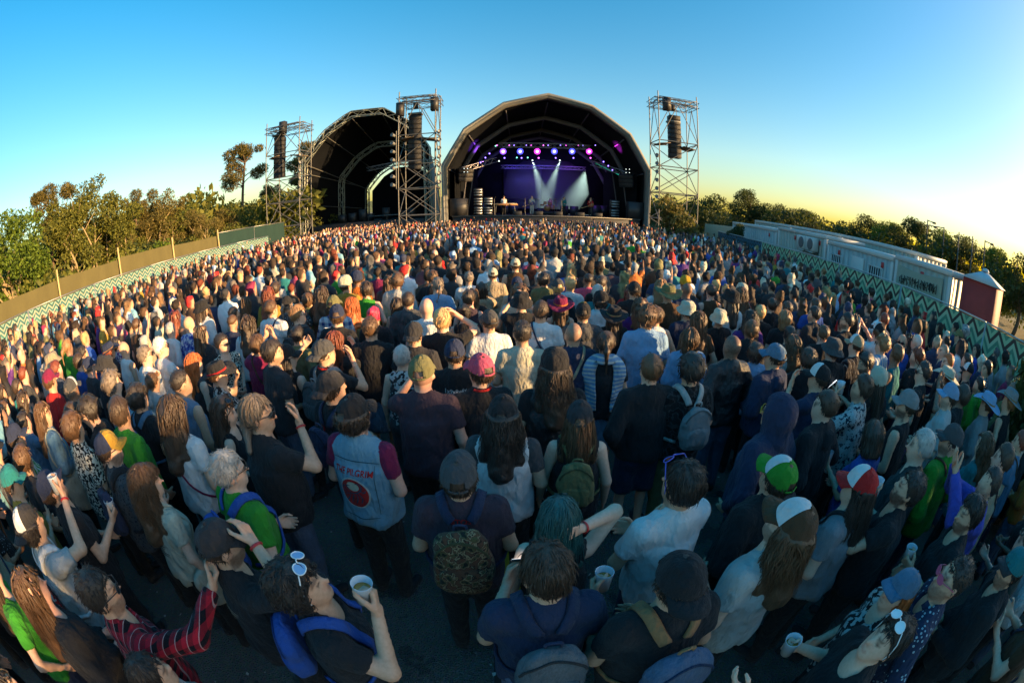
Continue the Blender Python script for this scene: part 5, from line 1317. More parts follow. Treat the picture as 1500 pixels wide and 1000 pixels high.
mb = MB(); mb.box((PX, PY + 11.9, 5.6), (14.8, .1, 10.2)); link('backdrop', mb.mesh('backdrop', False), st, plain('black_cloth', (.014, .014, .02), .95, 0, .3, 2., 0, .05))
for sx in (-1, 1):
    mb = MB(); mb.add([(PX + sx * 8.0, PY + 1.2, 1.95), (PX + sx * 6.6, PY + 9, 1.95), (PX + sx * 6.6, PY + 9, 7.5), (PX + sx * 8.0, PY + 1.2, 6.2)], [[0, 1, 2, 3]]); link('wing_curtain', mb.mesh('curtain', False), st, SKIN_B)
    for y in (2.6, 5.): stick('leg_pole', (PX + sx * (7.9 - y * .12), PY + y, 1.95), (PX + sx * (7.4 - y * .15), PY + y + .3, 6.6), .06, st, RIB)
tag(st, 'big lit stage under a faceted grey arched roof', 'stage')
mb = MB(); mb.box((PX - 1.9, PY + 11.3, 5.35), (4.1, .18, 3.5), None, .02); e = empty('video_wall', (0, 0, 0)); link('screen_panel', mb.mesh('screen'), e, plain('led_off', (.035, .025, .05), .4, 0, .3, 30)); mb = MB(); mb.box((PX - 1.9, PY + 11.42, 5.35), (4.3, .1, 3.7)); link('frame', mb.mesh('frame'), e, BLACKB); tag(e, 'dark rectangular video wall hanging at the back of the lit stage', 'screen')
def light_truss(p, q, label, w=.42):
    e = empty('lighting_truss', (0, 0, 0)); mb = MB(); truss(mb, [p, q], w, .03, 5, .45); link('girder', mb.mesh('girder'), e, plain('truss_alu', (.35, .33, .36), .4, .6)); tag(e, label, 'truss'); return e
light_truss((PX - 4.3, PY + 5, 8.75), (PX + 4.5, PY + 5, 8.75), 'straight lighting truss across the lit stage above the row of lamps'); light_truss((PX - 4.2, PY + 8.5, 6.9), (PX + 4.6, PY + 8.5, 6.9), 'rear lighting truss of the lit stage below the bright lamps', .32)
light_truss((PX - 7.4, PY + 2.2, 6.15), (PX - 4.6, PY + 5, 7.3), 'slanting side truss of the lit stage over the stacked racks'); light_truss((PX + 7.4, PY + 2.2, 6.05), (PX + 4.6, PY + 5, 7.2), 'slanting side truss of the lit stage over the drum cases')
line_array(PX - 7.1, PY + 1.6, 6.2, 3, 'short speaker cluster tilted inside the lit stage by the racks', 1.3, .25, .5); line_array(PX + 7.1, PY + 1.6, 6.0, 3, 'short speaker cluster tilted inside the lit stage by the bush side', 1.3, .25, -.5)
LCOL = {'blue': (.05, .05, 1.), 'violet': (.18, .06, 1.), 'magenta': (.9, .03, .85), 'white': (.75, .9, .8), 'green': (.1, .9, .6)}
def stage_light(x, y, z, col, label, r=.16, st_=40, group=None, small=False):
    e = empty('stage_light', (x, y, z)); mb = MB(); mb.lathe([(.0, .30), (r * .7, .28), (r, .1), (r * 1.05, -.02), (r * .9, -.02)], 14, (0, 0, 0), rot=rotx(R_(-78))); link('lamp_housing', mb.mesh('can'), e, BLACKB); mb = MB(); mb.lathe([(r * .9, 0), (r * .5, -.015), (r * .42, -.017)], 14, (0, 0, 0), rot=rotx(R_(-78))); link('lens', mb.mesh('lens'), e, emit('lens_' + col + str(st_), LCOL[col], st_ * .05)); mb = MB(); mb.lathe([(r * .42, -.017), (r * .2, -.02), (0, -.021)], 14, (0, 0, 0), rot=rotx(R_(-78))); link('bulb', mb.mesh('bulb'), e, emit('bulb_' + col, tuple(.45 + .55 * c for c in LCOL[col]), .9))  # coloured halo put into the lens ring, white hot core into the bulb
    if not small: mb = MB(); mb.box((0, .12, .34), (.42, .12, .1), None, .02); mb.box((-.2, .12, .12), (.05, .1, .5)); mb.box((.2, .12, .12), (.05, .1, .5)); link('yoke', mb.mesh('yoke'), e, BLACKB)
    tag(e, label, 'stage light', group); return e
for i, (px, c) in enumerate([(737, 'violet'), (762, 'blue'), (787, 'magenta'), (812, 'blue'), (838, 'blue'), (863, 'magenta')]):
    p = aty(px, 222, PY + 5); stage_light(p[0], PY + 5, p[2], c, 'big bright %s lamp hung in the row under the straight truss' % c, .33, 16 if c != 'magenta' else 12, 'bright %s lamps' % c)
    q = aty(px + 2, 231.5, PY + 8.3); stage_light(q[0], PY + 8.3, q[2], 'magenta' if i in (2, 5) else 'violet', 'small tinted lamp on the rear truss under the bright row', .10, 14, 'small rear lamps', True)
    for dx in (-9, 9):
        t = aty(px + dx, 213, PY + 5.2); stage_light(t[0], PY + 5.2, t[2], 'violet' if i % 2 else 'magenta', 'little lamp clamped on the straight truss', .07, 12, 'little truss lamps', True)
for px, py, c in ((780, 235, 'white'), (820, 235, 'white'), (731, 236, 'white'), (757, 231, 'green'), (773, 231, 'green'), (726, 214, 'green'), (876, 213, 'green')): p = aty(px, py, PY + 8.2); stage_light(p[0], PY + 8.2, p[2], c, 'tiny %s lamp at the rear truss' % c, .08, 14, 'tiny %s lamps' % c, True)
for sx, pts in ((-1, ((704, 235), (711, 228), (717, 222))), (1, ((884, 234), (891, 240), (897, 246)))):
    for px, py in pts: p = aty(px, py, PY + 3.2); stage_light(p[0], PY + 3.2, p[2] - .2, 'violet', 'violet lamp under the slanting side truss', .09, 12, 'violet side lamps', True)
for px, py in ((680, 247), (685, 247), (680, 252), (685, 252), (917, 248), (922, 248), (917, 253), (922, 253)): p = aty(px, py, PY + 1.); stage_light(p[0], PY + 1., p[2], 'white', 'white blinder cell of a four-lamp cluster beside the arch', .055, 2, 'blinder cells', True)
def lamp(name, typ, loc, col, en, **k):
    l = bpy.data.lights.new(name, typ); l.energy = en; l.color = col
    for a, v in k.items(): setattr(l, a, v)
    o = bpy.data.objects.new(name, l); SC.collection.objects.link(o); o.location = loc; return o
def aim(o, t): o.rotation_mode = 'QUATERNION'; o.rotation_quaternion = (Vector(t) - o.location).to_track_quat('-Z', 'Y')
for px, c, en in ((750, (.10, .06, 1.), 150), (800, (.12, .06, 1.), 150), (850, (.30, .06, 1.), 150)):
    p = aty(px, 226, PY + 4.7); o = lamp('stage_wash', 'SPOT', (p[0], PY + 4.7, p[2]), c, en, spot_size=R_(125), spot_blend=.9, shadow_soft_size=.3); aim(o, (p[0], PY + 11.5, 3.))
for px, t in ((712, (PX - 7, PY + 4, 9.)), (892, (PX + 7, PY + 3., 9.2))): p = aty(px, 240, PY + 3.4); o = lamp('side_wash', 'SPOT', tuple(p), (.35, .08, 1.) if px < 800 else (.9, .05, .9), 500, spot_size=R_(40), spot_blend=.8, shadow_soft_size=.1); aim(o, t)
# smoke lit by three white spots
def smoke_mat():
    if 'smoke' in MATS: return MATS['smoke']
    k = N('smoke'); k.t.nodes.remove(k.b); v = k.n('VolumePrincipled'); v.inputs['Color'].default_value = (.8, .85, .85, 1)
    v.inputs['Density'].default_value = .11; v.inputs['Anisotropy'].default_value = 0.; k.t.links.new(v.outputs[0], k.out.inputs['Volume']); MATS['smoke'] = k.m; return k.m
mb = MB(); mb.lathe([(.0, 2.4), (3.6, 2.5), (4.6, 4.2), (4.2, 6.6), (2.4, 7.7), (0., 7.9)], 24, (PX + .6, PY + 9.6, 0), 1., .32)
tag(link('smoke', mb.mesh('smoke'), mat=smoke_mat()), 'thin stage smoke drifting behind the band in the lamp beams', 'smoke', kind='stuff')
for px, py, tx, ty, en, sz in ((780, 236, 792, 275, 1300, 26), (820, 236, 806, 275, 1300, 26), (868, 238, 855, 275, 1900, 50)):
    p = aty(px, py, PY + 9.3); t = aty(tx, ty, PY + 9.9); o = lamp('beam_spot', 'SPOT', tuple(p), (.72, 1., .86), en, spot_size=R_(sz), spot_blend=1., shadow_soft_size=.1); aim(o, tuple(t))
# green beam: a laser's glowing thread
a_, b_ = aty(872, 239, PY + 6), aty(910, 258, PY + 3); mb = MB(); mb.tube([a_, b_], (.012, .03), 6); tag(link('laser_beam', mb.mesh('beam'), mat=emit('laser', (.01, .5, .32), .25)), 'slanting green laser beam at the bush side of the lit stage', 'beam')
# ---- backline
DK = 1.95
def amp(x, y, label, s=(.75, .35, .75), group=None): return box_speaker(x, y, DK, label, s, 0, group, 'amplifier')
for i, (x, s) in enumerate(((-3.8, .9), (-2.9, .9), (2.2, .9), (3.1, .9), (5.4, 1.1), (6.2, 1.1), (-.2, .6), (-6.0, 1.2))): amp(PX + x, PY + 6.5 + .3 * (i % 3), 'black amplifier cabinet of the backline on the lit stage', (.8, .4, s), 'amplifiers on the lit stage')
for i, x in enumerate((-2.6, -.8, .9, 2.8, 4.4)): e = box_speaker(PX + x, PY + .9, DK, 'black wedge monitor on the front edge of the lit stage', (.75, .5, .38), math.pi, 'floor wedge monitors')
for x, z in ((-7.6, 0), (7.8, 0)): box_speaker(PX + x, PY + .9, DK, 'big square subwoofer at the foot of the arch beside the %s' % ('stacked racks' if x < 0 else 'bush'), (1.5, .9, 1.55), 0, None, 'subwoofer')
for i, (x, n) in enumerate(((-6.1, 3), (-5.2, 2), (6.4, 2))):
    e = empty('equipment_rack', (PX + x, PY + 3., DK)); 
    for j in range(n): mb = MB(); mb.box((0, 0, .42 + j * .84), (.8, .7, .78), None, .03); c_ = link('flight_case', mb.mesh('case'), e, BLACKB); mb = MB(); [mb.box((0, -.36, .42 + j * .84 + dz), (.74, .02, .10)) for dz in (-.24, 0., .24)]; link('faceplate', mb.mesh('plate'), c_, plain('alu_plate', (.5, .5, .5), .35, .6))
    tag(e, ['tall stack of three equipment racks beside the arch foot', 'pair of equipment racks near the keyboard', 'pair of equipment racks among the spare drums'][i], 'rack')
e = empty('drum_kit', (PX + .35, PY + 6.0, DK)); SHELL = plain('drum_shell', (.35, .16, .05), .35)
for nm, (cx, cy, cz, r, hgt, rx) in (('bass_drum', (0, -.3, .33, .30, .45, 90)), ('floor_tom', (.55, .15, .42, .22, .42, 0)), ('rack_tom', (-.2, -.3, .82, .16, .25, 15)), ('rack_tom', (.2, -.3, .82, .16, .25, 15)), ('snare_drum', (-.45, .15, .62, .18, .15, 0))): mb = MB(); mb.lathe([(0, -hgt / 2), (r, -hgt / 2), (r * 1.03, -hgt / 2 + .02), (r, -hgt / 2 + .03), (r, hgt / 2), (0, hgt / 2)], 18, (cx, cy, cz), rot=rotx(R_(rx))); link(nm, mb.mesh(nm), e, SHELL)
for cx, cy, cz in ((-.8, -.2, 1.2), (.75, -.2, 1.25), (.95, .3, 1.05)): mb = MB(); mb.lathe([(.0, .03), (.05, .02), (.25, 0), (.0, -.004)], 18, (cx, cy, cz)); mb.tube([(cx, cy, 0), (cx, cy, cz)], .012, 5); link('cymbal', mb.mesh('cymbal'), e, plain('brass', (.6, .42, .12), .3, .8))
mb = MB(); mb.box((PX + .35, PY + 6.1, DK + .16), (2.6, 2.2, .3)); link('riser', MB().mesh('r') if 0 else mb.mesh('riser'), None, BLACKB); bpy.data.objects['riser'].name = 'drum_riser'; tag(bpy.data.objects['drum_riser'], 'low black riser under the drum kit', 'riser'); e.location.z = DK + .31
tag(e, 'drum kit with brass cymbals in the middle of the lit stage', 'drum kit')
e = empty('keyboard', (PX - 3.65, PY + 2.6, DK)); mb = MB(); mb.box((0, 0, .95), (2.2, .42, .16), None, .02); link('wooden_case', mb.mesh('case'), e, plain('warm_wood', (.42, .20, .07), .5)); mb = MB(); mb.box((0, .02, 1.045), (2.0, .3, .03)); link('keys', mb.mesh('keys'), e, plain('ivory', (.6, .58, .5), .4))
for x in (-.9, .9): mb = MB(); mb.tube([(x, -.15, 0), (x * .9, .15, .88)], .025, 6); mb.tube([(x, .15, 0), (x * .9, -.15, .88)], .025, 6); link('leg', mb.mesh('leg'), e, STEEL)
tag(e, 'long wooden keyboard on crossed legs near the racks', 'keyboard')
for i, x in enumerate((-4.6, -1.9, 1.35, 4.0)):
    e = empty('microphone_stand', (PX + x, PY + 2.0, DK)); stick('pole', (0, 0, 0), (0, 0, 1.45), .02, e); stick('boom', (0, 0, 1.45), (.1, -.35, 1.6), .016, e); mb = MB(); mb.lathe([(0, 0), (.16, 0), (.16, .02), (0, .03)], 14); link('base', mb.mesh('base'), e, BLACKB); mb = MB(); mb.tube([(.1, -.35, 1.6), (.12, -.5, 1.62)], .03, 8); link('microphone', mb.mesh('mic'), e, BLACKB); tag(e, 'black microphone stand on the front of the lit stage', 'stand', 'microphone stands')
# ---- the dark second stage
QX, QY = -13.75, 38.; p2 = [(-6.4, 0), (-6.25, 8.3), (-3.9, 10.9), (-1.2, 12.45), (2.0, 12.35), (4.6, 10.7), (6.2, 8.3), (6.4, 0)]
s2 = empty('second_stage', (0, 0, 0))
mb = MB(); truss(mb, arch(p2, 1., QX, QY), .55, .05, 6, .75, up=(0, 1, 0)); link('front_arch', mb.mesh('arch'), s2, plain('dull_alu', (.30, .32, .27), .45, .6))
mb = MB(); truss(mb, arch(p2, .80, QX + .6, QY + 5.5), .5, .05, 6, .75, up=(0, 1, 0)); link('middle_arch', mb.mesh('arch'), s2, plain('dull_alu', (.30, .32, .27), .45, .6)); mb = MB(); truss(mb, arch(p2, .66, QX + 1.1, QY + 10.2), .4, .045, 6, .75, up=(0, 1, 0)); link('rear_arch', mb.mesh('arch'), s2, plain('dull_alu', (.30, .32, .27), .45, .6))
mb = MB(); shell(mb, arch(p2, 1.03, QX, QY + .1), arch(p2, .69, QX + 1.1, QY + 10.6)); link('roof_outer', mb.mesh('outer', False), s2, plain('blue_grey_tarp', (.10, .14, .16), .7)); mb = MB(); shell(mb, arch(p2, 1.015, QX, QY + .15)[::-1], arch(p2, .68, QX + 1.1, QY + 10.5)[::-1]); link('roof_lining', mb.mesh('lining', False), s2, SKIN_B)
for k_ in range(1, 7): stick('purlin', arch(p2, .97, QX, QY + .1)[k_], arch(p2, .65, QX + 1.1, QY + 10.2)[k_], .05, s2)
mb = MB(); mb.add(np.concatenate([arch([(x * .99, z * .955) for x, z in p2], .66, QX + 1.35, QY + 11.1)]), [], [[0, i, i + 1] for i in range(1, 7)]); link('backdrop', mb.mesh('back', False), s2, SKIN_B)
mb = MB(); mb.box((QX + .2, QY + 4.5, .95), (11.6, 9.2, 1.8), None, .02); link('stage_deck', mb.mesh('deck'), s2, plain('deck_black', (.018, .018, .02), .55))
for z in (4.0, 7.2): stick('side_rail', (QX - 6.2, QY, z), (QX - 3.5, QY + 9.5, z * .8), .05, s2)
tag(s2, 'unlit second stage with a bare metal arch and black lining', 'stage')
light_truss((QX - 1.2, QY + 5, 7.3), (QX + 5.0, QY + 3.6, 7.7), 'lighting truss slung inside the unlit second stage', .38)
for i, (x, y, s) in enumerate(((-2.2, 3., .9), (-1.2, 3.4, 1.2), (-.6, 3.8, .7), (1.0, 4.5, 1.2), (3., 4.5, .8), (3.8, 4.2, 1.0), (-3.2, 2.6, .8))): box_speaker(QX + x, QY + y, 1.86, 'black equipment case waiting on the unlit second stage', (.8, .5, s), 0, 'cases on the second stage', 'equipment_case')
e = empty('stage_riser', (QX + 1.8, QY + 2.6, 1.86)); mb = MB(); mb.box((0, 0, .42), (4., 1.6, .08)); link('top', mb.mesh('top'), e, STEEL); [stick('leg', (x, -.7, 0), (x, -.7, .4), .03, e) for x in (-1.9, 0, 1.9)]; tag(e, 'pale edged riser on the unlit second stage', 'riser')
# ------------------------------------------------------------------ the crowd: the people one can pick out in the photograph
SPOTS = []
def H(px, py, label, rot=0, hair=('short', 'dark'), hat=None, top=('tee', 'black', 'plain'), bottom=('long', 'offblack'), arms=('down', 'down'), yaw=0, pitch=0, sex='m', girth=1., lean=0., ex=(), skin='tan', hands=('relax', 'relax'), beard=0, size=None, tier=None, hood=None, sway=0., stride=0., zf=1.64):
    size = size or {'m': RNG.uniform(.985, 1.03), 'f': RNG.uniform(.93, .965)}[sex]
    p = atz(px, py, zf * size); d = math.hypot(p[0], p[1]); tier = tier or ('A' if d < 3.0 else 'B')
    off = rotz(R_(rot)) @ np.array([sway, lean, 0]) * size
    fig = dict(sex=sex, girth=girth, aL=arms[0], aR=arms[1], yaw=yaw, pitch=pitch, lean=lean, sway=sway, stance=.09, stride=stride)
    x, y = p[0] - off[0], p[1] - off[1]; SPOTS.append((x, y, .34 if d > 2.2 else .30))
    return person(x, y, rot, size, skin, fig, hair, hat, top, bottom, tier, hands, beard, label, None, ex, len(SPOTS), hood=hood)
_txt = lambda s, w: (lambda V, T: (V * (w / (V[:, 0].max() - V[:, 0].min())), T))(*text_mesh(s, .08, .0015))
def arc(V, k): return np.stack([V[:, 0], V[:, 1] - k * V[:, 0] ** 2], 1)
# --- nearest row
PIL_V, PIL_T = _txt('THE PILGRIM', .27); D1, D1t = disc2d(.098, .108); D2, D2t = disc2d(.108, .118); SCP = strokes2d([[(-.07, -.02), (-.02, .0), (.03, .015), (.06, .05), (.05, .085), (.02, .08)], [(-.05, -.01), (-.08, .03), (-.06, .05)], [(-.02, .0), (-.05, .05), (-.02, .06)], [(0, .0), (-.02, -.05), (-.03, -.08)], [(.02, .01), (.02, -.04), (.0, -.08)], [(.03, .01), (.055, -.03), (.04, -.07)], [(-.03, -.01), (-.05, -.05), (-.07, -.07)], [(.04, .03), (.075, .02), (.085, .04)]], .0042); GLOW = disc2d(.045, .035, 24, 3)
H(520, 606, 'person in a pale denim vest with a red scorpion back patch over a maroon t-shirt', -12, ('curly', 'dark'), ('cap', 'black'), ('vest', 'paledenim', 'denim'), ('long', 'black'), ('front', 'front'), yaw=-14, girth=1.16, skin='pink', beard=.8, size=1.03, ex=[('under', 'maroon'), ('print', [(D2, D2t, 1.165, (.60, .62, .60), -.005), (arc(PIL_V, .5), PIL_T, 1.318, 'red', 0), (*strokes2d([[(-.17, .0), (0, .012), (.17, .0)]], .004), 1.375, (.05, .12, .17), 0), (*strokes2d([[(-.13, 0), (0, -.01), (.13, 0)]], .004), .975, (.05, .12, .17), 0), (*strokes2d([[(-.14, .0), (-.135, -.36)]], .003), 1.36, (.06, .15, .2), 0), (*strokes2d([[(.14, .0), (.135, -.36)]], .003), 1.36, (.06, .15, .2), 0)])])
_F = PEOPLE[-1]
H(672, 692, 'person in a grey cap and plum t-shirt wearing the camouflage backpack', 4, ('short', 'dark'), ('cap', 'charcoal', 'charcoal', 'plain', 'charcoal'), ('tee', 'plum', 'plain'), ('long', 'black'), ('front', 'front'), pitch=8, girth=1.14, size=1.0, ex=[('pack', 'olive', 'navy', 'camo', 1.05, 'camouflage backpack with broad navy straps on the plum t-shirt'), ('print', [(*_txt('STOS', .10), 1.415, 'red', 0)])])
H(803, 842, 'person in a navy t-shirt and grey denim backpack looking down at a lit phone', 6, ('mid', 'dark'), None, ('tee', 'navy', 'plain'), ('long', 'jeans'), ('phone', 'front'), yaw=14, pitch=-12, skin='tan', hands=('pinch', 'relax'), ex=[('pack', 'charcoal', 'navy', 'denim', .95, 'worn grey denim backpack of the phone reader'), ('phone', 0, 'white-screened phone held by the person with the grey denim backpack')])
H(452, 852, 'person with round blue sunglasses pushed up and bright blue backpack straps, arm raised to drink', -62, ('curly', 'black'), None, ('tee', 'black', 'plain'), ('long', 'black'), ('down', 'mouth'), pitch=20, girth=1.08, lean=-.02, hands=('relax', 'grip'), size=1.0, ex=[('glasses', 'top', 'white', 'sky'), ('pack', 'blue', 'blue', 'plain', .9, 'bright blue backpack on the person drinking with a raised arm'), ('cup', 1, 'plastic cup raised by the person with round blue sunglasses')])
H(323, 795, 'person holding the brim of a black mesh-back cap, black t-shirt with pale print', -32, ('fade', 'dark'), ('cap', 'offblack'), ('tee', 'black', 'plain'), ('long', 'black'), ('down', 'head'), yaw=-8, beard=.7, size=1.0, ex=[('wrist', 1, 'red'), ('print', [(*strokes2d([[(-.09, .03), (.0, .035), (.09, .03)], [(-.08, .01), (.08, .01)], [(-.04, -.015), (.06, -.015)], [(-.02, -.04), (.02, -.05)]], .004), 1.26, 'cream', 0)])])
H(146, 866, 'person in a red and black plaid shirt holding a cigarette', -18, ('short', 'black'), None, ('longtee', (.50, .016, .035), 'plaid'), ('long', 'black'), ('front', 'reach'), yaw=-12, lean=.03, beard=.6, hands=('relax', 'pinch'), ex=[('glasses',), ('cig', 1, 'hand-rolled cigarette held up by the person in red plaid')])
H(44, 766, 'person in a backwards black and white mesh cap and pale blue t-shirt, hand raised', -4, ('curly', 'black'), ('trucker', 'offblack', 'white', 'back'), ('tee', 'lightgrey', 'plain'), ('long', 'black'), ('down', 'clap'), lean=.06, ex=[('wrist', 1, 'red'), ('cup', 1, 'cup in the raised hand of the person in the backwards mesh cap'), ('pack', 'red', 'white', 'blotch', .8, 'red and white bag on the back of the person in the mesh cap')])
H(336, 688, 'person in spectacles and a green t-shirt with a royal blue backpack', -22, ('short', 'grey'), None, ('tee', 'green', 'plain'), ('long', 'jeans'), ('front', 'pocket'), yaw=-14, skin='fair', beard=.35, size=1.0, ex=[('glasses', '', 'brown'), ('pack', 'blue', 'blue', 'plain', 1., 'royal blue backpack on the green t-shirt')])
_rows = strokes2d([[(-.07, .085), (.0, .09), (.07, .085)]] + [[(-.08 + .02 * (i % 2), .05 - .022 * i), (-.02, .053 - .022 * i), (.075 - .02 * (i % 3), .05 - .022 * i)] for i in range(8)], .0055)
H(216, 706, 'person in an off-white t-shirt printed on the back with rows of black lines', -14, ('longcurly', 'brown'), None, ('tee', 'cream', 'plain'), ('slim', 'black'), ('down', 'down'), sex='f', yaw=-16, skin='fair', size=.96, ex=[('print', [(*_rows, 1.24, 'offblack', 0)]), ('tote', 'cream', 'cream canvas tote hanging beside the white printed t-shirt')])
H(80, 708, 'person in a navy cap looking up, black t-shirt, cup in hand', -10, ('short', 'dark'), ('cap', 'navy'), ('tee', 'black', 'plain'), ('long', 'black'), ('front', 'cup'), pitch=20, yaw=-16, beard=.4, hands=('relax', 'grip'), ex=[('cup', 1, 'plastic cup held by the person in the navy cap')])
H(820, 757, 'person in a bare-shouldered black top with one hand behind the head, red wristband', 2, ('long', 'teal'), None, ('tank', 'black', 'plain'), ('slim', 'black'), ('down', 'nape'), sex='f', yaw=-10, skin='fair', size=.95, ex=[('wrist', 1, 'red'), ('bra',)])
H(998, 708, 'person in a plain white t-shirt with violet sunglasses pushed up, arms folded', 18, ('mid', 'black'), None, ('tee', 'white', 'plain'), ('long', 'navy'), ('folded', 'folded'), yaw=10, skin='tan', beard=.5, size=1.02, ex=[('glasses', 'top', 'violet')])
_cl = strokes2d([[(-.04, .012), (-.01, .013), (.04, .012)], [(-.035, -.004), (.0, -.004), (.03, -.004)]], .0028)
H(996, 852, 'person in a black cap and black t-shirt with tan-strapped blue backpack, holding a cup', 8, ('short', 'black'), ('cap', 'black', 'black', 'back'), ('tee', 'black', 'plain'), ('long', 'black'), ('cup', 'front'), pitch=-6, girth=1.12, hands=('grip', 'relax'), size=1.02, ex=[('pack', 'jeans', 'tan', 'denim', 1.0, 'blue backpack with tan leather straps'), ('cup', 0, 'frosted cup held by the person with tan backpack straps')])
H(1150, 762, 'person in a brown and white trucker cap and pale grey t-shirt', 20, ('longcurly', 'brown'), ('trucker', 'brown', 'white'), ('tee', 'lightgrey', 'plain'), ('long', 'black'), ('front', 'down'), yaw=12, pitch=14, lean=-.02, skin='fair', beard=.6, size=1.05)
H(1136, 694, 'person in a green and white trucker cap and black hooded jacket', 14, ('short', 'dark'), ('trucker', 'green', 'white'), ('hoodie', 'black', 'plain'), ('long', 'black'), ('pocket', 'pocket'), pitch=10, girth=1.15, size=1.0)
H(1258, 712, 'person in a red and white trucker cap and blue-grey top with a black strap', 20, ('long', 'black'), ('trucker', 'red', 'white'), ('tee', 'grey', 'denim'), ('long', 'black'), ('front', 'front'), yaw=14, skin='fair', girth=1.06, size=1.0, ex=[('sling', 'black', 1, .03)])
H(1326, 712, 'person in a black t-shirt with an orange-red patch, drinking from a cup', 34, ('short', 'black'), None, ('tee', 'black', 'plain'), ('long', 'black'), ('mouth', 'down'), pitch=16, yaw=10, beard=.9, girth=1.14, hands=('grip', 'relax'), size=1.0, ex=[('cup', 0, 'cup tipped to the mouth beside the orange-red shirt patch'), ('print', [(*disc2d(.06, .035, 8, 3), 1.24, 'red', .07)])])
H(1392, 846, 'person with pink sunglasses and a star-dotted navy shirt', 30, ('fade', 'black'), None, ('shirt', 'navy', 'dots'), ('long', 'black'), ('pocket', 'front'), yaw=22, pitch=10, beard=.5, size=1.02, ex=[('glasses', '', 'pink', 'pink')])
H(1316, 864, 'person in a faded denim cap and blotched black top', 52, ('long', 'ginger'), ('cap', 'denim', 'denim', 'denim'), ('tee', 'black', 'blotch'), ('long', 'black'), ('down', 'front'), sex='f', yaw=20, pitch=8, skin='fair', size=.93)
H(1292, 936, 'person with white sunglasses pushed up reaching an arm out, black t-shirt', 54, ('mid', 'black'), None, ('tee', 'black', 'plain'), ('long', 'black'), ('reach', 'cup'), pitch=20, yaw=16, skin='fair', girth=1.08, hands=('relax', 'grip'), ex=[('glasses', 'top', 'white', 'white'), ('cup', 1, 'cup held low by the person with white sunglasses')], size=.98)
H(1482, 832, 'person in a dark green cap painted with white shark teeth', 24, ('short', 'black'), ('cap', 'teal', 'teal', 'plain', 'offblack'), ('hoodie', 'black', 'plain'), ('long', 'black'), ('front', 'front'), yaw=24, beard=.7)
H(1420, 752, 'person in a black t-shirt holding a cup out beside the violet-blue jacket', 38, ('mid', 'black'), None, ('tee', 'black', 'plain'), ('long', 'black'), ('cup', 'front'), yaw=20, beard=.8, girth=1.1, hands=('grip', 'relax'), ex=[('cup', 0, 'cup held out beside the violet-blue jacket')])
H(1447, 706, 'person in a violet-blue jacket clapping hands overhead', 38, ('short', 'black'), None, ('jacket', 'violet', 'plain'), ('long', 'black'), ('clap', 'clap'), yaw=18, pitch=10, skin='tan', hands=('flat', 'flat'), beard=.4)
H(225, 985, 'person in a grey t-shirt close behind the red plaid shirt', -20, ('mid', 'black'), None, ('tee', 'lightgrey', 'plain'), ('long', 'black'), ('down', 'front'), yaw=-10, pitch=6, size=.92)
# --- second row
H(255, 604, 'person in a white t-shirt with a crimson bag strap across the back', -8, ('longcurly', 'dark'), None, ('tee', 'white', 'plain'), ('long', 'black'), ('front', 'down'), yaw=6, size=1.04, ex=[('sling', 'maroon', 1, .016)])
H(160, 656, 'person in a navy and yellow cap, glasses and dark dotted shirt', -16, ('short', 'dark'), ('trucker', 'navy', 'mustard', 'plain', 'mustard'), ('shirt', 'charcoal', 'smalldots'), ('long', 'black'), ('down', 'front'), yaw=-24, skin='fair', beard=.8, ex=[('glasses',), ('pack', 'navy', 'black', 'plain', .85, 'small navy backpack on the dotted shirt')])
H(108, 625, 'person in a black and cream leopard-patterned shirt seen from behind', -6, ('curly', 'brown'), None, ('shirt', 'cream', 'leopard'), ('long', 'leather' if 0 else 'black'), ('front', 'front'), yaw=4)
H(134, 600, 'person in spectacles and a black t-shirt turned back towards the leopard-patterned shirt', 128, ('curly', 'black'), None, ('tee', 'black', 'plain'), ('long', 'black'), ('front', 'down'), yaw=10, pitch=-16, lean=.08, skin='fair', ex=[('glasses',)])
H(64, 606, 'person in a pale washed denim jacket with a tote strap', -14, ('long', 'brown'), None, ('jacket', 'paledenim', 'denim'), ('long', 'black'), ('front', 'front'), yaw=-20, ex=[('tote', 'cream', 'off-white tote slung over the pale denim jacket')])
H(203, 582, 'person in a black t-shirt wearing a cobalt backpack', -4, ('curly', 'black'), None, ('tee', 'black', 'plain'), ('long', 'black'), ('front', 'front'), ex=[('pack', 'blue', 'denim', 'plain', 1., 'cobalt backpack beside the white t-shirt with the crimson strap')])
H(266, 560, 'person in a mid-blue sleeveless denim vest', -14, ('fade', 'black'), None, ('vest', 'denim', 'denim'), ('long', 'black'), ('front', 'down'), yaw=-14, skin='olive')
H(330, 602, 'person with black sunglasses pushed up and a sleeveless black top, turned sideways', -64, ('longcurly', 'dark'), None, ('tank', 'black', 'plain'), ('slim', 'black'), ('down', 'front'), sex='f', yaw=-14, skin='fair', ex=[('glasses', 'top'), ('earring',)])
H(378, 606, 'person in sunglasses and a black t-shirt raising a red-banded hand to the chin', -30, ('tied', 'ash'), None, ('tee', 'black', 'plain'), ('long', 'jeans'), ('down', 'mouth'), yaw=-36, girth=1.2, size=1.05, ex=[('glasses',), ('wrist', 1, 'red')])
H(24, 640, 'person in a green and white striped football shirt', -6, ('short', 'dark'), ('cap', 'navy'), ('tee', 'green', 'vstripes'), ('long', 'black'), ('front', 'front'), yaw=-10, beard=.5)
H(16, 706, 'person in a mustard yellow t-shirt with folded arms', -6, ('short', 'dark'), ('cap', 'teal'), ('tee', 'mustard', 'plain'), ('long', 'brown'), ('folded', 'folded'), yaw=-20, pitch=-8)
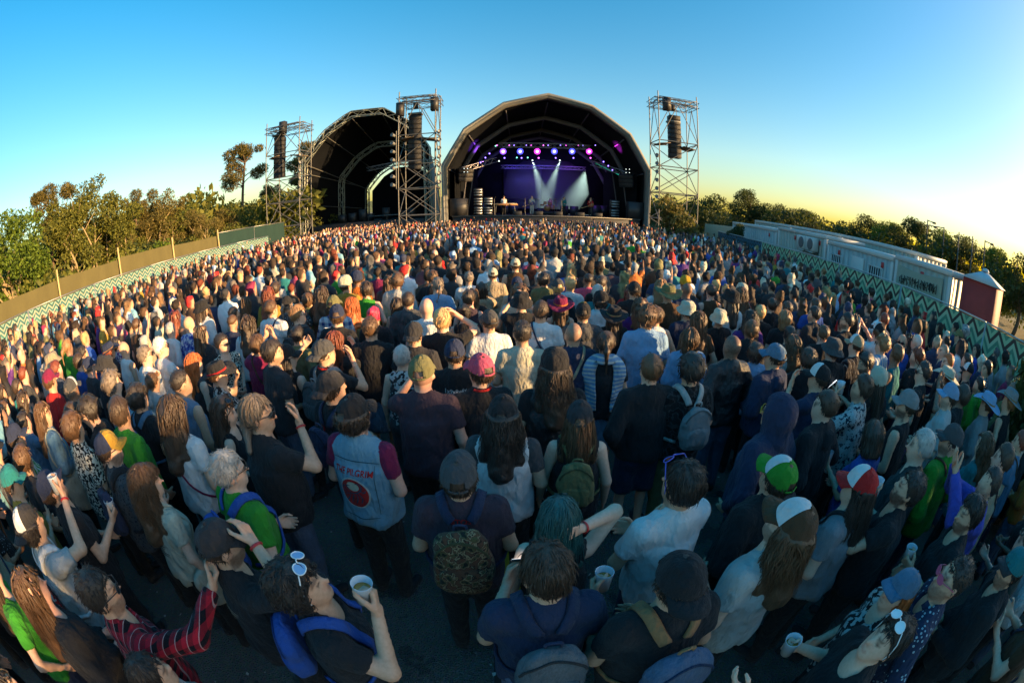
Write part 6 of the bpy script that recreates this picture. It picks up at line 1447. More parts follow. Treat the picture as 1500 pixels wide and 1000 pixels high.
H(213, 520, 'person in sunglasses and an untucked long-sleeved white shirt', -10, ('short', 'ash'), None, ('longtee', 'white', 'plain'), ('long', 'beige'), ('front', 'front'), yaw=-26, skin='fair', ex=[('glasses',)])
H(236, 508, 'person in sunglasses and white t-shirt with folded arms', -16, ('short', 'white'), None, ('tee', 'white', 'plain'), ('long', 'jeans'), ('folded', 'folded'), yaw=-24, skin='fair', ex=[('glasses',)])
H(150, 538, 'person in a black bucket hat looking down', -10, ('short', 'black'), ('bucket', 'offblack'), ('tee', 'black', 'plain'), ('long', 'black'), ('down', 'phone'), yaw=-40, pitch=-24, beard=.4)
H(320, 548, 'person in a black brimmed hat with a red band', -40, ('short', 'brown'), ('wide', 'black', 'red'), ('tee', 'black', 'blotch'), ('slim', 'black'), ('mouth', 'front'), sex='f', yaw=-20, skin='fair')
H(285, 532, 'person in a faded black tank top behind the black brimmed hat', -24, ('long', 'ginger'), None, ('tank', 'offblack', 'plain'), ('slim', 'black'), ('front', 'front'), sex='f', skin='fair')
H(326, 502, 'person in sunglasses and a beige leopard top, facing away from the stage', -110, ('short', 'black'), None, ('tee', 'beige', 'leopard'), ('slim', 'black'), ('front', 'front'), sex='f', yaw=20, skin='fair', ex=[('glasses',)])
H(277, 474, 'person in a blue and white tie-dye shirt', -6, ('buzz', 'blond'), None, ('longtee', 'white', 'tiedye'), ('long', 'jeans'), ('front', 'front'), skin='fair')
H(299, 456, 'person in a black cap and bright red top holding a drink', 150, ('long', 'brown'), ('cap', 'black'), ('tee', 'red', 'plain'), ('slim', 'black'), ('cup', 'front'), sex='f', yaw=10, ex=[('glasses',)])
H(400, 516, 'person in a faded black t-shirt turned to the red-lensed sunglasses', -34, ('mid', 'black'), None, ('tee', 'offblack', 'plain'), ('long', 'jeans'), ('down', 'front'), yaw=-24, beard=.6, girth=1.08)
H(421, 522, 'person in red-lensed sunglasses and a black cap with hands together', -14, ('long', 'black'), ('cap', 'black'), ('tank', 'black', 'plain'), ('slim', 'black'), ('clap', 'front'), sex='f', yaw=-40, skin='fair', ex=[('glasses', '', 'black', 'red')])
H(476, 516, 'person in a dark cap with a red lanyard and grey backpack, hand at the face', -24, ('fade', 'black'), ('cap', 'charcoal', 'charcoal', 'back'), ('tee', 'black', 'plain'), ('long', 'jeans'), ('down', 'mouth'), yaw=-16, ex=[('lanyard', 'red'), ('pack', 'charcoal', 'grey', 'plain', .95, 'dark grey backpack of the person with the red lanyard')])
H(487, 566, 'person in a black cap whose red lanyard crosses the back of a black t-shirt', -28, ('short', 'black'), ('cap', 'offblack', 'offblack', 'back'), ('tee', 'black', 'plain'), ('long', 'black'), ('front', 'front'), yaw=-10, ex=[('sling', 'red', 1, .016), ('pack', 'navy', 'navy', 'plain', .8, 'navy day bag under a crossing red lanyard')])
H(491, 500, 'person in a black t-shirt with one hand at the mouth, beside the denim skirt', -12, ('long', 'auburn'), None, ('tee', 'black', 'plain'), ('slim', 'black'), ('front', 'mouth'), sex='f', skin='fair')
H(543, 480, 'person in a black t-shirt and blue denim skirt', 2, ('short', 'brown'), None, ('tee', 'black', 'plain'), ('skirt', 'denim'), ('front', 'front'), size=1.02, skin='tan')
H(589, 522, 'person in a black and white patterned tank top with a jacket tied at the waist', 0, ('short', 'grey'), None, ('tank', 'offblack', 'blotch'), ('long', 'charcoal'), ('down', 'down'), sex='f', skin='fair', ex=[('waist', 'charcoal')])
H(618, 546, 'person in an olive cap and washed black t-shirt, hand raised to the face', 0, ('buzz', 'dark'), ('cap', 'olive', 'olive', 'plain', 'olive'), ('tee', 'plum', 'plain'), ('long', 'black'), ('mouth', 'down'), skin='pink', size=1.05, girth=1.04)
H(607, 488, 'person in a black cap and faded black t-shirt behind the patterned tank top', -8, ('short', 'black'), ('cap', 'offblack', 'offblack', 'back'), ('tee', 'offblack', 'plain'), ('long', 'black'), ('front', 'front'))
H(648, 468, 'person in a black t-shirt with a hand raised to the ear', 4, ('mid', 'blond'), None, ('tee', 'black', 'plain'), ('long', 'black'), ('down', 'head'), yaw=-10, skin='fair', size=1.03)
_n = _txt('1x9x8x4x', .19); _star = strokes2d([[(0, .07), (0, .0), (0, -.05)], [(-.06, -.04), (0, .02), (.06, -.04)], [(-.07, .01), (0, -.01), (.07, .01)], [(-.04, -.06), (0, -.02), (.04, -.06)], [(-.05, .03), (0, .0), (.05, .03)]], .006)
H(666, 517, 'person in a navy cap and black t-shirt printed 1x9x8x4x over a star emblem', 4, ('short', 'dark'), ('cap', 'navy', 'navy'), ('tee', 'black', 'plain'), ('long', 'black'), ('front', 'front'), skin='tan', girth=1.08, ex=[('print', [(arc(_n[0], -.8), _n[1], 1.335, 'lightgrey', 0), (*_star, 1.22, 'lightgrey', 0)])])
H(703, 542, 'person in a raspberry pink cap with a red neckband and black t-shirt', 20, ('short', 'dark'), ('cap', 'pink'), ('tee', 'black', 'plain'), ('long', 'black'), ('front', 'front'), yaw=16, skin='fair', ex=[('lanyard', 'red')])
H(737, 606, 'person in a black cap and a white shirt with charcoal sleeves', -6, ('longcurly', 'black'), ('cap', 'black', 'black', 'plain', 'black'), ('vest', 'white', 'plain'), ('long', 'black'), ('front', 'front'), size=1.0, girth=1.04, ex=[('under', 'charcoal')])
H(812, 538, 'person in a black knitted cap and black leather vest', 2, ('longcurly', 'dark'), ('beanie', 'black'), ('vest', 'black', 'leather'), ('long', 'black'), ('down', 'down'), girth=1.1, size=1.04, ex=[('under', 'black')])
H(849, 612, 'person in a black cap and black tank top with an olive canvas backpack', -6, ('long', 'brown'), ('cap', 'offblack', 'offblack'), ('tank', 'black', 'plain'), ('slim', 'black'), ('down', 'down'), sex='f', skin='fair', ex=[('pack', 'olive', 'olive', 'plain', .85, 'olive canvas backpack on a black tank top')])
H(840, 489, 'person in a navy jacket with a beige bag strap', 4, ('buzz', 'dark'), None, ('jacket', 'navy', 'plain'), ('long', 'black'), ('front', 'front'), skin='tan', size=1.02, ex=[('sling', 'beige', -1, .03)])
H(887, 502, 'person in a blue and white striped scarf and denim skirt', -6, ('pony', 'dark'), None, ('tee', 'black', 'plain'), ('skirt', 'denim'), ('front', 'front'), sex='f', ex=[('scarf', 'sky')], size=.98)
H(948, 464, 'person in a light blue button shirt', -4, ('curly', 'brown'), None, ('shirt', 'sky', 'plain'), ('long', 'jeans'), ('front', 'front'), girth=1.1, size=1.05)
H(953, 540, 'person in a black bomber jacket and dark shorts', 6, ('short', 'brown'), None, ('jacket', 'black', 'plain'), ('shorts', 'navy'), ('pocket', 'pocket'), skin='fair', size=1.02)
H(1012, 540, 'person in a dark camouflage shirt with a grey drawstring pack', 6, ('curly', 'black'), None, ('tee', 'charcoal', 'darkcamo'), ('long', 'olive'), ('front', 'front'), ex=[('pack', 'grey', 'lightgrey', 'plain', .9, 'slim grey drawstring pack on a dark camouflage shirt')])
H(1072, 507, 'person in a black leather jacket and blue jeans', 10, ('buzz', 'black'), None, ('jacket', 'black', 'leather'), ('long', 'jeans'), ('pocket', 'pocket'), skin='brown', size=1.03)
H(1138, 604, 'person with a washed navy hood pulled up', 22, ('short', 'dark'), None, ('hoodie', 'navy', 'plain'), ('long', 'black'), ('pocket', 'pocket'), yaw=16, girth=1.14, size=1.04, hood='up', ex=[('glasses', '', 'yellow')])
H(1208, 594, 'person in a black hooded jacket with the hood down, head turned', 22, ('short', 'dark'), None, ('hoodie', 'black', 'plain'), ('long', 'black'), ('pocket', 'pocket'), yaw=22, skin='fair', girth=1.05, size=1.02)
H(1262, 568, 'person in a pale shirt covered with blue leaf print, drinking', 30, ('mid', 'dark'), None, ('shirt', 'lightgrey', 'floral'), ('long', 'black'), ('mouth', 'front'), yaw=16, beard=.5, hands=('grip', 'relax'), girth=1.05, ex=[('cup', 0, 'cup at the mouth of the person in the leaf-print shirt')])
H(1199, 552, 'person in a black cap with white front and navy t-shirt, hand at the mouth', 22, ('short', 'dark'), ('trucker', 'black', 'white'), ('tee', 'navy', 'plain'), ('long', 'black'), ('mouth', 'down'), yaw=20)
H(1134, 522, 'person in a blue-grey cap and dark hooded top', 20, ('short', 'dark'), ('cap', 'denim', 'denim', 'denim'), ('hoodie', 'navy', 'plain'), ('long', 'black'), ('front', 'front'), yaw=20, girth=1.1)
H(1328, 592, 'person in a grey cap and black sleeveless top printed in purple', 24, ('short', 'dark'), ('cap', 'grey'), ('tank', 'black', 'plain'), ('long', 'black'), ('front', 'front'), yaw=16, beard=.9, ex=[('print', [(*strokes2d([[(-.06, .05), (.06, .05)], [(-.05, .02), (.05, .02)], [(-.06, -.01), (.06, -.01)], [(-.03, -.04), (.04, -.04)]], .007), 1.24, 'purple', 0)])])
H(1390, 580, 'person in a pale blue cap and loose grey-beige shirt', 26, ('short', 'dark'), ('cap', 'sky', 'sky', 'denim'), ('shirt', 'lightgrey', 'plain'), ('long', 'black'), ('front', 'front'), yaw=20, skin='fair', beard=.5, girth=1.08, size=1.04)
H(1349, 652, 'person in a dark teal t-shirt', 26, ('short', 'grey'), None, ('tee', (.02, .045, .05), 'plain'), ('long', 'black'), ('front', 'front'), yaw=10, skin='fair', girth=1.1, size=1.03)
H(1280, 642, 'person in a blue shirt looking down over a drink', 12, ('bob', 'dark'), None, ('shirt', 'blue', 'plain'), ('slim', 'black'), ('cup', 'front'), sex='f', yaw=-40, pitch=-18, ex=[('cup', 0, 'cup beside the blue shirt'), ('earring',)])
H(1272, 532, 'person in black looking down at a phone', 40, ('mid', 'black'), None, ('tee', 'black', 'plain'), ('long', 'black'), ('phone', 'front'), yaw=24, pitch=-20, beard=.9, ex=[('phone', 0, 'phone held by the person in black looking down')])
H(1292, 504, 'person in glasses and a pale blue striped shirt', 14, ('curly', 'light'), None, ('tee', 'sky', 'vstripes'), ('long', 'jeans'), ('front', 'front'), skin='fair', yaw=20, ex=[('glasses',)])
H(1321, 500, 'person in sunglasses and a bright blue t-shirt looking back', 118, ('bald', 'dark'), None, ('tee', 'blue', 'plain'), ('long', 'black'), ('front', 'front'), skin='olive', ex=[('glasses',)])
H(1343, 500, 'person in a black t-shirt beside the bright blue t-shirt', 16, ('buzz', 'white'), None, ('tee', 'black', 'plain'), ('long', 'black'), ('front', 'front'), skin='fair', girth=1.1)
H(1098, 468, 'person in a purple hooded top', 2, ('longcurly', 'black'), None, ('hoodie', 'purple', 'plain'), ('long', 'black'), ('front', 'front'))
H(1022, 470, 'person in a brown t-shirt with hands at the hips', 6, ('long', 'brown'), None, ('tee', 'brown', 'plain'), ('slim', 'black'), ('pocket', 'pocket'), sex='f', size=1.0)
H(1160, 505, 'person in a pale grey top and blue jeans behind the blue-grey cap', 16, ('longcurly', 'brown'), None, ('tee', 'lightgrey', 'plain'), ('slim', 'jeans'), ('front', 'front'), sex='f')
H(1388, 530, 'person in a black t-shirt behind the pale blue cap', 30, ('fade', 'ginger'), None, ('tee', 'black', 'plain'), ('long', 'black'), ('front', 'front'), yaw=20, skin='fair', beard=.9)
H(1352, 545, 'person in spectacles and a black t-shirt behind the grey cap', 26, ('short', 'black'), None, ('tee', 'black', 'plain'), ('long', 'black'), ('front', 'front'), yaw=26, skin='fair', ex=[('glasses',)])
H(1382, 514, 'person in a navy t-shirt between two black t-shirts near the chevron fence', 28, ('buzz', 'light'), None, ('tee', 'navy', 'plain'), ('long', 'black'), ('front', 'front'), yaw=20, skin='fair')
H(1445, 540, 'person in a charcoal leaf-patterned shirt', 34, ('mid', 'black'), None, ('shirt', 'charcoal', 'floral'), ('long', 'black'), ('front', 'front'), yaw=20)
H(1430, 512, 'person in a cobalt blue long-sleeved top holding a forearm up', 34, ('long', 'black'), None, ('longtee', 'violet', 'plain'), ('slim', 'black'), ('front', 'cup'), sex='f', yaw=20)
H(1404, 492, 'person in an olive cap and dark green t-shirt', 26, ('short', 'dark'), ('cap', 'olive'), ('tee', (.01, .06, .04), 'plain'), ('long', 'black'), ('front', 'front'), yaw=26)
H(1352, 478, 'person in a wine-red t-shirt', 22, ('longcurly', 'blond'), None, ('tee', 'maroon', 'plain'), ('slim', 'black'), ('front', 'front'), sex='f', yaw=20, skin='fair')
# --- third row
H(398, 452, 'person in a white t-shirt with a navy strap across the back', -6, ('short', 'brown'), None, ('tee', 'white', 'plain'), ('long', 'jeans'), ('front', 'front'), yaw=-14, ex=[('sling', 'navy', -1, .02)], size=1.02)
H(437, 460, 'person in glasses with a small dark backpack, holding a cup out', -24, ('mid', 'light'), None, ('tee', 'offblack', 'plain'), ('long', 'black'), ('front', 'cup'), yaw=-34, skin='fair', ex=[('glasses',), ('pack', 'charcoal', 'charcoal', 'plain', .8, 'small dark backpack on the person in glasses holding a cup out'), ('cup', 1, 'cup held out by the person with the small dark backpack')])
H(489, 446, 'person in a blue checked shirt with a pale hood', -2, ('short', 'dark'), ('cap', 'olive'), ('longtee', 'sky', 'bluecheck'), ('long', 'black'), ('front', 'front'), ex=[('lanyard', 'red')])
H(516, 448, 'person in an olive tank top with bare shoulders', 0, ('longcurly', 'ginger'), None, ('tank', 'olive', 'plain'), ('slim', 'black'), ('front', 'front'), sex='f', skin='fair')
H(548, 462, 'person in a black top beside the olive tank top', 0, ('bun', 'pinkred'), None, ('tee', 'black', 'plain'), ('slim', 'black'), ('front', 'front'), sex='f', skin='fair')
H(598, 440, 'person in a dark hooded top with a white print', 0, ('short', 'dark'), None, ('hoodie', 'charcoal', 'plain'), ('long', 'black'), ('front', 'front'))
H(625, 450, 'person in a plain white t-shirt beside the dark hooded top', 0, ('bald', 'dark'), None, ('tee', 'white', 'plain'), ('long', 'jeans'), ('front', 'front'), skin='pink', size=1.03)
H(680, 458, 'person in a low-backed black top with thin straps', 0, ('bun', 'black'), None, ('tank', 'black', 'plain'), ('slim', 'black'), ('front', 'front'), sex='f', skin='tan', ex=[('bra',)])
H(716, 470, 'person in a dark grey cap and white t-shirt', 14, ('short', 'dark'), ('cap', 'charcoal'), ('tee', 'white', 'plain'), ('long', 'jeans'), ('front', 'front'), yaw=16, girth=1.06)
H(765, 487, 'person in a pale sand-coloured t-shirt', 0, ('short', 'black'), None, ('tee', 'cream', 'plain'), ('long', 'black'), ('front', 'front'), size=1.02)
H(792, 455, 'person in a white t-shirt with a grey square print on the back', -6, ('short', 'dark'), None, ('tee', 'white', 'plain'), ('long', 'black'), ('front', 'front'), ex=[('print', [(*disc2d(.10, .12, 4, 3), 1.22, 'grey', 0)]), ('sling', 'navy', 1, .02)], size=1.03)
H(821, 447, 'person in a wide brown hat and cream tank top', 0, ('long', 'brown'), ('wide', 'maroon', 'orange'), ('tank', 'cream', 'plain'), ('slim', 'black'), ('front', 'front'), sex='f', skin='fair')
H(854, 458, 'person in a black and gold cap and dark hooded top', 0, ('short', 'dark'), ('trucker', 'black', 'mustard'), ('hoodie', 'charcoal', 'plain'), ('long', 'black'), ('front', 'front'))
H(899, 462, 'person in a wide black hat', 0, ('long', 'dark'), ('wide', 'black', 'tan'), ('tee', 'black', 'plain'), ('slim', 'black'), ('front', 'front'), sex='f')
H(929, 425, 'person in a black cap and a black t-shirt with a white back print', 0, ('short', 'dark'), ('cap', 'black'), ('tee', 'black', 'plain'), ('long', 'black'), ('front', 'front'), girth=1.1, size=1.04, ex=[('print', [(*strokes2d([[(-.05, .09), (.05, .09)], [(-.06, .05), (.06, .05)], [(-.05, 0), (.06, 0)], [(-.06, -.05), (.06, -.05)], [(-.06, .09), (-.06, -.06)], [(.065, .08), (.065, -.06)], [(-.05, -.09), (.05, -.09)]], .010), 1.27, 'white', 0)])])
H(1003, 415, 'person in a yellow-green knitted hat', 0, ('short', 'dark'), ('beanie', 'yellow'), ('tee', 'charcoal', 'plain'), ('long', 'black'), ('front', 'front'), ex=[('pack', 'charcoal', 'charcoal', 'plain', .8, 'dark backpack under the yellow-green knitted hat')])
H(755, 388, 'person in a pale cap and sleeveless brown top', 0, ('short', 'dark'), ('cap', 'cream'), ('tank', 'brown', 'plain'), ('long', 'black'), ('front', 'front'), size=1.05, girth=1.08)
H(722, 402, 'person in a cream cap and pink tie-dyed shirt', 0, ('short', 'dark'), ('cap', 'cream'), ('tee', 'beige', 'plain'), ('long', 'black'), ('front', 'front'))
H(637, 372, 'person in a bright red t-shirt', 0, ('bald', 'dark'), None, ('tee', 'red', 'plain'), ('long', 'black'), ('front', 'front'), skin='pink', girth=1.1)
H(1112, 388, 'person with one arm pointing towards the stage', -20, ('short', 'dark'), None, ('tee', 'offblack', 'plain'), ('long', 'black'), ('point', 'front'), yaw=10)
H(1085, 432, 'person in a black t-shirt beside the purple hooded top', 4, ('dread', 'brown'), None, ('tee', 'black', 'plain'), ('long', 'black'), ('front', 'front'))
H(1152, 452, 'person in a black t-shirt with a white word across the shoulders', 10, ('short', 'dark'), None, ('tee', 'black', 'plain'), ('long', 'black'), ('front', 'front'), skin='fair', ex=[('print', [(*strokes2d([[(-.08, .01), (.08, .01)], [(-.08, -.015), (.06, -.015)]], .009), 1.33, 'white', 0)])])
H(1240, 470, 'person in a long-sleeved black top seen in profile', 24, ('short', 'black'), None, ('longtee', 'black', 'plain'), ('long', 'black'), ('down', 'down'), yaw=24, beard=.8, size=1.05)
H(1192, 460, 'person in a faded black hooded top seen in profile', 20, ('short', 'black'), None, ('hoodie', 'offblack', 'plain'), ('long', 'black'), ('front', 'front'), yaw=24, beard=.5)
print('heroes', len(SPOTS))
# red disc, scorpion on the vest patch: laid over the pale disc
def vest_patch():
    fig = dict(sex='m', girth=1.16, aL='front', aR='front', yaw=-14, pitch=0, lean=0., sway=0., stance=.09, stride=0.)
    F = LIB[('fig', repr(sorted(fig.items())))]; fld = lambda P: F.shirt(P, 'vest', 1, .012)
    for (V2, T), off, c in (((D1, D1t), .007, COL['red']), (GLOW, .009, COL['cream']), (SCP, .011, (.05, .07, .12))):
        z0 = 1.165 + (.055 if V2 is GLOW[0] else 0); P, T2 = decal(F, fld, V2, T, z0, -1, off, -.005); obj('back_patch', (P, T2), _F, fabric(), c)
vest_patch()
# ------------------------------------------------------------------ everyone else
def inside(x, y):
    xr = 9.4 + (y - 2.6) * .153 - .55 if y > 2.6 else 8.6
    return -14.5 < x < min(xr, 13.5) and y < 33.6 and not (x > 9.6 and y > 24.5)
POOL_FIG = [dict(sex=sx, girth=g, aL=a, aR=b, yaw=yw, pitch=pt, lean=0., sway=0., stance=.09, stride=0.) for sx, g, a, b, yw, pt in [('m', 1., 'down', 'front', 0, 0), ('m', 1.1, 'front', 'front', 12, 0), ('f', 1., 'front', 'front', -10, 4), ('m', 1.04, 'folded', 'folded', -24, 4), ('f', .96, 'down', 'cup', 14, 0), ('m', .98, 'pocket', 'pocket', 28, 0), ('f', 1.02, 'front', 'mouth', 0, 8), ('m', 1.16, 'front', 'cup', -12, 6), ('m', 1., 'up', 'front', 6, 10), ('m', 1.02, 'clap', 'clap', -6, 6), ('f', 1., 'head', 'down', 20, 0), ('m', .96, 'phone', 'phone', 4, -12)]]
TOPN = {'black': 'black', 'offblack': 'faded black', 'navy': 'navy', 'charcoal': 'charcoal', 'grey': 'grey', 'white': 'white', 'lightgrey': 'pale grey', 'cream': 'cream', 'beige': 'beige', 'brown': 'brown', 'red': 'red', 'maroon': 'maroon', 'green': 'green', 'olive': 'olive', 'teal': 'teal', 'blue': 'blue', 'sky': 'light blue', 'denim': 'denim blue', 'paledenim': 'pale denim', 'purple': 'purple', 'yellow': 'yellow', 'mustard': 'mustard', 'pink': 'pink', 'plum': 'plum', 'orange': 'orange'}
TOPS = ['black'] * 24 + ['offblack'] * 7 + ['navy'] * 4 + ['charcoal'] * 4 + ['white'] * 4 + ['lightgrey'] * 2 + ['grey'] * 2 + ['cream', 'beige', 'brown', 'red', 'maroon', 'green', 'olive', 'olive', 'teal', 'blue', 'sky', 'sky', 'denim', 'paledenim', 'purple', 'mustard', 'pink', 'plum', 'orange']
HATC = ['black', 'black', 'black', 'navy', 'navy', 'charcoal', 'charcoal', 'olive', 'white', 'cream', 'red', 'beige', 'sky', 'grey', 'maroon']
HAIRS = [('short', .28), ('mid', .16), ('curly', .15), ('fade', .06), ('long', .08), ('longcurly', .06), ('pony', .04), ('bun', .03), ('bob', .03), ('bald', .02), ('buzz', .01), ('tied', .01)]
HC = ['black'] * 6 + ['dark'] * 8 + ['brown'] * 7 + ['light'] * 1 + ['blond'] * 1 + ['auburn', 'auburn', 'grey', 'ash']
r = np.random.default_rng(21); pts = []
grid = {}
def near(x, y, d):
    gx, gy = int(x // 1), int(y // 1)
    return any((x - a) ** 2 + (y - b) ** 2 < d * d for i in (-1, 0, 1) for j in (-1, 0, 1) for a, b in grid.get((gx + i, gy + j), ()))
for x, y, q in SPOTS: grid.setdefault((int(x // 1), int(y // 1)), []).append((x, y))
tries = 42000
for t in range(tries):
    x, y = r.uniform(-14.5, 13.5), r.uniform(-2.2, 33.6)
    if not inside(x, y): continue
    d = math.hypot(x, y); az = math.degrees(math.atan2(x, y))
    if d < 4.3 and abs(az) < 54: continue          # the near rows are placed one by one
    if d < (2.1 if abs(az) > 75 else 2.6) or abs(az) > 106: continue
    md = .50 if d > 9 else .46
    if near(x, y, md): continue
    grid.setdefault((int(x // 1), int(y // 1)), []).append((x, y)); pts.append((d, x, y))
pts.sort(); NIND = 300 - len(SPOTS) - 6
print('others', len(pts))
def attrs():
    hs = HAIRS[np.searchsorted(np.cumsum([w for _, w in HAIRS]) / sum(w for _, w in HAIRS), r.random())][0]
    return dict(hs=hs, hc=HC[r.integers(len(HC))], top=TOPS[r.integers(len(TOPS))], hat=(HATC[r.integers(len(HATC))] if r.random() < .24 else None), skin=['tan', 'fair', 'olive', 'pink', 'tan', 'brown'][r.integers(6)], sz=r.uniform(.93, 1.06), rot=r.normal(0, 9))
USED = {}; LATER = []
ANCH = [(o.location.x, o.location.y, o['label']) for o in PEOPLE]
def short(lb): return lb
for i, (d, x, y) in enumerate(pts[:NIND]):
    a = attrs(); fi = int(r.integers(len(POOL_FIG))) if r.random() < .35 else int(r.choice([0, 1, 2, 5])); fg = POOL_FIG[fi]
    if fg['sex'] == 'f' and a['hs'] in ('short', 'fade', 'bald', 'buzz'): a['hs'] = ['long', 'longcurly', 'pony', 'bob'][r.integers(4)]
    tk = ['tee', 'tee', 'tee', 'tee', 'hoodie', 'jacket', 'tank', 'longtee'][r.integers(8)]; stance = -R_(0)
    face = math.degrees(math.atan2(-(PX - x), PY + 3 - y)); rot = face * .8 + a['rot']
    ex = []; words = []
    tn = {'tee': 't-shirt', 'hoodie': 'hooded top', 'jacket': 'jacket', 'tank': 'tank top', 'longtee': 'long-sleeved top'}[tk]
    hat = None
    if a['hat']: k_ = ['cap', 'cap', 'trucker', 'bucket', 'beanie', 'wide'][r.integers(6)]; hat = (k_, a['hat'], 'white') if k_ == 'trucker' else (k_, a['hat']); words.append('%s %s' % (TOPN[a['hat']], {'cap': 'cap', 'trucker': 'white-fronted cap', 'bucket': 'bucket hat', 'beanie': 'knitted hat', 'wide': 'brimmed hat'}[k_]))
    pat = 'plain'
    if tk in ('tee', 'longtee') and r.random() < .14: pat = ['stripes', 'plaid', 'blotch', 'floral', 'dots'][r.integers(5)]
    pn = {'plain': '', 'stripes': 'striped ', 'plaid': 'checked ', 'blotch': 'blotch-print ', 'floral': 'leaf-print ', 'dots': 'dotted '}[pat]
    words.append('%s %s%s' % (TOPN[a['top']], pn, tn))
    pose = {0: '', 1: '', 2: '', 5: ', hands in pockets', 3: ', arms folded', 4: ', one forearm raised', 6: ', hand at the mouth', 7: ', one forearm raised', 8: ', arm raised high', 9: ', clapping', 10: ', hand on head', 11: ', hands held up before the chest'}[fi]
    tier = 'B' if d < 5.2 else 'C'
    if tier == 'B' and r.random() < .25: ex.append(('sling', ['black', 'navy', 'brown'][r.integers(3)], 1, .022)); pose += ', bag strap across the back'
    base = 'person in ' + ' and '.join('a ' + w for w in words) + pose
    while len(base.split()) > 16: base = base.rsplit(',', 1)[0] if ',' in base else base.rsplit(' and ', 1)[0]
    base = base.replace('a orange', 'an orange').replace('a olive', 'an olive')
    o = person(x, y, rot, a['sz'] * (.95 if fg['sex'] == 'f' else 1.), a['skin'], fg, (a['hs'], a['hc']), hat, (tk, a['top'], pat), ('long', ['black', 'black', 'jeans', 'navy', 'charcoal'][r.integers(5)]), tier, ('relax', 'relax'), .7 if (fg['sex'] == 'm' and r.random() < .35) else 0, base, None, ex, int(r.integers(0, 3)))[0]
    LATER.append((o, base, x, y)); USED.setdefault(base, []).append(o)
# look-alikes: name the nearest person whose label stands alone
single = [(o.location.x, o.location.y, o['label']) for o in PEOPLE if len(USED.get(o['label'], [o])) == 1]
for base, os_ in USED.items():
    if len(os_) < 2: continue
    for o in os_:
        x, y = o.location.x, o.location.y
        for (ax, ay, lb) in sorted(single, key=lambda s: (s[0] - x) ** 2 + (s[1] - y) ** 2):
            t = lb.replace('person in a ', '').replace('person in an ', '').replace('person with ', ''); new = base + ', beside the ' + ('one with ' if 'person with' in lb else '') + t.split(',')[0]
            if len(new.split()) <= 16: o['label'] = new; break
    seen = {}
    for o in os_: seen.setdefault(o['label'], []).append(o)
    for lb, q in seen.items():
        if len(q) > 1:
            for o in q: o['group'] = 'look-alikes: ' + lb[:60]
for o in PEOPLE:
    if 'group' not in o: o['group'] = 'audience'
# ---- the band
for i, (px, tp, hr, fg, lb) in enumerate([(738, ('tee', 'white', 'plain'), ('long', 'dark'), 0, 'musician in a white t-shirt standing behind the keyboard'), (779, ('longtee', 'lightgrey', 'plain'), ('long', 'blond'), 7, 'guitarist in pale clothes beside the drum kit'), (806, ('tank', 'pink', 'plain'), ('long', 'brown'), 9, 'drummer seated behind the drum kit with arms raised'), (826, ('longtee', 'teal', 'plain'), ('long', 'dark'), 6, 'singer in a teal shirt with hands at the microphone'), (865, ('longtee', 'red', 'plain'), ('longcurly', 'light'), 7, 'bass player in a red shirt at the bush side of the stage')]):
    yy = PY + (6.6 if i == 2 else 3.2); p = aty(px, 300, yy); o = person(p[0], yy, 180, 1., 'fair', POOL_FIG[fg], hr, None, tp, ('long', 'lightgrey' if i == 1 else 'black'), 'B', ('grip', 'grip'), 0, lb.replace('musician', 'person').replace('guitarist', 'person with a guitar').replace('drummer', 'person').replace('singer', 'person').replace('bass player', 'person with a bass guitar'), 'band on the lit stage', (), i, z=DK + (.0 if i != 2 else -.1))
    if i in (1, 4):
        e = empty('electric_guitar', (p[0], yy - .24, DK + 1.05), math.pi); e.rotation_euler = (0, R_(20), math.pi); V, Q = sdf_mesh(lambda P: np.maximum(smin(ell(P, (-.12, 0, 0), (.15, .1, .17)), ell(P, (.08, 0, 0), (.12, .1, .13)), .03), np.abs(P[:, 1]) - .025), (-.3, -.06, -.2), (.25, .06, .2), .02); link('body', mk('gbody', V, [Q]), e, plain('guitar_wood' + str(i), (.35, .10, .03) if i == 4 else (.05, .05, .2), .3)); mb = MB(); mb.box((.48, -.02, 0), (.62, .03, .05), None, .006); mb.box((.85, -.02, .01), (.16, .025, .09), None, .006); link('neck', mb.mesh('neck'), e, plain('maple', (.40, .24, .10), .4)); tag(e, 'electric guitar of the person in %s' % ('pale clothes' if i == 1 else 'the red shirt'), 'guitar')
# ---- the far crowd, too many to part: one mass
def far_person(seed, lod):
    rr = np.random.default_rng(seed); arms = ('front', 'up') if seed == 5 else [('down', 'front'), ('front', 'front'), ('cup', 'front')][seed % 3]; F = Fig(sex='mf'[seed % 2], girth=rr.uniform(.96, 1.14), aL=arms[0], aR=arms[1], yaw=rr.normal(0, 18))
    hs = ['short', 'long', 'mid', 'curly', 'short', 'mid', 'long', 'short', 'curly', 'short', 'mid', 'bob'][seed % 12]
    fs = lambda P: F.shirt(P, 'tee', seed); fh = lambda P: F.hair(P, hs, seed); fp = lambda P: F.pants(P, 'long', 0)
    fb = lambda P: F.body(P, False, True)
    f = lambda P: np.minimum(np.minimum(fb(P), fs(P)), np.minimum(fh(P), fp(P)))
    hx = .068 if lod == 0 else .115; zs = np.concatenate([np.arange(-.02, 1.05, .35), np.arange(1.05, 2.1, hx * .85)])
    V, Q = sdf_mesh(f, (-.38, -.28, 0), (.38, .42, 2.), hx, zs)
    D = np.stack([fb(V), fs(V) - .004, fh(V) - .006, fp(V) - .002], 1); reg = D.argmin(1)
    return V, Q, reg
FV = [[far_person(s, l) for s in range(12)] for l in (0, 1)]
VV, QQ, CC = [], [], []; n0 = 0
HATN = hat_mesh('bucket')[0]
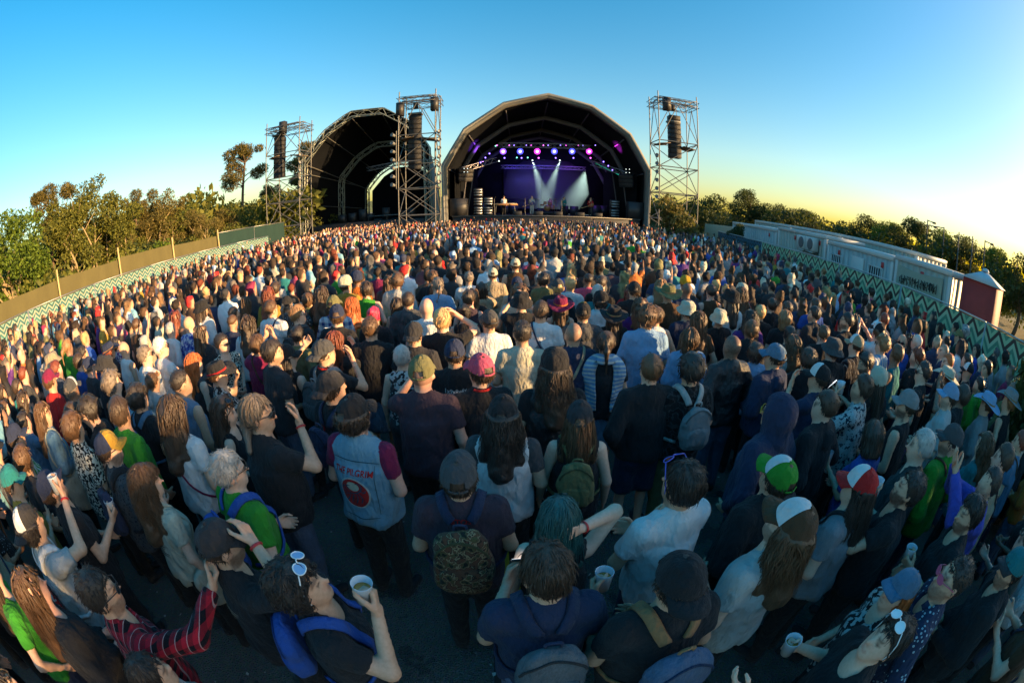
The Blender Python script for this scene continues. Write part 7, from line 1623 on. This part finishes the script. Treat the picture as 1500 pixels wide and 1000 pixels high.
for d, x, y in pts[NIND:]:
    a = attrs(); V, Q, reg = FV[0 if d < 15 else 1][r.integers(12)]
    face = -math.atan2(PX - x, PY + 3 - y) * .8 + R_(a['rot'] * 1.6); V = V + (reg == 2)[:, None] * r.normal(0, .012, V.shape); W_ = (V * a['sz']) @ (rotz(face) @ rotx(r.normal(0, .035)) @ roty(r.normal(0, .035))).T + [x, y, 0]
    hcol = np.array(HAIR[a['hc']]) if a['hs'] != 'bald' else np.array(SKIN[a['skin']])
    if a['hat']: hcol = np.array(COL[a['hat']])
    pal = np.stack([SKIN[a['skin']], COL[a['top']], hcol, COL[['black', 'jeans', 'navy', 'charcoal'][r.integers(4)]]])
    VV.append(W_); QQ.append(Q + n0); CC.append(pal[reg] * np.where(reg == 2, r.uniform(.45, 1.6, len(reg)), r.uniform(.85, 1.1, len(reg)))[:, None]); n0 += len(V)
if VV:
    def cm(k): k.base(k.mix(.015, k.n('Attribute', attribute_name='Col').outputs['Color'], (.25, .2, .15, 1))); k.p(Roughness=.75, Specular_IOR_Level=.3); k.bump(k.noise(k.coord(), 26, 3), .5, .03)
    tag(link('crowd', mk('crowd', np.concatenate(VV), [np.concatenate(QQ)], col=np.concatenate(CC)), mat=mat('far_crowd', cm)), 'dense far crowd of heads and shoulders reaching to the stages', 'crowd', kind='stuff')
# yellow cable ramp underfoot
a_, b_ = atz(747, 800, 0.), atz(757, 1010, 0.); L_ = np.linalg.norm(b_ - a_); e = empty('cable_ramp', (a_[0], a_[1], .006), math.atan2(b_[1] - a_[1], b_[0] - a_[0]))
for i in range(2): mb = MB(); w0 = .15; mb.add([(i * L_ / 2 + .01, -w0, 0), (i * L_ / 2 + .01, -.07, .05), (i * L_ / 2 + .01, .07, .05), (i * L_ / 2 + .01, w0, 0), ((i + 1) * L_ / 2, -w0, 0), ((i + 1) * L_ / 2, -.07, .05), ((i + 1) * L_ / 2, .07, .05), ((i + 1) * L_ / 2, w0, 0)], [[0, 4, 5, 1], [2, 6, 7, 3], [0, 1, 2, 3], [7, 6, 5, 4]]); link('rubber_base', mb.mesh('base', False), e, plain('black_rubber', (.02, .02, .02), .8)); mb = MB(); mb.box(((i + .5) * L_ / 2, 0, .056), (L_ / 2 - .03, .135, .012), None, .004); link('yellow_lid', mb.mesh('lid'), e, plain('yellow_lid', (.55, .36, .02), .6, 0, .25, 9))
tag(e, 'yellow-lidded cable ramp on the ground beside the camouflage backpack', 'cable ramp')
open('/tmp/tris.txt', 'w').write(str(sum(sum(len(p.vertices) - 2 for p in m.polygons) if len(m.polygons) < 3000 else len(m.polygons) * 2 for m in bpy.data.meshes)))
